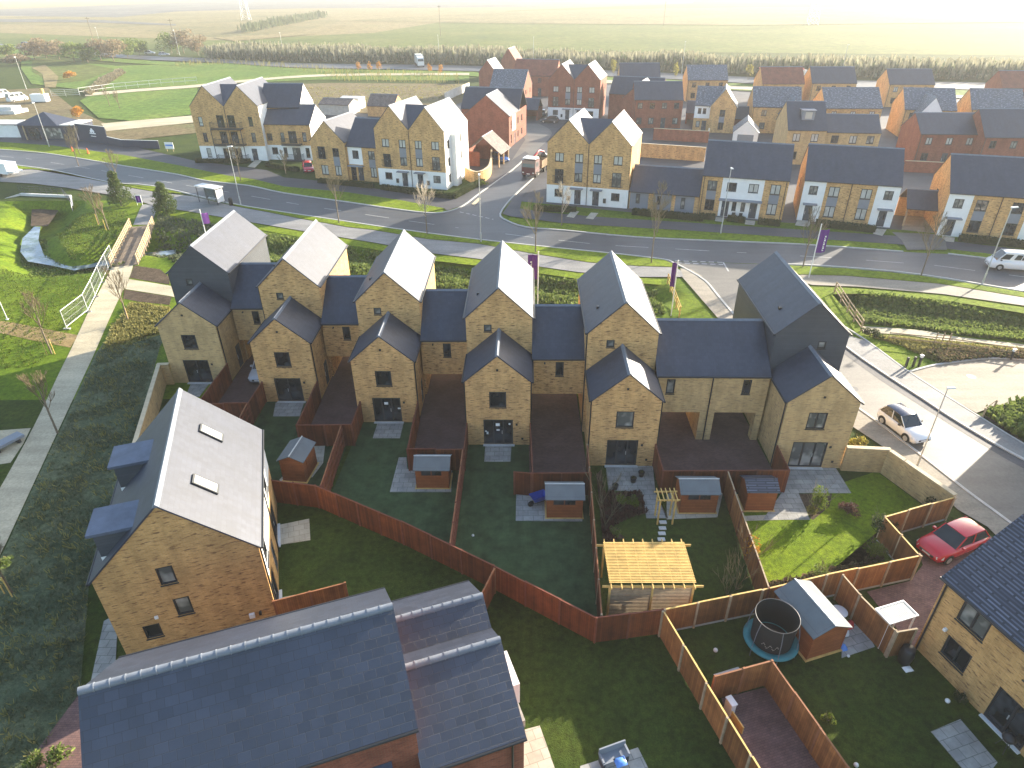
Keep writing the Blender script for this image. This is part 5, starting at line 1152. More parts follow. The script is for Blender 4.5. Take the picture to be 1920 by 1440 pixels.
for k in range(18):                                        # printed pale swirl on the net
    a = 3.85 + k * .045; zz = 1.0 + .12 * math.sin(k * .9); q.face([(.985 * math.cos(a + e) , .985 * math.sin(a + e), zz + f) for e, f in ((0, 0), (.035, .02), (.035, .07), (0, .05))])
q.build('net_print', 'concrete', r)

# ------------------------------------------------------------------ garden clutter
def lathe_obj(name, label, cat, px, prof, mat, z=.03, seg=20, group=None):
    q = MB(); q.lathe(prof, seg); o = q.build(name, mat); x, y = G2(*px); o.location = (x, y, z); setprops(o, label, cat, group); return o
def pot(label, px, s=1.0):
    x, y = G2(*px); r = thing('plant_pot', label, 'plant pot', (x, y, .03))
    q = MB(); q.lathe([(0, 0), (.15 * s, 0), (.2 * s, .32 * s), (.22 * s, .34 * s), (.19 * s, .34 * s), (.17 * s, .28 * s), (0, .28 * s)], 16); q.build('pot', 'black_plastic', r)
    q = MB(); rg = random.Random(label)
    for k in range(30):
        a = rg.uniform(0, 6.28); e = rg.uniform(.05, .16) * s; zz = .3 * s + rg.uniform(0, .12); q.face([(e * math.cos(a), e * math.sin(a), zz), (e * math.cos(a + .7), e * math.sin(a + .7), zz + .03), (e * .5 * math.cos(a + .3), e * .5 * math.sin(a + .3), zz + .1)])
    q.build('plant', 'hedge_leaves', r)
pot('black plant pot at the left front of the grey patio', (1153, 917)); pot('black plant pot in the middle of the grey patio', (1187, 904)); pot('black plant pot nearest the yard fence on the grey patio', (1202, 893))
x, y = G2(1010, 945); r = thing('wheelbarrow', 'bright blue wheelbarrow tipped beside the third timber shed', 'wheelbarrow', (x, y, .03), R(25))
q = MB(); q.mesh([(-.35, -.2, .35), (.35, -.2, .35), (.35, .2, .35), (-.35, .2, .35), (-.55, -.32, .75), (.5, -.32, .75), (.5, .32, .75), (-.55, .32, .75)], [(3, 2, 1, 0), (0, 1, 5, 4), (1, 2, 6, 5), (2, 3, 7, 6), (3, 0, 4, 7)]); q.build('tray', 'blue_plastic', r)
q = MB(); q.tube([(-.55, -.04, .2), (-.55, .04, .2)], .2, 12); q.build('wheel', 'rubber', r); [(lambda q: (q.tube([(-.55, s_ * .1, .2), (.3, s_ * .25, .33), (.9, s_ * .28, .6)], .02, 6), q.build('handle', 'dark_metal', r)))(MB()) for s_ in (-1, 1)]
def tarp(name, label, cat, px, w, d, h, mat, rz, n=8, amp=.06, z=.015):
    q = MB(); rg = random.Random(label); vs = []
    for j in range(n + 1):
        for i in range(n + 1):
            u, v_ = i / n, j / n; e = min(u, v_, 1 - u, 1 - v_); vs.append(((u - .5) * w, (v_ - .5) * d, (0 if e == 0 else h * min(1, e * 4) + rg.uniform(-amp, amp) * h)))
    q.mesh(vs, [(j * (n + 1) + i, j * (n + 1) + i + 1, (j + 1) * (n + 1) + i + 1, (j + 1) * (n + 1) + i) for j in range(n) for i in range(n)], True)
    o = q.build(name, mat); x, y = G2(*px); o.location = (x, y, z); o.rotation_euler = (0, 0, rz); setprops(o, label, cat); return o
tarp('tarpaulin', 'dark blue tarpaulin heap in the yard corner above the dormer house roof', 'tarpaulin', (432, 800), 1.6, 1.2, .7, 'blue_plastic', .3)
tarp('tarpaulin', 'crumpled light blue sheet lying beside the white roofed shed', 'tarpaulin', (1578, 1213), .55, .3, .22, 'light_blue_plastic', 1.9, amp=.5)
tarp('board', 'pale grey board lying on the shaded grass beside the parking strip fence', 'board', (1368, 1268), 1.35, .62, .07, 'pale_concrete', R(17), n=2, amp=0)
tarp('plastic_lid', 'white plastic lid lying beside the corner of the tile roofed house', 'lid', (1702, 1255), .45, .3, .12, 'white_plastic', .2, amp=.2)
for px, lab, rad in (((1341, 1222), 'white football on the shaded grass left of the trampoline', .11), ((1590, 1232), 'small white ball in front of the white roofed shed patio', .07), ((887, 1006), 'white ball alone on the striped lawn', .08), ((1775, 1317), 'white ball against the base of the tile roofed house', .11), ((1604, 1437), 'white ball at the bottom edge of the shaded garden', .1)):
    lathe_obj('ball', lab, 'ball', px, [(.001, 0)] + [(rad * math.sin(a * math.pi / 10), rad - rad * math.cos(a * math.pi / 10)) for a in range(1, 10)] + [(.001, 2 * rad)], 'white_plastic', .015, 14)
for px, lab, ml in (((1694, 1240), 'black rubbish heap bin beside the side gate', 'black_plastic'),):
    lathe_obj('water_butt', 'black water butt beside the corner of the tile roofed house', 'water butt', px, [(0, 0), (.28, 0), (.33, .5), (.28, .95), (.24, .98), (0, .98)], ml, .01)
x, y = G2(1567, 1165); r = thing('patio_table', 'round white garden table behind the white roofed shed', 'table', (x, y, .03)); q = MB(); q.lathe([(0, .72), (.38, .72), (.4, .74), (.38, .76), (0, .76)], 24); q.build('tabletop', 'pale_metal', r); q = MB(); q.lathe([(.25, 0), (.05, .04), (.04, .72)], 12); q.build('pedestal', 'dark_metal', r)
tarp('storage_tub', 'red plastic tub beside the white garden table', 'tub', (1592, 1175), .42, .36, .38, 'red_plastic', .3, n=4, amp=.05)
tarp('storage_tub', 'navy blue tub in the shade beside the white garden table', 'tub', (1577, 1178), .45, .4, .45, 'blue_plastic', .1, n=4, amp=.05)
tarp('storage_tub', 'clear plastic crate at the corner of the white roofed shed', 'tub', (1584, 1190), .4, .3, .3, 'pale_metal', .2, n=4, amp=.05)
x, y = G2(1585, 1150); r = thing('mop', 'long handled mop leaning in the corner behind the garden table', 'mop', (x, y, .02)); q = MB(); q.tube([(0, 0, 0), (.12, .1, 1.4)], .014, 6); q.build('handle', 'pale_metal', r); q = MB(); q.lathe([(0, 1.35), (.06, 1.38), (.07, 1.5), (0, 1.58)], 10, (.12, .1, 0)); q.build('head', 'yellow_paint', r)
# lean-to store with a white ribbed roof by the side gate
x, y = G2(1667, 1190); r = thing('bin_store', 'open bin store with white ribbed roof beside the pink paved drive', 'bin store', (G2(1668, 1168, 1.9)[0], G2(1668, 1168, 1.9)[1]), R(17))
for px_, py_ in ((0, 0), (1.55, 0), (0, .75), (1.55, .75)): q = MB(); q.box(px_, px_ + .06, py_, py_ + .06, 0, 1.86); q.build('post', 'white_plastic', r)
q = MB(); q.box(-.05, 1.66, -.08, -.02, 1.862, 1.93); q.box(-.05, 1.66, .83, .89, 1.862, 1.93); q.box(-.05, .0, -.02, .83, 1.862, 1.93); q.box(1.6, 1.66, -.02, .83, 1.862, 1.93); f = q.build('roof_frame', 'white_plastic', r)
q = MB(); [q.box(.03 + k * .087, .068 + k * .087, -.02, .83, 1.88, 1.905) for k in range(18)]; q.build('roof_rib', 'pale_metal', f); q = MB(); q.box(0, 1.6, -.02, .83, 1.864, 1.876); q.build('roof_sheet', 'felt_roof', f)
# things on the parking strip and patios at the bottom
x, y = G2(1366, 1335); q = MB(); q.box(-.22, .22, -.12, .12, 0, .75); q.box(-.25, .25, -.15, .15, .752, .82); o = q.build('storage_box', 'white_plastic'); o.location = (x, y, .03); o.rotation_euler = (0, 0, R(-70)); setprops(o, 'white plastic storage box against the fence of the parking strip', 'storage box')
x, y = G2(1380, 1362); q = MB(); q.box(-.4, .4, -.03, .03, 0, .5); o = q.build('timber_board', 'pale_timber'); o.location = (x, y, .03); o.rotation_euler = (0, 0, R(-70)); setprops(o, 'pale timber board leaning on the fence of the parking strip', 'board')
x, y = G2(1150, 1428); r = thing('garden_bench', 'grey garden bench with blue cushion at the bottom edge', 'bench', (x, y, .03), R(19))
q = MB(); q.box(-.6, .6, -.22, .22, .38, .44); q.build('seat', 'grey_panel', r); q = MB(); q.box(-.6, .6, .2, .26, .45, .85); q.build('backrest', 'grey_panel', r)
for s_ in (-1, 1): q = MB(); q.box(s_ * .55 - .04, s_ * .55 + .04, -.22, .22, 0, .378); q.build('leg', 'dark_metal', r); q = MB(); q.box(s_ * .58 - .04, s_ * .58 + .04, -.24, .24, .55, .62); q.build('armrest', 'grey_panel', r)
tarp('cushion', 'blue striped cushion on the grey garden bench', 'cushion', (1162, 1440), .5, .4, .1, 'light_blue_plastic', .3, n=4, amp=.1, z=.47)
x, y = G2(1892, 1405); r = thing('barbecue', 'dark kettle barbecue beside the patio doors of the tile roofed house', 'barbecue', (x - .3, y, .03)); q = MB(); q.lathe([(0, .6), (.2, .65), (.28, .8), (.2, .95), (.04, 1.0), (0, 1.02)], 18); q.build('bowl', 'black_plastic', r)
for k in range(3): q = MB(); a = k * 2.09; q.tube([(.28 * math.cos(a), .28 * math.sin(a), 0), (.12 * math.cos(a), .12 * math.sin(a), .66)], .015, 6); q.build('leg', 'dark_metal', r)

# ------------------------------------------------------------------ vehicles
def loft(mb, secs, cap=True, smooth=False):
    n = len(secs[0]); vs = [p for s in secs for p in s]
    fs = [(i * n + k, i * n + (k + 1) % n, (i + 1) * n + (k + 1) % n, (i + 1) * n + k) for i in range(len(secs) - 1) for k in range(n)]
    mb.mesh(vs, fs, smooth)
    if cap: mb.mesh(secs[0], [tuple(range(n))[::-1]]); mb.mesh(secs[-1], [tuple(range(n))])
def vehicle(name, label, cat, loc, rz, L, W, H, paint, roofp=None, belt=.62, hood=(.30, .58), prof=None, wheel_r=.31, rearx=-.44, windows=True, group=None, low=False):
    "x forward. prof: (windscreen base x, roof front x, roof rear x, rear glass base x) as fractions of L"
    r = thing(name, label, cat, loc, rz, group); h = W / 2
    wb, rf, rb, gb = [f * L for f in prof]; zb = belt * H; zh = zb * .97
    def sec(x, w_, z0, z1, ins=.9):
        return [(x, -w_ * ins, z0), (x, -w_, z0 + .14), (x, -w_, (z0 + z1) * .55), (x, -w_ * .97, z1 - .06), (x, -w_ * .86, z1), (x, w_ * .86, z1), (x, w_ * .97, z1 - .06), (x, w_, (z0 + z1) * .55), (x, w_, z0 + .14), (x, w_ * ins, z0)]
    fz = zh - .20 if hood[1] < 1 else zb
    q = MB()
    loft(q, [sec(-L / 2, h * .80, .32, zb * .80), sec(-L / 2 + .12, h * .94, .22, zb * .97), sec(-L * .33, h, .20, zb), sec(0, h, .20, zb), sec(wb, h, .20, zh), sec(L / 2 - .45, h * .97, .20, (zh + fz) / 2 + .03), sec(L / 2 - .14, h * .90, .22, fz), sec(L / 2, h * .74, .32, fz - .18)], smooth=True)
    q.build('body', paint, r)
    t = h * .74; zr = H
    bl = [(wb, -h * .86, zh), (wb, h * .86, zh), (gb, h * .88, zb), (gb, -h * .88, zb)]
    tp = [(rf, -t, zr - .05), (rf, t, zr - .05), (rb, t * .97, zr - .07), (rb, -t * .97, zr - .07)]
    q = MB(); mid = (rf + rb) / 2
    loft(q, [[(x, -w_, z - .05), (x, -w_ * .9, z), (x, 0, z + .02), (x, w_ * .9, z), (x, w_, z - .05)] for x, w_, z in ((rb - .04, t * .97, zr - .06), (rb + .25, t, zr - .01), (mid, t * 1.01, zr), (rf - .2, t, zr - .01), (rf + .03, t, zr - .045))], smooth=True)
    q.build('roof', roofp or paint, r)
    q = MB(); q.face([bl[0], bl[1], tp[1], tp[0]]); q.build('windscreen', 'car_glass', r)
    q = MB(); q.face([bl[2], bl[3], tp[3], tp[2]]); q.build('rear_window', 'car_glass', r)
    for s in (-1, 1):
        a, b, c, d = (bl[0], bl[3], tp[3], tp[0]) if s < 0 else (bl[1], bl[2], tp[2], tp[1])
        q = MB()
        if windows: q.face([a, b, c, d]); q.build('side_window', 'car_glass', r)
        else:
            A, B, Cc, Dd = map(Vector, (a, b, c, d)); q.face([A, B, Cc, Dd]); sd_ = q.build('side_panel', paint, r); off = Vector((0, s * .012, 0))
            for u0, u1 in ((.03, .24), (.34, .58), (.64, .92)):
                q = MB(); f = lambda u, v_: A.lerp(B, u).lerp(Dd.lerp(Cc, u), v_) + off
                q.face([f(u0, .2), f(u1, .2), f(u1, .85), f(u0, .85)]); q.build('side_window', 'car_glass', sd_)
        q = MB(); nb = Vector(a).lerp(Vector(b), .5); nt_ = Vector(d).lerp(Vector(c), .5)
        for p0, p1 in ((a, d), (b, c), (nb, nt_)): q = MB(); q.tube([Vector(p0) + Vector((0, s * .01, 0)), Vector(p1) + Vector((0, s * .01, 0))], .035, 5); q.build('pillar', paint, r)
        q = MB(); q.box(wb - .42, wb - .28, s * h - .02 if s > 0 else -h - .14, s * h + .14 if s > 0 else -h + .02, zb + .02, zb + .15); q.build('mirror', 'black_plastic' if paint == 'car_white' else paint, r)
        q = MB(); x1 = L / 2 - .09; q.mesh([(x1 - .32, s * h * .90, fz - .02), (x1, s * h * .62, fz - .10), (x1 + .02, s * h * .70, fz - .22), (x1 - .22, s * h * .97, fz - .16)], [(0, 1, 2, 3)]);
        for v_i in range(len(q.v)): x_, y_, z_ = q.v[v_i]; q.v[v_i] = (x_ + .06, y_ * 1.03, z_ + .035)
        q.build('headlight', 'lamp_lens', r)
        q = MB(); q.box(-L / 2 - .005 + .02, -L / 2 + .1, s * h * .66 - .1, s * h * .66 + .1, zb * .78, zb * .95); q.build('tail_light', 'red_plastic', r)
        for x in (L * .305, -L * .305):
            q = MB(); y0 = s * (h - .19); y1 = s * (h + .015); q.tube([(x, y0, wheel_r), (x, y1, wheel_r)], wheel_r, 20); wo = q.build('wheel', 'rubber', r)
            q = MB(); q.tube([(x, s * (h + .0), wheel_r), (x, s * (h + .03), wheel_r)], wheel_r * .62, 14); q.build('rim', 'alloy', wo)
            q = MB(); q.lathe([(wheel_r * 1.0, 0), (wheel_r * 1.22, 0)], 22, smooth=False)
            for k in range(len(q.v)): a_, b_, c_ = q.v[k]; q.v[k] = (x + a_, s * (h + .004), max(.16, wheel_r + b_))
            q.build('wheel_arch', 'black_plastic', wo)
    q = MB(); q.box(L / 2 - .04, L / 2 + .012, -h * .5, h * .5, .38, .52); q.build('grille', 'black_plastic', r)
    q = MB(); q.box(L / 2 + .013, L / 2 + .022, -.25, .25, .40, .50); q.build('number_plate', 'number_plate', r)
    return r
HATCH = (.20, .02, -.36, -.46)
def head(p, q_):
    a, b = Vector(G2(*p)), Vector(G2(*q_)); d = b - a; return a, b, math.atan2(d.y, d.x)
a, b, hd = head((1648, 794), (1697, 832)); n_ = Vector((-math.sin(hd), math.cos(hd))); c = (a + b) / 2 + n_ * .86
vehicle('parked_car', 'white hatchback with dark blue roof parked on the branch road', 'car', (c.x, c.y, .065), hd, 3.75, 1.72, 1.50, 'car_white', 'car_navy', .60, prof=HATCH, group='parked cars')
c = Vector(G2(1778, 1012, .8)); vehicle('parked_car', 'bright red hatchback parked nose in beside the honey coloured fence', 'car', (c.x + .35, c.y + .1, .035), R(180 + 22), 4.0, 1.72, 1.48, 'car_red', None, .60, prof=HATCH, group='parked cars')
c = Vector(G2(577, 322)); vehicle('parked_car', 'dark red car tucked between the flats and the gable fronted house', 'car', (c.x, c.y + .6, .03), R(-70), 4.1, 1.75, 1.45, 'car_red', None, .6, prof=HATCH, group='parked cars')
c = Vector(G2(938, 302)); vehicle('parked_car', 'blue car parked behind the curved garden wall at the street corner', 'car', (c.x, c.y, .03), R(-60), 4.1, 1.75, 1.5, 'car_blue', None, .6, prof=HATCH, group='parked cars')
c = Vector(G2(1038, 228)); vehicle('parked_car', 'dark car parked against the white ground floor of the red twin gables', 'car', (c.x - 1, c.y - 1.4, .03), R(165), 4.2, 1.75, 1.45, 'car_dark', None, .6, prof=HATCH, group='parked cars')
c = Vector(G2(1018, 216)); vehicle('parked_car', 'silver car parked at the far end of the lorry street', 'car', (c.x, c.y, .03), R(80), 4.2, 1.75, 1.45, 'car_silver', None, .6, prof=HATCH, group='parked cars')
c = Vector(G2(446, 707)); vehicle('parked_car', 'pale car nose just showing in the passage beside the park end house', 'car', (-20.6, 47.9, .03), R(-90), 4.0, 1.7, 1.45, 'car_silver', None, .6, prof=HATCH, group='parked cars')
c = Vector(G2(1386, 258)); vehicle('parked_car', 'small car inside the dark carport in the middle of the estate', 'car', (c.x, c.y, .03), R(-100), 4.0, 1.7, 1.45, 'car_silver', None, .6, prof=HATCH, group='parked cars')
# camper van on the main road
a = Vector(G2(1872, 508)); hd = R(180 - 17.5 + 3)
n_ = Vector((-math.sin(hd), math.cos(hd))); d_ = Vector((math.cos(hd), math.sin(hd))); c = a - d_ * 1.55 - n_ * .95
vehicle('camper_van', 'white van with dark side windows driving along the main road at the right edge', 'van', (c.x, c.y, .06), hd, 5.1, 1.92, 2.0, 'car_white', None, .56, prof=(.40, .26, -.44, -.485), wheel_r=.33, windows=False)
# distant cars and lorries on the far road
for px, lab, pt, rz in (((282, 103), 'white car on the distant road, left of a close pair', 'car_white', 8), ((309, 106), 'green grey car on the distant road, right of a close pair', 'car_silver', 8), ((50, 86), 'blue grey car alone on the distant road at far left', 'car_blue', 10)):
    x, y = G2(*px); vehicle('distant_car', lab, 'car', (x, y, .32), R(rz), 4.6, 1.85, 1.6, pt, None, .6, prof=HATCH, group='cars on the distant road')
def lorry(label, px, rz, L, boxmat, cabmat, trim):
    x, y = G2(*px); r = thing('lorry', label, 'lorry', (x, y, .32), rz)
    q = MB(); q.box(-L / 2, L / 2 - 2.6, -1.25, 1.25, 1.1, 4.0); q.build('trailer_box', boxmat, r); q = MB(); q.box(-L / 2 - .02, L / 2 - 2.58, -1.27, 1.27, 3.7, 4.05); q.build('roof_band', trim, r)
    q = MB(); q.mesh([(xx, yy, zz) for yy in (-1.2, 1.2) for xx, zz in ((L / 2 - 2.3, .6), (L / 2, .6), (L / 2, 2.0), (L / 2 - .35, 3.3), (L / 2 - 2.3, 3.7))], [(0, 1, 2, 3, 4), (9, 8, 7, 6, 5), (1, 6, 7, 2), (2, 7, 8, 3), (3, 8, 9, 4), (0, 4, 9, 5)]); q.build('cab', cabmat, r)
    q = MB(); q.mesh([(L / 2 + .01, -1.05, 2.05), (L / 2 + .01, 1.05, 2.05), (L / 2 - .32, 1.05, 3.15), (L / 2 - .32, -1.05, 3.15)], [(0, 1, 2, 3)]); q.build('windscreen', 'car_glass', r)
    q = MB(); q.box(-L / 2, L / 2 - .2, -.9, .9, .55, 1.09); q.build('chassis', 'black_plastic', r)
    for xx in (-L / 2 + 1.2, -L / 2 + 2.5, L / 2 - 1.3):
        for s in (-1, 1): q = MB(); q.tube([(xx, s * .95, .5), (xx, s * 1.25, .5)], .5, 16); q.build('wheel', 'rubber', r)
    return r
lorry('white articulated lorry with pink roof band on the distant road behind the faded red roof', (1468, 156), R(-8), 15.5, 'lorry_white', 'lorry_white', 'red_plastic')
lorry('white lorry cab seen end on in front of the distant thicket', (787, 126), R(-75), 8.0, 'lorry_white', 'lorry_white', 'lorry_white')
# grab lorry in the side street
x, y = G2(991, 334); r = thing('grab_lorry', 'maroon fronted grab lorry with folded crane arm beside the centre town house', 'lorry', (x, y, .04), R(-113))
def mesh_cab(mb): mb.mesh([(xx, yy, zz) for yy in (-1.2, 1.2) for xx, zz in ((-1.9, .7), (.1, .7), (.12, 1.7), (-.05, 2.8), (-1.9, 2.95))], [(0, 1, 2, 3, 4), (9, 8, 7, 6, 5), (1, 6, 7, 2), (2, 7, 8, 3), (3, 8, 9, 4), (0, 4, 9, 5)])
q = MB(); mesh_cab(q); q.build('cab', 'lorry_maroon', r); q = MB(); q.box(-1.85, -.1, -1.1, 1.1, 2.96, 3.12); q.build('roof_deflector', 'lorry_white', r)
q = MB(); q.box(.125, .17, -1.15, 1.15, .5, 1.62); q.build('front_panel', 'lorry_maroon', r); q = MB(); q.mesh([(.135, -1.05, 1.72), (.135, 1.05, 1.72), (-.03, 1.05, 2.6), (-.03, -1.05, 2.6)], [(0, 1, 2, 3)]); q.build('windscreen', 'car_glass', r)
q = MB(); q.box(.172, .182, -.28, .28, .62, .74); q.build('number_plate', 'number_plate', r)
for s in (-1, 1):
    q = MB(); q.box(.172, .19, s * .9 - .16, s * .9 + .16, .78, .95); q.build('headlight', 'lamp_lens', r); q = MB(); q.box(-1.3, -.3, s * 1.2 - .012, s * 1.2 + .012, 1.75, 2.5); q.build('side_window', 'car_glass', r)
    for xx in (-.75, -4.6, -5.9): q = MB(); q.tube([(xx, s * .9, .5), (xx, s * 1.22, .5)], .5, 16); q.build('wheel', 'rubber', r)
q = MB(); q.box(-7.4, -2.0, -.85, .85, .6, 1.0); q.build('chassis', 'black_plastic', r)
q = MB()
for y0 in (-1.22, 1.16): q.box(-7.4, -3.0, y0, y0 + .06, 1.02, 2.2)
q.box(-7.4, -3.0, -1.16, 1.16, 1.02, 1.1); q.box(-3.06, -3.0, -1.16, 1.16, 1.1, 2.3); q.box(-7.4, -7.34, -1.16, 1.16, 1.1, 2.2)
for k in range(8): q.box(-7.2 + k * .6, -7.1 + k * .6, -1.28, -1.22, 1.02, 2.2); q.box(-7.2 + k * .6, -7.1 + k * .6, 1.22, 1.28, 1.02, 2.2)
q.build('tipper_body', 'old_timber', r)
q = MB(); q.tube([(-2.5, 0, 1.0), (-2.5, 0, 3.0), (-4.6, .1, 3.5), (-6.6, .2, 2.9)], .15, 8); q.build('crane_arm', 'red_plastic', r); q = MB(); q.lathe([(0, 0), (.5, .1), (.6, .5), (.2, .8), (0, .9)], 10, (-6.6, .2, 2.0)); q.build('grab_bucket', 'dark_metal', r)
# pale vehicles and plant beside the far left works
x, y = G2(78, 192); r = thing('site_generator', 'white site generator beside tall pale drums at far left', 'generator', (x, y)); q = MB(); q.box(-2, 2, -1, 1, .3, 2.2); q.build('housing', 'white_paint', r); q = MB(); q.box(-1.9, 1.9, -.9, .9, 0, .29); q.build('skid', 'black_plastic', r); q = MB(); q.lathe([(.5, 2.21), (.5, 3.4), (0, 3.5)], 12, (.9, .3, 0)); q.build('tank', 'pale_timber', r)
for px, lab in (((34, 190), 'white site van at far left, nearer the pale drums'), ((4, 184), 'white site van cut by the left edge')):
    x, y = G2(*px); vehicle('site_van', lab, 'van', (x, y), R(65), 5.2, 2.0, 2.3, 'car_white', None, .55, prof=(.38, .25, -.45, -.49), wheel_r=.33, windows=False)
x, y = G2(12, 212); q = MB(); q.prism([(-4, -2.5), (4, -2.8), (4.5, 2.0), (-4, 2.6)], 0, .9); q.prism([(-3.0, -1.7), (3.0, -1.9), (3.4, 1.3), (-3, 1.8)], .902, 1.7); o = q.build('aggregate_pile', 'pale_concrete'); o.location = (x, y, 0); setprops(o, 'pale heap of stacked site materials at the left edge', 'heap')

# ------------------------------------------------------------------ street furniture
def lamp(label, base, h=8.2, arm=.9, rz=0.0, first=[None]):
    x, y = G2(*base)
    if first[0] is not None: return dup(first[0], (x, y, .1), rz, label, 'street lamps', h / 8.2)
    r = thing('street_lamp', label, 'street lamp', (x, y, .1), rz, 'street lamps')
    q = MB(); q.tube([(0, 0, 0), (0, 0, 1.2)], .09, 10); q.tube([(0, 0, 1.2), (0, 0, 8.15)], [.06, .045], 8); q.build('column', 'galvanised', r)
    q = MB(); q.mesh([(-.1, -.11, 8.15), (.62, -.14, 8.2), (.62, .14, 8.2), (-.1, .11, 8.15), (-.1, -.08, 8.26), (.55, -.11, 8.3), (.55, .11, 8.3), (-.1, .08, 8.26)], [(3, 2, 1, 0), (4, 5, 6, 7), (0, 1, 5, 4), (2, 3, 7, 6), (1, 2, 6, 5), (3, 0, 4, 7)]); q.build('lantern', 'pale_metal', r)
    first[0] = r; return r
lamp('street lamp behind the bus shelter on the left verge', (451.8, 385)); lamp('street lamp in the verge before the pair with twin grey doors', (1351, 439), rz=R(-90)); lamp('street lamp at the right, in front of the white van', (1841, 534), rz=R(0))
lamp('street lamp on the near verge opposite the side street mouth', (902, 455), rz=R(90)); lamp('shorter street lamp beside the white hatchback', (1719, 875), h=6.1, rz=R(0)); lamp('street lamp in front of the dark site cabin', (93, 276), rz=R(-90))
lamp('street lamp near the generator at far left', (50, 168), rz=R(-90), h=9)
for k, (px, lab) in enumerate((((192, 96), 'distant road lamp left of the thicket trees'), ((337, 104), 'distant road lamp by the pair of distant cars'), ((533, 112), 'distant road lamp above the left mound'), ((824, 120), 'distant road lamp right of the white lorry cab'), ((1000, 126), 'distant road lamp above the red tiled house'), ((1278, 140), 'distant road lamp above the back row roofs'), ((1575, 150), 'distant road lamp right of the articulated lorry'))):
    lamp(lab, px, h=10, rz=R(-90))
def flag(label, base, topz, z0, z1, wd, mat, rz, txt=True):
    x, y = G2(*base); r = thing('flag', label, 'flag', (x, y), rz)
    q = MB(); q.tube([(0, 0, 0), (0, 0, topz)], .05, 8); q.build('pole', 'white_paint', r); q = MB(); q.lathe([(0, topz - .02), (.09, topz + .04), (0, topz + .13)], 10); q.build('finial', 'white_paint', r)
    q = MB(); N = 8
    for i in range(N):
        x0, x1 = .06 + wd * i / N, .06 + wd * (i + 1) / N; y0, y1 = .07 * math.sin(i * 1.1), .07 * math.sin((i + 1) * 1.1)
        for t in (0, .012): q.face([(x0, y0 + t, z0), (x1, y1 + t, z0), (x1, y1 + t, z1), (x0, y0 + t, z1)])
    f = q.build('banner', mat, r)
    if txt:                                                 # the vertical white word, only a few strokes at this size
        q = MB(); xx = .06 + wd * .66; H_ = (z1 - z0); zz = z0 + H_ * .08; rg = random.Random(3)
        for k in range(8):
            hh = H_ * .072
            for t in (-.075, .09): q.box(xx - .08, xx + .1, t, t + .012, zz + hh * .05, zz + hh * .3); q.box(xx - .08, xx - .02 + .1 * (k % 2), t, t + .012, zz + hh * .35, zz + hh * .95)
            zz += hh * 1.18
        q.build('lettering', 'lettering_white', f)
    return r
flag('purple flag with white lettering beside the branch road mouth', (1516, 522), 6.0, 2.9, 5.4, 1.1, 'purple_fabric', R(10))
flag('purple flag between the middle row houses', (1008, 572), 5.6, 2.8, 5.3, .95, 'purple_fabric', R(172))
flag('rolled purple flag beside the small rail fence', (1258, 592), 5.6, 3.0, 5.4, .42, 'purple_fabric', R(150), False)
flag('pink flag peeping over the roof of the park end house', (392, 463), 4.6, 2.9, 4.2, .75, 'pink_fabric', R(20), False)
x, y = G2(263, 385); r = thing('estate_sign', 'small purple estate sign with white border beside the path', 'sign', (x, y), R(-4)); q = MB(); q.box(-.45, .45, -.03, .03, .35, 1.5); q.build('border', 'white_paint', r); q = MB(); q.box(-.37, .37, -.045, -.032, .43, 1.42); p_ = q.build('panel', 'purple_fabric', r); q = MB(); q.box(-.03, .12, -.055, -.047, .6, 1.3); q.build('lettering', 'pink_fabric', p_)
for s in (-.4, .36): q = MB(); q.box(s, s + .05, -.02, .02, 0, .348); q.build('leg', 'white_paint', r)
x, y = G2(205, 315)
r = thing('site_board', 'small white and blue notice board on the far verge below the hoarding', 'sign', (G2(320, 284)[0], G2(320, 284)[1]), R(-10)); q = MB(); q.box(-.9, .9, -.04, .04, .5, 1.7); q.build('panel', 'white_paint', r); q = MB(); q.box(-.8, .8, -.055, -.042, 1.0, 1.3); q.build('blue_band', 'light_blue_plastic', r); 
for s in (-.7, .6): q = MB(); q.box(s, s + .07, -.03, .03, 0, .498); q.build('leg', 'post_timber', r)
# bus shelter
p0 = Vector(G2(374, 380)); p1 = Vector(G2(409, 384)); dv = p1 - p0; r = thing('bus_shelter', 'glazed bus shelter with pale roof and bright end panel on the footway', 'bus shelter', (p0.x, p0.y, .12), math.atan2(dv.y, dv.x) - R(8))
Lb_ = 4.0
q = MB(); q.box(-.15, Lb_ + .1, -.1, 1.5, 2.32, 2.44); q.build('roof', 'pale_metal', r)
for xx in (0, Lb_ / 2, Lb_ - .08):
    for yy in (0, 1.3): q = MB(); q.box(xx, xx + .07, yy, yy + .07, 0, 2.318); q.build('post', 'dark_metal', r)
m, n, l, b = newmat('shelter_glass'); setp(b, (.20, .26, .27), .06, .6); b.inputs['Transmission Weight'].default_value = .6; M['shelter_glass'] = m
q = MB(); q.box(.08, Lb_ / 2 - .02, 1.32, 1.34, .3, 2.2); q.box(Lb_ / 2 + .08, Lb_ - .1, 1.32, 1.34, .3, 2.2); q.build('rear_glazing', 'shelter_glass', r)
q = MB(); q.box(Lb_ - .06, Lb_ + .02, .08, 1.29, .35, 2.15); q.build('poster_panel', 'white_paint', r); q = MB(); q.box(.9, 3.2, .95, 1.2, .5, .56); q.build('seat', 'pale_metal', r)
x, y = G2(437, 383); lathe_obj('litter_bin', 'dark litter bin on the footway right of the bus shelter', 'bin', (434, 386), [(0, 0), (.27, 0), (.3, .95), (.24, 1.1), (0, 1.12)], 'black_plastic', .12)
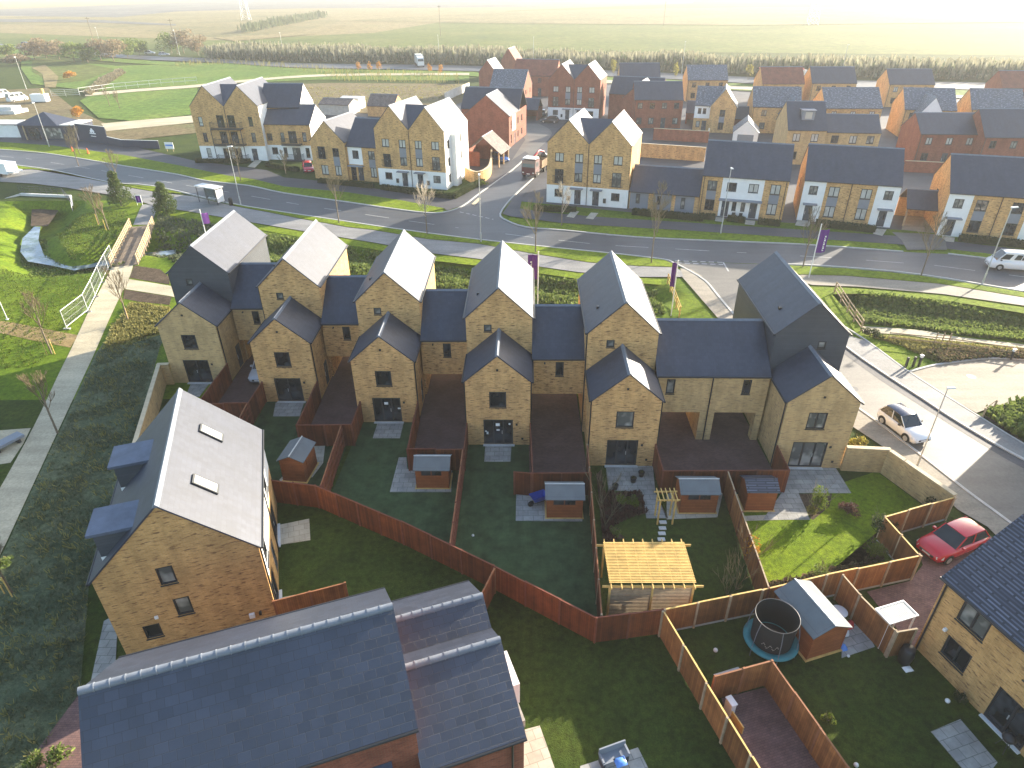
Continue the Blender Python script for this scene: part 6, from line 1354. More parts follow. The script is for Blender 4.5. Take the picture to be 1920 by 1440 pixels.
# bollards and boards by the turning head
def bollard(label, px, h, white):
    x, y = G2(*px); r = thing('bollard', label, 'bollard', (x, y, .02), R(20), 'timber bollards by the turning head'); q = MB(); q.box(-.075, .075, -.075, .075, 0, h); q.build('post', 'black_plastic', r)
    if white: q = MB(); q.box(-.1, .1, -.1, .1, h + .002, h + .2); q.box(-.13, .13, -.13, .13, h + .202, h + .23); q.build('cap', 'white_plastic', r)
bollard('plain dark bollard at the footway edge, leftmost of three', (1697.5, 689), .95, False); bollard('plain dark bollard, middle of three by the footway', (1711, 688), .95, False); bollard('white capped bollard beside two plain ones', (1722, 687), .85, True); bollard('white capped bollard alone at the far side of the turning head', (1894, 675.5), .85, True)
def rails(name, label, cat, px, h, nr, mat, bay=2.2, world=False, t=.09):
    P = [Vector(p) for p in px] if world else [Vector(G2(*p)) for p in px]; o = P[0]; r = thing(name, label, cat, (o.x, o.y))
    rl = MB()
    for a, b in zip(P, P[1:]):
        L = (b - a).length; d = (b - a) / L; nb = max(1, round(L / bay))
        for k in range(nb + 1): q = MB(); c = a + d * (L * k / nb) - o; q.obox(c - d * t * .6, c + d * t * .6, t * 1.2, 0, h + .05); q.build('post', mat, r)
        for k in range(nr): z = h * (k + 1) / nr - .1; n_ = Vector((-d.y, d.x)) * t; rl.obox(a - o + n_, b - o + n_, t * .5, z, z + .1)
    rl.build('rail', mat, r); return r
rails('rail_fence', 'post and rail timber fence beside the ditch east of the dark clad end house', 'fence', [(1564, 549), (1588, 586), (1613, 622)], 1.15, 3, 'post_timber')
rails('rail_fence', 'yellow post and rail fence glimpsed between the roofs beside the rolled flag', 'fence', [(1251, 533), (1273, 595)], 1.15, 3, 'pale_timber')
rails('timber_barrier', 'low dark timber barrier at the corner of the planting bed', 'barrier', [(1842, 783), (1862, 768)], .8, 1, 'old_timber', bay=2)
x, y = G2(1750, 648); r = thing('interpretation_board', 'three legged timber notice frame in the dry grass bank', 'notice frame', (x, y), R(-10))
for k in range(3): q = MB(); q.box(k * .55, k * .55 + .07, 0, .07, 0, 1.3); q.build('leg', 'old_timber', r)
q = MB(); q.box(.08, 1.2, .01, .05, 1.0, 1.08); q.build('crossbar', 'old_timber', r)
rails('wire_fence', 'thin post and wire fence along the dry grass bank', 'fence', [(1664, 640), (1780, 652), (1920, 672)], .9, 2, 'old_timber', bay=2.4, t=.03)
# temporary mesh panels on the park lawn
def mesh_panel(label, a, b, h=1.9):
    A, B = Vector(G2(*a)), Vector(G2(*b)); d = B - A; L = d.length; r = thing('barrier_panel', label, 'barrier panel', (A.x, A.y), math.atan2(d.y, d.x), 'temporary mesh barrier panels')
    q = MB()
    for p in ([(0, 0, 0), (0, 0, h)], [(L, 0, 0), (L, 0, h)], [(0, 0, h), (L, 0, h)], [(0, 0, .25), (L, 0, .25)]): q.tube(p, .035, 6)
    q.build('frame', 'pale_metal', r); q = MB()
    for k in range(1, int(L / .18)): q.box(k * .18 - .004, k * .18 + .004, -.004, .004, .25, h)
    for z in (.8, 1.35): q.box(0, L, -.006, .006, z, z + .012)
    q.build('mesh', 'galvanised', r); q = MB()
    for xx in (.0, L): q = MB(); q.box(xx - .1, xx + .1, -.3, .3, 0, .1); q.build('foot', 'concrete', r)
pts = [(126, 617), (166, 585), (180, 557), (192, 530), (204, 506), (214, 489)]
for k in range(5): mesh_panel(['mesh barrier panel nearest the brown track', 'mesh barrier panel second from the brown track', 'middle mesh barrier panel beside the beige path', 'mesh barrier panel second from the footbridge', 'mesh barrier panel closest to the footbridge'][k], pts[k], pts[k + 1])
pts = [(215, 166), (236, 164), (258, 163), (280, 161), (303, 160), (326, 158), (349, 157)]
rails('mesh_fence', 'pale mesh fence along the far gravel path on the mound', 'fence', [(150, 178), (215, 169), (303, 161), (370, 156)], 1.9, 2, 'pale_metal', bay=3.5, t=.05)
rails('mesh_fence', 'grey mesh fence left of the pale mound fence at far left', 'fence', [(98, 182), (150, 180)], 1.9, 4, 'galvanised', bay=3, t=.05)
x, y = G2(14, 599); q = MB(); q.tube([(0, 0, 0), (0, 0, 1.9)], .04, 6); q.box(-.12, .12, -.12, .12, 0, .06); o = q.build('marker_post', 'pale_metal'); o.location = (x, y, 0); setprops(o, 'single pale post on the park lawn at the left edge', 'post')
# footbridge
a0, a1 = Vector(G2(234, 499)), Vector(G2(268, 424)); d = (a1 - a0).normalized(); n_ = Vector((-d.y, d.x)); r = thing('footbridge', 'timber footbridge with slatted parapets carrying the beige path over the stream', 'footbridge', (a0.x, a0.y, 0))
Lb2 = (a1 - a0).length
q = MB(); q.obox((0, 0), tuple(a1 - a0), 2.9, -.12, .05); q.build('deck', 'bridge_deck', r)
for s in (-1, 1):
    q = MB(); off = n_ * s * 1.4; N = int(Lb2 / 1.5)
    pp = q
    for k in range(N + 1): q = MB(); c = d * (Lb2 * k / N) + off; q.obox(c - d * .06, c + d * .06, .12, -.5, 1.25); q.build('parapet_post', 'post_timber', r)
    q = MB()
    for z in (.2, .5, .8, 1.1): q.obox(off, off + d * Lb2, .05, z, z + .14)
    q.build('parapet_rail', 'post_timber', r)
q = MB(); q.obox(-n_ * 1.6, n_ * 1.6, .5, -1.4, -.13); q.build('abutment', 'concrete', r); q = MB(); q.obox(d * Lb2 - n_ * 1.6, d * Lb2 + n_ * 1.6, .5, -1.4, -.13); q.build('abutment', 'concrete', r)
# culvert headwall
a0, a1 = Vector(G2(40, 372, -.4)), Vector(G2(128, 378, -.4)); d = (a1 - a0); L = d.length; r = thing('culvert', 'pale concrete culvert headwall with dark rails where the stream passes under the road', 'culvert', (a0.x, a0.y, 0), math.atan2(d.y, d.x) + R(4))
q = MB(); o0, o1 = L * .36, L * .74
q.box(0, o0, 0, .4, -1.6, .35); q.box(o1, L, 0, .4, -1.6, .35); q.box(o0, o1, 0, .4, -.35, .35); q.build('headwall', 'pale_concrete', r)
q = MB(); q.box(o0, o1, 2.5, 2.7, -1.6, -.36); q.box(o0, o1, .4, 2.5, -.36, -.3); q.build('barrel', 'black_plastic', r)
q = MB(); q.mesh([(0, 0, -1.5), (-2.2, -3.2, -1.2), (-2.2, -3.2, -.3), (0, 0, .35), (0, .4, .35), (-2.4, -3.0, -.3)], [(0, 3, 2, 1), (3, 4, 5, 2)]); q.build('wing_wall', 'pale_concrete', r); q = MB(); q.mesh([(L, 0, -1.5), (L + 2.4, -3.0, -1.2), (L + 2.4, -3.0, -.3), (L, 0, .35), (L, .4, .35), (L + 2.6, -2.8, -.3)], [(0, 1, 2, 3), (2, 5, 4, 3)]); q.build('wing_wall', 'pale_concrete', r)
q = MB()
for z in (.75, 1.1, 1.42): q.tube([(-.2, .3, z), (L * .85, .3, z), (L + 2.4, -2.7, z - .6)], .03, 6)
for k in range(9): u = -.2 + (L * .85 + .2) * k / 8; q.tube([(u, .3, .35), (u, .3, 1.45)], .03, 6)
for k in range(1, 5): u = k / 4; q.tube([(L * .85 + (L * .15 + 2.4) * u, .3 - 3.0 * u, .35 - .6 * u), (L * .85 + (L * .15 + 2.4) * u, .3 - 3.0 * u, 1.45 - .6 * u)], .03, 6)
q.build('railing', 'dark_metal', r)
x, y = G2(8, 330); r = thing('van_trailer', 'white trailer unit at the left edge beside the culvert', 'trailer', (x, y, .1), R(-20)); q = MB(); q.box(-3.0, 2.6, -1.0, 1.0, .55, 2.3); q.box(2.4, 3.8, -.9, .9, .9, 1.1); q.build('body', 'white_paint', r); [(lambda q: (q.tube([(xx, s * .75, .34), (xx, s * 1.0, .34)], .34, 14), q.build('wheel', 'rubber', r)))(MB()) for xx in (-.8, .4) for s in (-1, 1)]
# park bench slab, stray things
x, y = G2(14, 838); r = thing('park_bench', 'dark chunky backless bench on the gravel pad at the left edge', 'bench', (x, y, .03), R(62)); q = MB(); q.box(-1.1, 1.1, -.42, .42, .32, .5); q.build('seat', 'grey_panel', r)
for s in (-.8, .6): q = MB(); q.box(s, s + .2, -.36, .36, 0, .318); q.build('leg', 'dark_metal', r)
for k, px in enumerate(((137, 285), (166, 289))):
    lathe_obj('traffic_cone', ['orange traffic cone on the far verge, left one', 'orange traffic cone on the far verge, right one'][k], 'traffic cone', px, [(.25, 0), (.25, .05), (.17, .06), (.05, 1.0), (0, 1.0)], 'orange_plastic', .14, 12)
# poles and pylon of the far country
def pole(label, px, h):
    x, y = G2(*px); r = thing('telegraph_pole', label, 'pole', (x, y)); q = MB(); q.tube([(0, 0, 0), (0, 0, h)], [.16, .11], 6); q.build('mast', 'bark', r); q = MB(); q.box(-1.1, 1.1, -.07, .07, h - .7, h - .55); q.build('crossarm', 'bark', r)
pole('telegraph pole in the pale field at left', (333, 100), 14); pole('telegraph pole rising above the green field centre', (826, 68), 16); pole('telegraph pole in the far field right of centre', (1244, 48), 18); pole('telegraph pole left of the lattice pylon field', (180, 92), 14)
def pylon(label, px, h):
    x, y = G2(*px); r = thing('pylon', label, 'pylon', (x, y)); q = MB(); wb = 3.4
    for sx in (-1, 1):
        for sy in (-1, 1): q.tube([(sx * wb, sy * wb, 0), (sx * .9, sy * .9, h * .7), (sx * .3, sy * .3, h)], .14, 4)
    for k in range(7):
        f0, f1 = k / 7 * .7, (k + 1) / 7 * .7; w0, w1 = wb + (.9 - wb) * k / 7, wb + (.9 - wb) * (k + 1) / 7
        for s in (-1, 1): q.tube([(-w0, s * w0, h * f0), (w1, s * w1, h * f1)], .08, 4); q.tube([(w0, s * w0, h * f0), (-w1, s * w1, h * f1)], .08, 4); q.tube([(s * w0, -w0, h * f0), (s * w1, w1, h * f1)], .08, 4)
    for z, a in ((.72, 6), (.82, 4.5), (.92, 5)): q.tube([(-a, 0, h * z), (a, 0, h * z)], .14, 4)
    q.build('lattice', 'galvanised', r)
pylon('tall lattice pylon standing in the far green field at right', (1522, 47), 42); pylon('tall lattice pylon standing in the pale field at upper left', (462, 38), 42)

# ------------------------------------------------------------------ vegetation
def limb(mb, p, d, L, r, depth, rg, spread=.6, up=.25, n=3, tips=None, rmin=.008):
    pts = [Vector(p)]; dd = Vector(d).normalized()
    for k in range(3):
        dd = (dd + Vector((rg.uniform(-.14, .14), rg.uniform(-.14, .14), up * .25))).normalized(); pts.append(pts[-1] + dd * L / 3)
    r = max(r, rmin); mb.tube(pts, [r, r * .85, r * .7, r * .55], 5 if r > .02 else 3, cap=False)
    if depth <= 0:
        if tips is not None: tips.append(pts[-1])
        return
    for k in range(n):
        t = rg.uniform(.45, 1.0); i = min(2, int(t * 3)); q = pts[i].lerp(pts[i + 1], t * 3 - i)
        a = rg.uniform(0, 6.28); s = rg.uniform(spread * .6, spread)
        nd = (dd + Vector((math.cos(a) * s, math.sin(a) * s, up * rg.uniform(0, 1)))).normalized()
        limb(mb, q, nd, L * rg.uniform(.5, .72), r * .55, depth - 1, rg, spread, up, n, tips, rmin)
def twig_crown(rg, h, r0, dens, depth=2):
    mb = MB(); tips = []
    for k in range(dens):
        t = rg.uniform(.32, .92); a = k * 2.4 + rg.uniform(-.3, .3); s = rg.uniform(.45, .8)
        limb(mb, (0, 0, h * t), (math.cos(a) * s, math.sin(a) * s, .9), h * (.34 * (1.15 - t) + .08), r0 * .35 * (1.2 - t), depth, rg, .6, .4, 4, tips, .016)
    return mb, tips
def sapling(label, base, h, mat='brown_twigs', dens=9, stake=0, group='young bare street trees', seed=None, z=.1):
    x, y = G2(*base); rg = random.Random(seed or label); r = thing('bare_tree', label, 'tree', (x, y, z), rg.uniform(0, 6), group)
    q = MB(); q.tube([(0, 0, -.1), (rg.uniform(-.04, .04), rg.uniform(-.04, .04), h * .4), (rg.uniform(-.08, .08), rg.uniform(-.08, .08), h * .75), (0, 0, h)], [.08, .065, .045, .012], 6); q.build('trunk', 'bark', r)
    q, t = twig_crown(rg, h, .11, dens); q.build('crown', mat, r)
    if stake:
        s = .35
        for k in range(stake): q = MB(); a = k * 2.1; q.tube([(s * math.cos(a), s * math.sin(a), -.1), (s * math.cos(a), s * math.sin(a), 1.5)], .035, 6); q.build('stake', 'pale_timber', r)
    return r
TREES = [((148, 312), 5.0, 'bare street tree on the near verge above the culvert'), ((225, 352), 5.0, 'bare street tree behind the left pine'), ((636, 419), 5.8, 'bare street tree on the near verge above the second row house'), ((801, 441), 6.0, 'thin bare street tree in front of the white bay corner house'), ((1004, 474), 6.2, 'bare street tree on the sunlit verge right of the near lamp'),
         ((1221, 494), 6.6, 'bare street tree on the verge above the fifth row house'), ((1505, 502), 6.0, 'bare street tree beside the purple lettered flag'), ((1726, 519), 6.2, 'bare street tree between the flag and the right hand lamp'), ((452, 341), 5.4, 'bare street tree in front of the apartment block balconies'), ((1232, 437), 5.6, 'bare street tree in front of the low garage block'), ((1053, 424), 5.0, 'slim bare street tree before the centre town house'), ((536, 326), 3.4, 'small bare tree beside the flats with the red car'), ((150, 290), 5.0, 'thin bare tree by the left traffic cone')]
for b_, h, lab in TREES: sapling(lab, b_, h, 'brown_twigs' if b_[0] not in (1053, 801) else 'pale_bark', dens=14)
for b_, h, lab, st in (((97, 663), 5.2, 'bare young tree with two stakes on the park lawn below the brown track', 2), ((241, 604), 5.0, 'staked bare young tree in the dry grass beside the beige path', 1), ((108, 812), 4.6, 'bare russet young tree on the right edge of the beige path', 0), ((22, 1112), 3.8, 'bare young tree with crossed stakes at the left edge in the scrub', 2), ((186, 420), 4.6, 'bare young tree between the culvert and the footbridge', 1), ((204, 432), 4.2, 'leaning bare young tree beside the footbridge approach', 1), ((225, 205), 4.0, 'bare young tree on the far mound slope', 0), ((206, 200), 4.0, 'bare young tree left on the far mound slope', 0)):
    sapling(lab, b_, h, 'russet_twigs', 11, st, 'young bare trees in the park', z=0)
def leaf_blob(mb, rg, c, rad, n, size, flat=1.0, shell=.55):
    for k in range(n):
        v = Vector((rg.gauss(0, 1), rg.gauss(0, 1), rg.gauss(0, 1))).normalized() * rad * rg.uniform(shell, 1.0) ** .6; v.z *= flat
        p = Vector(c) + v; a = Vector((rg.gauss(0, 1), rg.gauss(0, 1), rg.gauss(0, 1))).normalized(); b = a.cross(Vector((rg.gauss(0, 1), rg.gauss(0, 1), rg.gauss(0, 1)))).normalized(); s = size * rg.uniform(.6, 1.3)
        mb.face([p - a * s - b * s * .45, p + a * s - b * s * .25, p + a * s * .9 + b * s * .45, p - a * s * .8 + b * s * .4])
def pine(label, base, h, rad):
    x, y = G2(*base); rg = random.Random(label); r = thing('pine_tree', label, 'tree', (x, y, 0), 0, 'bushy pines beside the path')
    q = MB(); q.tube([(0, 0, -.1), (.05, 0, h * .5), (0, 0, h * .95)], [.14, .09, .02], 8); q.build('trunk', 'bark', r)
    q = MB()
    for k in range(46):
        t = (k + .5) / 46; z = h * (.10 + .88 * t); rr = rad * (1.05 - t) ** .75 * (.75 + .25 * math.sin(k * 2.3)); a = k * 2.4
        for j in range(2): f = rg.uniform(.35, .95); leaf_blob(q, rg, (rr * f * math.cos(a + j * 3 + rg.uniform(-.4, .4)), rr * f * math.sin(a + j * 3), z + rg.uniform(-.15, .2)), .55 * (1.2 - t * .6), 60, .10, .7, .2)
    q.build('crown', 'pine_needles', r)
pine('left bushy pine beside the main road footway', (228, 386), 4.9, 2.3); pine('right bushy pine at the path junction', (314, 404), 4.6, 2.2)
def shrub(label, base, h, rad, mat, n=260, size=.07, group=None, twigs=None, name='shrub', z=.02, clumps=6):
    x, y = G2(*base); rg = random.Random(label); r = thing(name, label, 'shrub', (x, y, z), rg.uniform(0, 6), group)
    q = MB()
    for k in range(5): a = k * 1.26; limb(q, (0, 0, 0), (math.cos(a) * .4, math.sin(a) * .4, 1), h * .8, .018, 2 if twigs else 1, rg, .5, .4, 3)
    q.build('stem', twigs or 'bark', r)
    if mat:
        q = MB()
        for k in range(clumps): a = k * 2.4; f = rg.uniform(0, .75); leaf_blob(q, rg, (rad * f * math.cos(a), rad * f * math.sin(a), h * rg.uniform(.35, .8)), rad * .55, n // clumps, size, h / rad * .45, .3)
        q.build('foliage', mat, r)
    return r
shrub('tall yellow green conifer shrub in the bed beside the sunlit lawn', (1528, 962), 2.1, .5, 'shrub_leaves', 900, .06, clumps=14)
shrub('yellow leaved shrub at the edge of the sunlit lawn bed', (1520, 965), .8, .45, 'yellow_leaves', 420, .06); shrub('dark purple shrub ring standing alone on the lawn', (1588, 965), .8, .6, 'purple_leaves', 700, .06)
shrub('dark green shrub against the fence corner by the red car', (1650, 1010), 1.7, .75, 'hedge_leaves', 1100, .07, clumps=10); shrub('speckled green shrub below the dark fence corner shrub', (1638, 1050), 1.3, .65, 'shrub_leaves', 900, .06, clumps=9); shrub('pale twiggy shrub near the trampoline fence on the sunlit lawn', (1535, 1085), 1.0, .7, 'olive_leaves', 500, .05, twigs='brown_twigs')
shrub('orange leaved shrub at the corner of the pergola lawn', (1405, 1058), 2.1, .7, 'orange_leaves', 260, .06, twigs='russet_twigs'); shrub('bare twiggy shrub against the honey fence beside the pergola', (1380, 1105), 2.2, .9, None, twigs='russet_twigs'); shrub('second bare twiggy shrub left of the orange leaved one', (1362, 1120), 1.6, .6, None, twigs='brown_twigs')
shrub('bright yellow green spiky shrub beside the end house wall', (1608, 845), 1.1, .7, 'yellow_leaves', 700, .09); shrub('pale leaved shrub at the far end of the garden wall', (1762, 958), 1.5, .6, 'olive_leaves', 700, .06, clumps=8); shrub('low dark shrub behind the honey fence below the garden wall end', (1745, 962), .9, .7, 'hedge_leaves', 500, .06)
shrub('tall bare twiggy shrub in the bed left of the grey patio', (1135, 985), 2.4, .6, None, twigs='brown_twigs'); shrub('second tall bare twiggy shrub nearest the patio bed', (1128, 945), 2.2, .5, None, twigs='brown_twigs')
shrub('green shrub in the triangular bed below the grey patio', (1165, 945), .7, .5, 'shrub_leaves', 460, .06); shrub('yellow green shrub at the right of the triangular bed', (1185, 948), .7, .45, 'shrub_leaves', 420, .06); shrub('small green shrub left of the big pergola', (1152, 1005), .6, .35, 'olive_leaves', 320, .05); shrub('russet shrub patch left of the big pergola', (1142, 1018), .5, .4, 'purple_leaves', 320, .05)
shrub('small yellow green shrub in the bottom left scrub corner', (70, 1434), .6, .45, 'olive_leaves', 380, .07); shrub('green shrub beside the pink paved drive at the bottom left', (112, 1425), .8, .6, 'olive_leaves', 420, .07)
shrub('low yellow green shrub at the left edge in the scrub', (2, 1064), .6, .7, 'olive_leaves', 420, .07)  # leafy clump added in place of a sunlit patch of grass
shrub('small green plant against the fence of the shaded garden', (1549, 1353), .5, .28, 'shrub_leaves', 240, .06); shrub('green garden plant against the wall of the tile roofed house', (1798, 1318), .6, .3, 'hedge_leaves', 240, .06)
shrub('round dark shrub at the end of the ditch path', (1640, 634), .8, .6, 'hedge_leaves', 420, .07); shrub('dark shrub pair leftmost beside the ditch path', (1622, 628), .6, .5, 'hedge_leaves', 320, .07)
shrub('leaf shrub at the corner of the curved garden wall', (905, 350), .8, .9, 'shrub_leaves', 300, .1); shrub('round golden shrub beside the site cabin', (147, 226), 3.2, 2.2, 'orange_leaves', 420, .22, name='round_tree')
shrub('small orange tree on the far left mound', (132, 150), 3.0, 2.4, 'orange_leaves', 420, .25, name='round_tree'); shrub('tall yellow sapling between the back row roofs', (1150, 142), 5.0, 1.2, 'yellow_leaves', 300, .2, name='round_tree'); shrub('yellow sapling right of the lightly frosted roof', (1266, 146), 5.0, 1.2, 'yellow_leaves', 300, .2, name='round_tree'); shrub('yellow sapling left of the articulated lorry', (1402, 152), 5.0, 1.2, 'yellow_leaves', 300, .2, name='round_tree')
for k, (px, lab) in enumerate((((672, 134), 'orange sapling leftmost below the distant road'), ((693, 134), 'orange sapling second from left below the distant road'), ((712, 134), 'orange sapling left of the white lorry cab'), ((806, 138), 'orange sapling right of the white lorry cab'), ((826, 140), 'orange sapling farther right of the white lorry cab'))): shrub(lab, px, 3.4, 1.0, 'orange_leaves', 160, .22, name='round_tree')
# hedges of the front gardens
def hedge(label, pts, h, wd, mat='hedge_leaves', dens=130):
    P = [Vector(G2(*p)) for p in pts]; o = P[0]; rg = random.Random(label); q = MB(); c = MB(); r = thing('hedge', label, 'hedge', (o.x, o.y, .05), 0, 'clipped front garden hedges')
    for a, b in zip(P, P[1:]):
        L = (b - a).length; d = (b - a) / L; n_ = Vector((-d.y, d.x)); c.obox(a - o, b - o, wd * .7, 0, h * .85)
        for k in range(int(L * dens * (h + wd))):
            s = rg.choice((0, 1, 2, 2)); u = rg.uniform(0, L); pos = a - o + d * u
            v = (n_ * (wd * .42) * (1 if s else -1), rg.uniform(0, h)) if s < 2 else (n_ * rg.uniform(-.5, .5) * wd, h * rg.uniform(.82, 1.02))
            p = Vector((pos.x + v[0].x, pos.y + v[0].y, v[1])); e1 = Vector((rg.gauss(0, 1), rg.gauss(0, 1), rg.gauss(0, 1))).normalized() * .11; e2 = Vector((rg.gauss(0, 1), rg.gauss(0, 1), rg.gauss(0, 1))).normalized() * .08; q.face([p - e1, p + e2, p + e1, p - e2])
    c.build('core', mat, r); q.build('foliage', mat, r)
hedge('clipped hedge before the left white bay town house', [(716, 356), (770, 364), (850, 374), (872, 362), (905, 345)], .8, 1.0); hedge('clipped hedge before the gable fronted house', [(598, 343), (700, 354)], .7, .9)
hedge('clipped hedge before the centre town house and garage block', [(1000, 395), (1080, 398)], .7, .9); hedge('clipped hedge before the low garage block', [(1185, 402), (1318, 415)], .8, 1.0); hedge('clipped hedge left of the first grey door of the semi pair', [(1310, 410), (1340, 412)], .7, .9); hedge('clipped hedge between the twin grey doors', [(1363, 414), (1396, 418)], .7, .9); hedge('clipped hedge right of the twin grey doors', [(1420, 420), (1462, 424)], .7, .9)
hedge('long clipped hedge before the middle semi detached pair', [(1528, 424), (1640, 436)], .8, 1.0); hedge('clipped hedge before the right hand semi detached pair', [(1796, 452), (1925, 465)], .8, 1.0); hedge('clipped hedge before the apartment block', [(368, 306), (470, 306)], .7, .9); hedge('clipped hedge before the flats with balcony', [(500, 312), (560, 322)], .7, .9)
for a, b, c_, d_ in (((1072, 396), (1086, 398), (1076, 410), (1062, 408)), ((1108, 400), (1122, 401), (1112, 413), (1098, 411)), ((1342, 408), (1358, 410), (1356, 418), (1340, 416)), ((1398, 414), (1416, 416), (1414, 424), (1396, 422)), ((1495, 414), (1522, 417), (1516, 427), (1490, 424)), ((1642, 430), (1662, 432), (1654, 444), (1636, 440)), ((1766, 444), (1790, 447), (1788, 456), (1764, 453)), ((480, 300), (494, 300), (478, 316), (464, 314))): sheet('garden_path', [a, b, c_, d_], 'pale_slabs', .125)
# uncountable ground cover: coarse tufts in the ditches, scrub and beds
def inside(p, poly):
    c = False; j = len(poly) - 1
    for i in range(len(poly)):
        if (poly[i][1] > p[1]) != (poly[j][1] > p[1]) and p[0] < (poly[j][0] - poly[i][0]) * (p[1] - poly[i][1]) / (poly[j][1] - poly[i][1]) + poly[i][0]: c = not c
        j = i
    return c
def tufts(name, label, px, n, h, mat, wd=.5, seed=1, blades=4, lean=.5, clump=None):
    poly = [G2(*p) for p in px]; xs = [p[0] for p in poly]; ys = [p[1] for p in poly]; rg = random.Random(seed); q = MB(); k = 0
    cl = clump or 0
    while k < n:
        p = (rg.uniform(min(xs), max(xs)), rg.uniform(min(ys), max(ys)))
        if not inside(p, poly): continue
        if cl and noise.noise((p[0] * cl, p[1] * cl, seed)) < -.05: 
            if rg.random() < .8: continue
        k += 1; z = hz(*p) if Y0 < p[1] < Y1 else 0; s = h * rg.uniform(.45, 1.25)
        for b_ in range(blades):
            a = rg.uniform(0, 6.28); ca, sa = math.cos(a), math.sin(a); w_ = wd * s * .35; ln = lean * s * rg.uniform(.2, 1); o = rg.uniform(0, .25) * s
            bx, by = p[0] + ca * o, p[1] + sa * o
            q.face([(bx - sa * w_, by + ca * w_, z - .02), (bx + sa * w_, by - ca * w_, z - .02), (bx + ca * ln + sa * w_ * .5, by + sa * ln - ca * w_ * .5, z + s), (bx + ca * ln - sa * w_ * .5, by + sa * ln + ca * w_ * .5, z + s * .85)])
    o = q.build(name, mat, uv=False); setprops(o, label, 'ground cover', None, 'stuff')
tufts('ditch_growth', 'rough green growth filling the ditch at the right', [(1560, 556), (1606, 546), (1767, 566), (1920, 590), (2000, 602), (2000, 655), (1916, 640), (1800, 628), (1725, 615), (1618, 608)], 5200, .42, 'olive_leaves', 1.0, 2, 3, .7)
tufts('ditch_growth', 'rough green growth in the ditch behind the row houses', [(500, 440), (600, 456), (700, 470), (815, 492), (974, 512), (1085, 526), (1235, 540), (1245, 590), (1060, 575), (860, 548), (690, 520), (500, 490)], 5200, .40, 'olive_leaves', 1.0, 3, 3, .7)
tufts('ditch_growth', 'rough growth on the ditch bank beside the footbridge', [(296, 404), (369, 416), (436, 428), (500, 440), (500, 490), (340, 500), (282, 470)], 1600, .35, 'scrub_leaves', 1.0, 4, 3, .7)
tufts('scrub', 'dark rough scrub between the beige path and the dormer house', [(226, 610), (300, 640), (250, 840), (170, 1060), (150, 1300), (60, 1440), (-60, 1440), (-40, 1160), (20, 1018), (62, 925), (116, 812), (166, 702), (186, 660)], 9000, .13, 'scrub_leaves', .45, 5, 3, 1.3, .4)
tufts('scrub', 'dead pale stalks in the dark scrub strip', [(226, 620), (280, 640), (250, 840), (170, 1060), (150, 1300), (60, 1440), (-60, 1440), (-40, 1160), (60, 930), (186, 665)], 1300, .24, 'dry_stalks', .35, 6, 3, 1.2, .5)
tufts('dry_growth', 'tawny grass on the bank beside the beige path', [(234, 590), (246, 568), (316, 577), (322, 596), (312, 622), (262, 636), (200, 650), (214, 612)], 1500, .30, 'dry_stalks', .6, 7, 4, .8)
tufts('dry_growth', 'dry grass and seed heads on the bank above the turning head', [(1625, 630), (1766, 643), (1920, 658), (2000, 668), (1990, 690), (1930, 675), (1862, 671), (1822, 674), (1762, 682), (1690, 650)], 2600, .28, 'dry_stalks', .5, 8, 4, .7)
tufts('flower_growth', 'faded low planting along the turning head kerb', [(1740, 664), (1800, 658), (1920, 664), (1980, 672), (1930, 676), (1862, 672), (1822, 675), (1768, 682)], 1400, .40, 'flower_bed', .9, 9, 4, .7)
tufts('bed_growth', 'mixed low shrubs in the planting bed at the right edge', [(1848, 780), (1872, 768), (1920, 756), (2000, 750), (2050, 800), (2000, 870), (1920, 828)], 1700, .55, 'olive_leaves', .9, 10, 4, .7, .8)
tufts('bed_growth', 'low planting in the beds of the sunlit garden', [(1440, 1098), (1500, 1087), (1560, 1072), (1620, 1058), (1640, 1040), (1655, 1050), (1550, 1078), (1440, 1103)], 420, .26, 'flower_bed', .8, 11, 4, .7)
tufts('bed_growth', 'low dark planting in the narrow bed left of the pergola garden', [(1120, 890), (1132, 925), (1200, 924), (1214, 960), (1150, 985), (1165, 1010), (1132, 1015)], 500, .2, 'purple_leaves', .8, 12, 4, .7)
tufts('stream_edge', 'reedy growth along the stream edge', [(36, 430), (60, 420), (78, 425), (90, 470), (130, 488), (232, 478), (232, 500), (110, 508), (48, 498), (30, 470)], 900, .28, 'olive_leaves', .7, 13, 3, .6)
tufts('rough_lawn', 'longer grass on the park lawn', [(0, 500), (100, 512), (190, 520), (120, 640), (60, 690), (0, 695)], 2600, .12, 'shrub_leaves', .8, 14, 3, .9)
tufts('rough_lawn', 'longer grass around the pines and footbridge', [(90, 415), (150, 400), (240, 395), (240, 430), (210, 478), (130, 480)], 2200, .16, 'shrub_leaves', .8, 15, 3, .9)
tufts('mound_growth', 'brown bushes in the gully between the mounds', [(170, 180), (200, 160), (235, 138), (225, 132), (190, 150), (160, 178)], 900, 1.0, 'brown_twigs', .5, 16, 4, .8)
tufts('young_whips', 'rows of thin planted whips on the far mound', [(330, 118), (440, 114), (560, 124), (640, 132), (860, 142), (860, 158), (640, 152), (560, 132), (440, 122), (330, 126)], 900, 1.5, 'dry_stalks', .12, 17, 2, .15)
tufts('rough_waste', 'brown weeds on the waste ground', [(540, 165), (860, 160), (885, 178), (700, 205), (560, 195)], 1400, .35, 'dry_stalks', .8, 18, 3, .7)
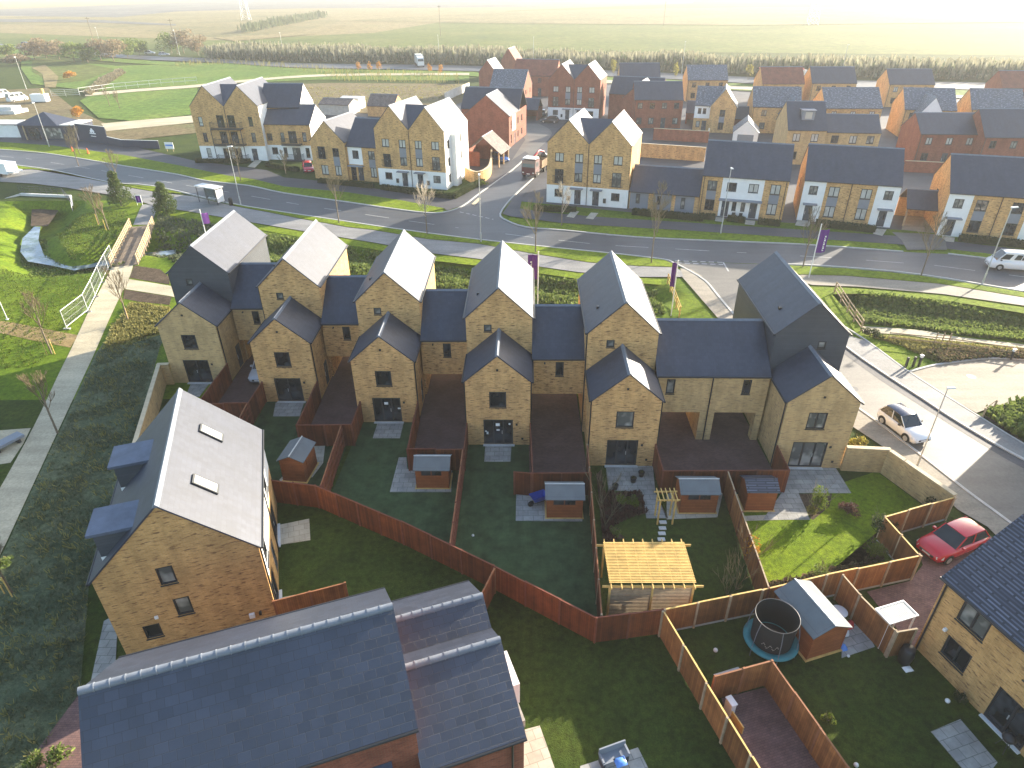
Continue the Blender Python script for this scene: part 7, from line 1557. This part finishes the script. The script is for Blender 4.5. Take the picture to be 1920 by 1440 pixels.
# far thicket: individual brown crowns at the left, and one mass along the distant road
def thicket(label, px, h, rad, mat, n):
    x, y = G2(*px); rg = random.Random(label); r = thing('thicket_tree', label, 'tree', (x, y, 0), 0, 'winter trees along the distant road'); q = MB(); q.tube([(0, 0, 0), (0, 0, h * .7)], [.2, .06], 5); q.build('trunk', 'bark', r); q = MB()
    for k in range(9): a = k * 2.4; f = rg.uniform(.1, .8); leaf_blob(q, rg, (rad * f * math.cos(a), rad * f * math.sin(a), h * rg.uniform(.3, .8)), rad * .5, n // 9, .42, h / rad * .4, .3)
    q.build('crown', mat, r)
TK = [((14, 108), 6, 5, 'olive'), ((34, 122), 4, 5, 'pale brown'), ((66, 112), 8, 6, 'russet'), ((88, 110), 9, 7, 'tall russet'), ((112, 112), 8, 7, 'brown'), ((140, 116), 8, 7, 'olive brown'), ((165, 117), 8, 7, 'grey green'), ((190, 114), 9, 6, 'tall brown'), ((214, 116), 9, 6, 'reddish'), ((240, 108), 7, 6, 'dull green'), ((262, 104), 7, 6, 'pale olive'), ((322, 100), 9, 6, 'dark olive'), ((345, 100), 11, 7, 'tallest brown'), ((372, 104), 9, 6, 'grey brown')]
for k, (px, h, rad, nm) in enumerate(TK): thicket('%s winter tree in the thicket, %s' % (nm, ['at the left edge', 'before the lone blue grey car', 'above the far left mound', 'right of the blue grey car', 'left of the first telegraph pole', 'above the orange mound tree', 'behind the gully bushes', 'beside the first road lamp', 'left of the close pair of cars', 'behind the close pair of cars', 'just left of the white distant car', 'just right of the distant cars', 'beside the telegraph pole', 'above the mound whips'][k]), px, h, rad, ('russet_twigs' if 'r' == nm[0] or 'russet' in nm or 'brown' in nm else 'brown_twigs') if 'green' not in nm and 'olive' not in nm else 'olive_leaves', 900)
def belt(name, label, px0, n, h, mat, seed, size):
    P = [Vector(G2(*p)) for p in px0]; rg = random.Random(seed); q = MB(); Ls = [(b - a).length for a, b in zip(P, P[1:])]; T = sum(Ls)
    for k in range(n):
        t = rg.uniform(0, T); i = 0
        while t > Ls[i]: t -= Ls[i]; i += 1
        c = P[i].lerp(P[i + 1], t / Ls[i]); c = c + Vector((rg.uniform(-3, 3), rg.uniform(-9, 9))); z = h * rg.random() ** .8 * (.75 + .35 * noise.noise((c.x * .06, c.y * .06, 1))); s = size * rg.uniform(.5, 1.3); a = rg.uniform(0, 6.28); ca, sa = math.cos(a) * s * .3, math.sin(a) * s * .3
        q.face([(c.x - ca, c.y - sa, z), (c.x + ca, c.y + sa, z), (c.x + ca * .3 + rg.uniform(-.4, .4), c.y + sa * .3, z + s * 1.5), (c.x - ca * .3, c.y - sa * .3, z + s * 1.3)])
    o = q.build(name, mat, uv=False); setprops(o, label, 'thicket', None, 'stuff')
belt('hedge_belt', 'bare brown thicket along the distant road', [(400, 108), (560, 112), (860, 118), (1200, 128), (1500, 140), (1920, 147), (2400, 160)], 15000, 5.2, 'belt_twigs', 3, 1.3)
belt('hedge_belt', 'greenish growth in the thicket along the distant road', [(400, 108), (560, 112), (860, 118), (1200, 128), (1500, 140), (1920, 147), (2400, 160)], 8000, 4.0, 'scrub_leaves', 4, 1.3)
belt('hedge_belt', 'low hedge line in the pale field', [(460, 62), (560, 42), (605, 34)], 1500, 4.0, 'scrub_leaves', 5, 2.0)
# faint puff of boiler steam on the double bridge roof
# ------------------------------------------------------------------ haze
def haze():
    q = MB(); q.box(-1950, 1950, -250, 1950, -3.2, 46); o = q.build('haze', 'white_paint', uv=False); setprops(o, kind='stuff')
    m = bpy.data.materials.new('haze'); m.use_nodes = True; n = m.node_tree.nodes; l = m.node_tree.links; n.remove(n['Principled BSDF'])
    v = n.new('ShaderNodeVolumePrincipled'); v.inputs['Color'].default_value = (.93, .94, .93, 1); v.inputs['Density'].default_value = .00032; v.inputs['Anisotropy'].default_value = .2
    l.new(v.outputs[0], n['Material Output'].inputs['Volume']); o.data.materials.clear(); o.data.materials.append(m)
haze()
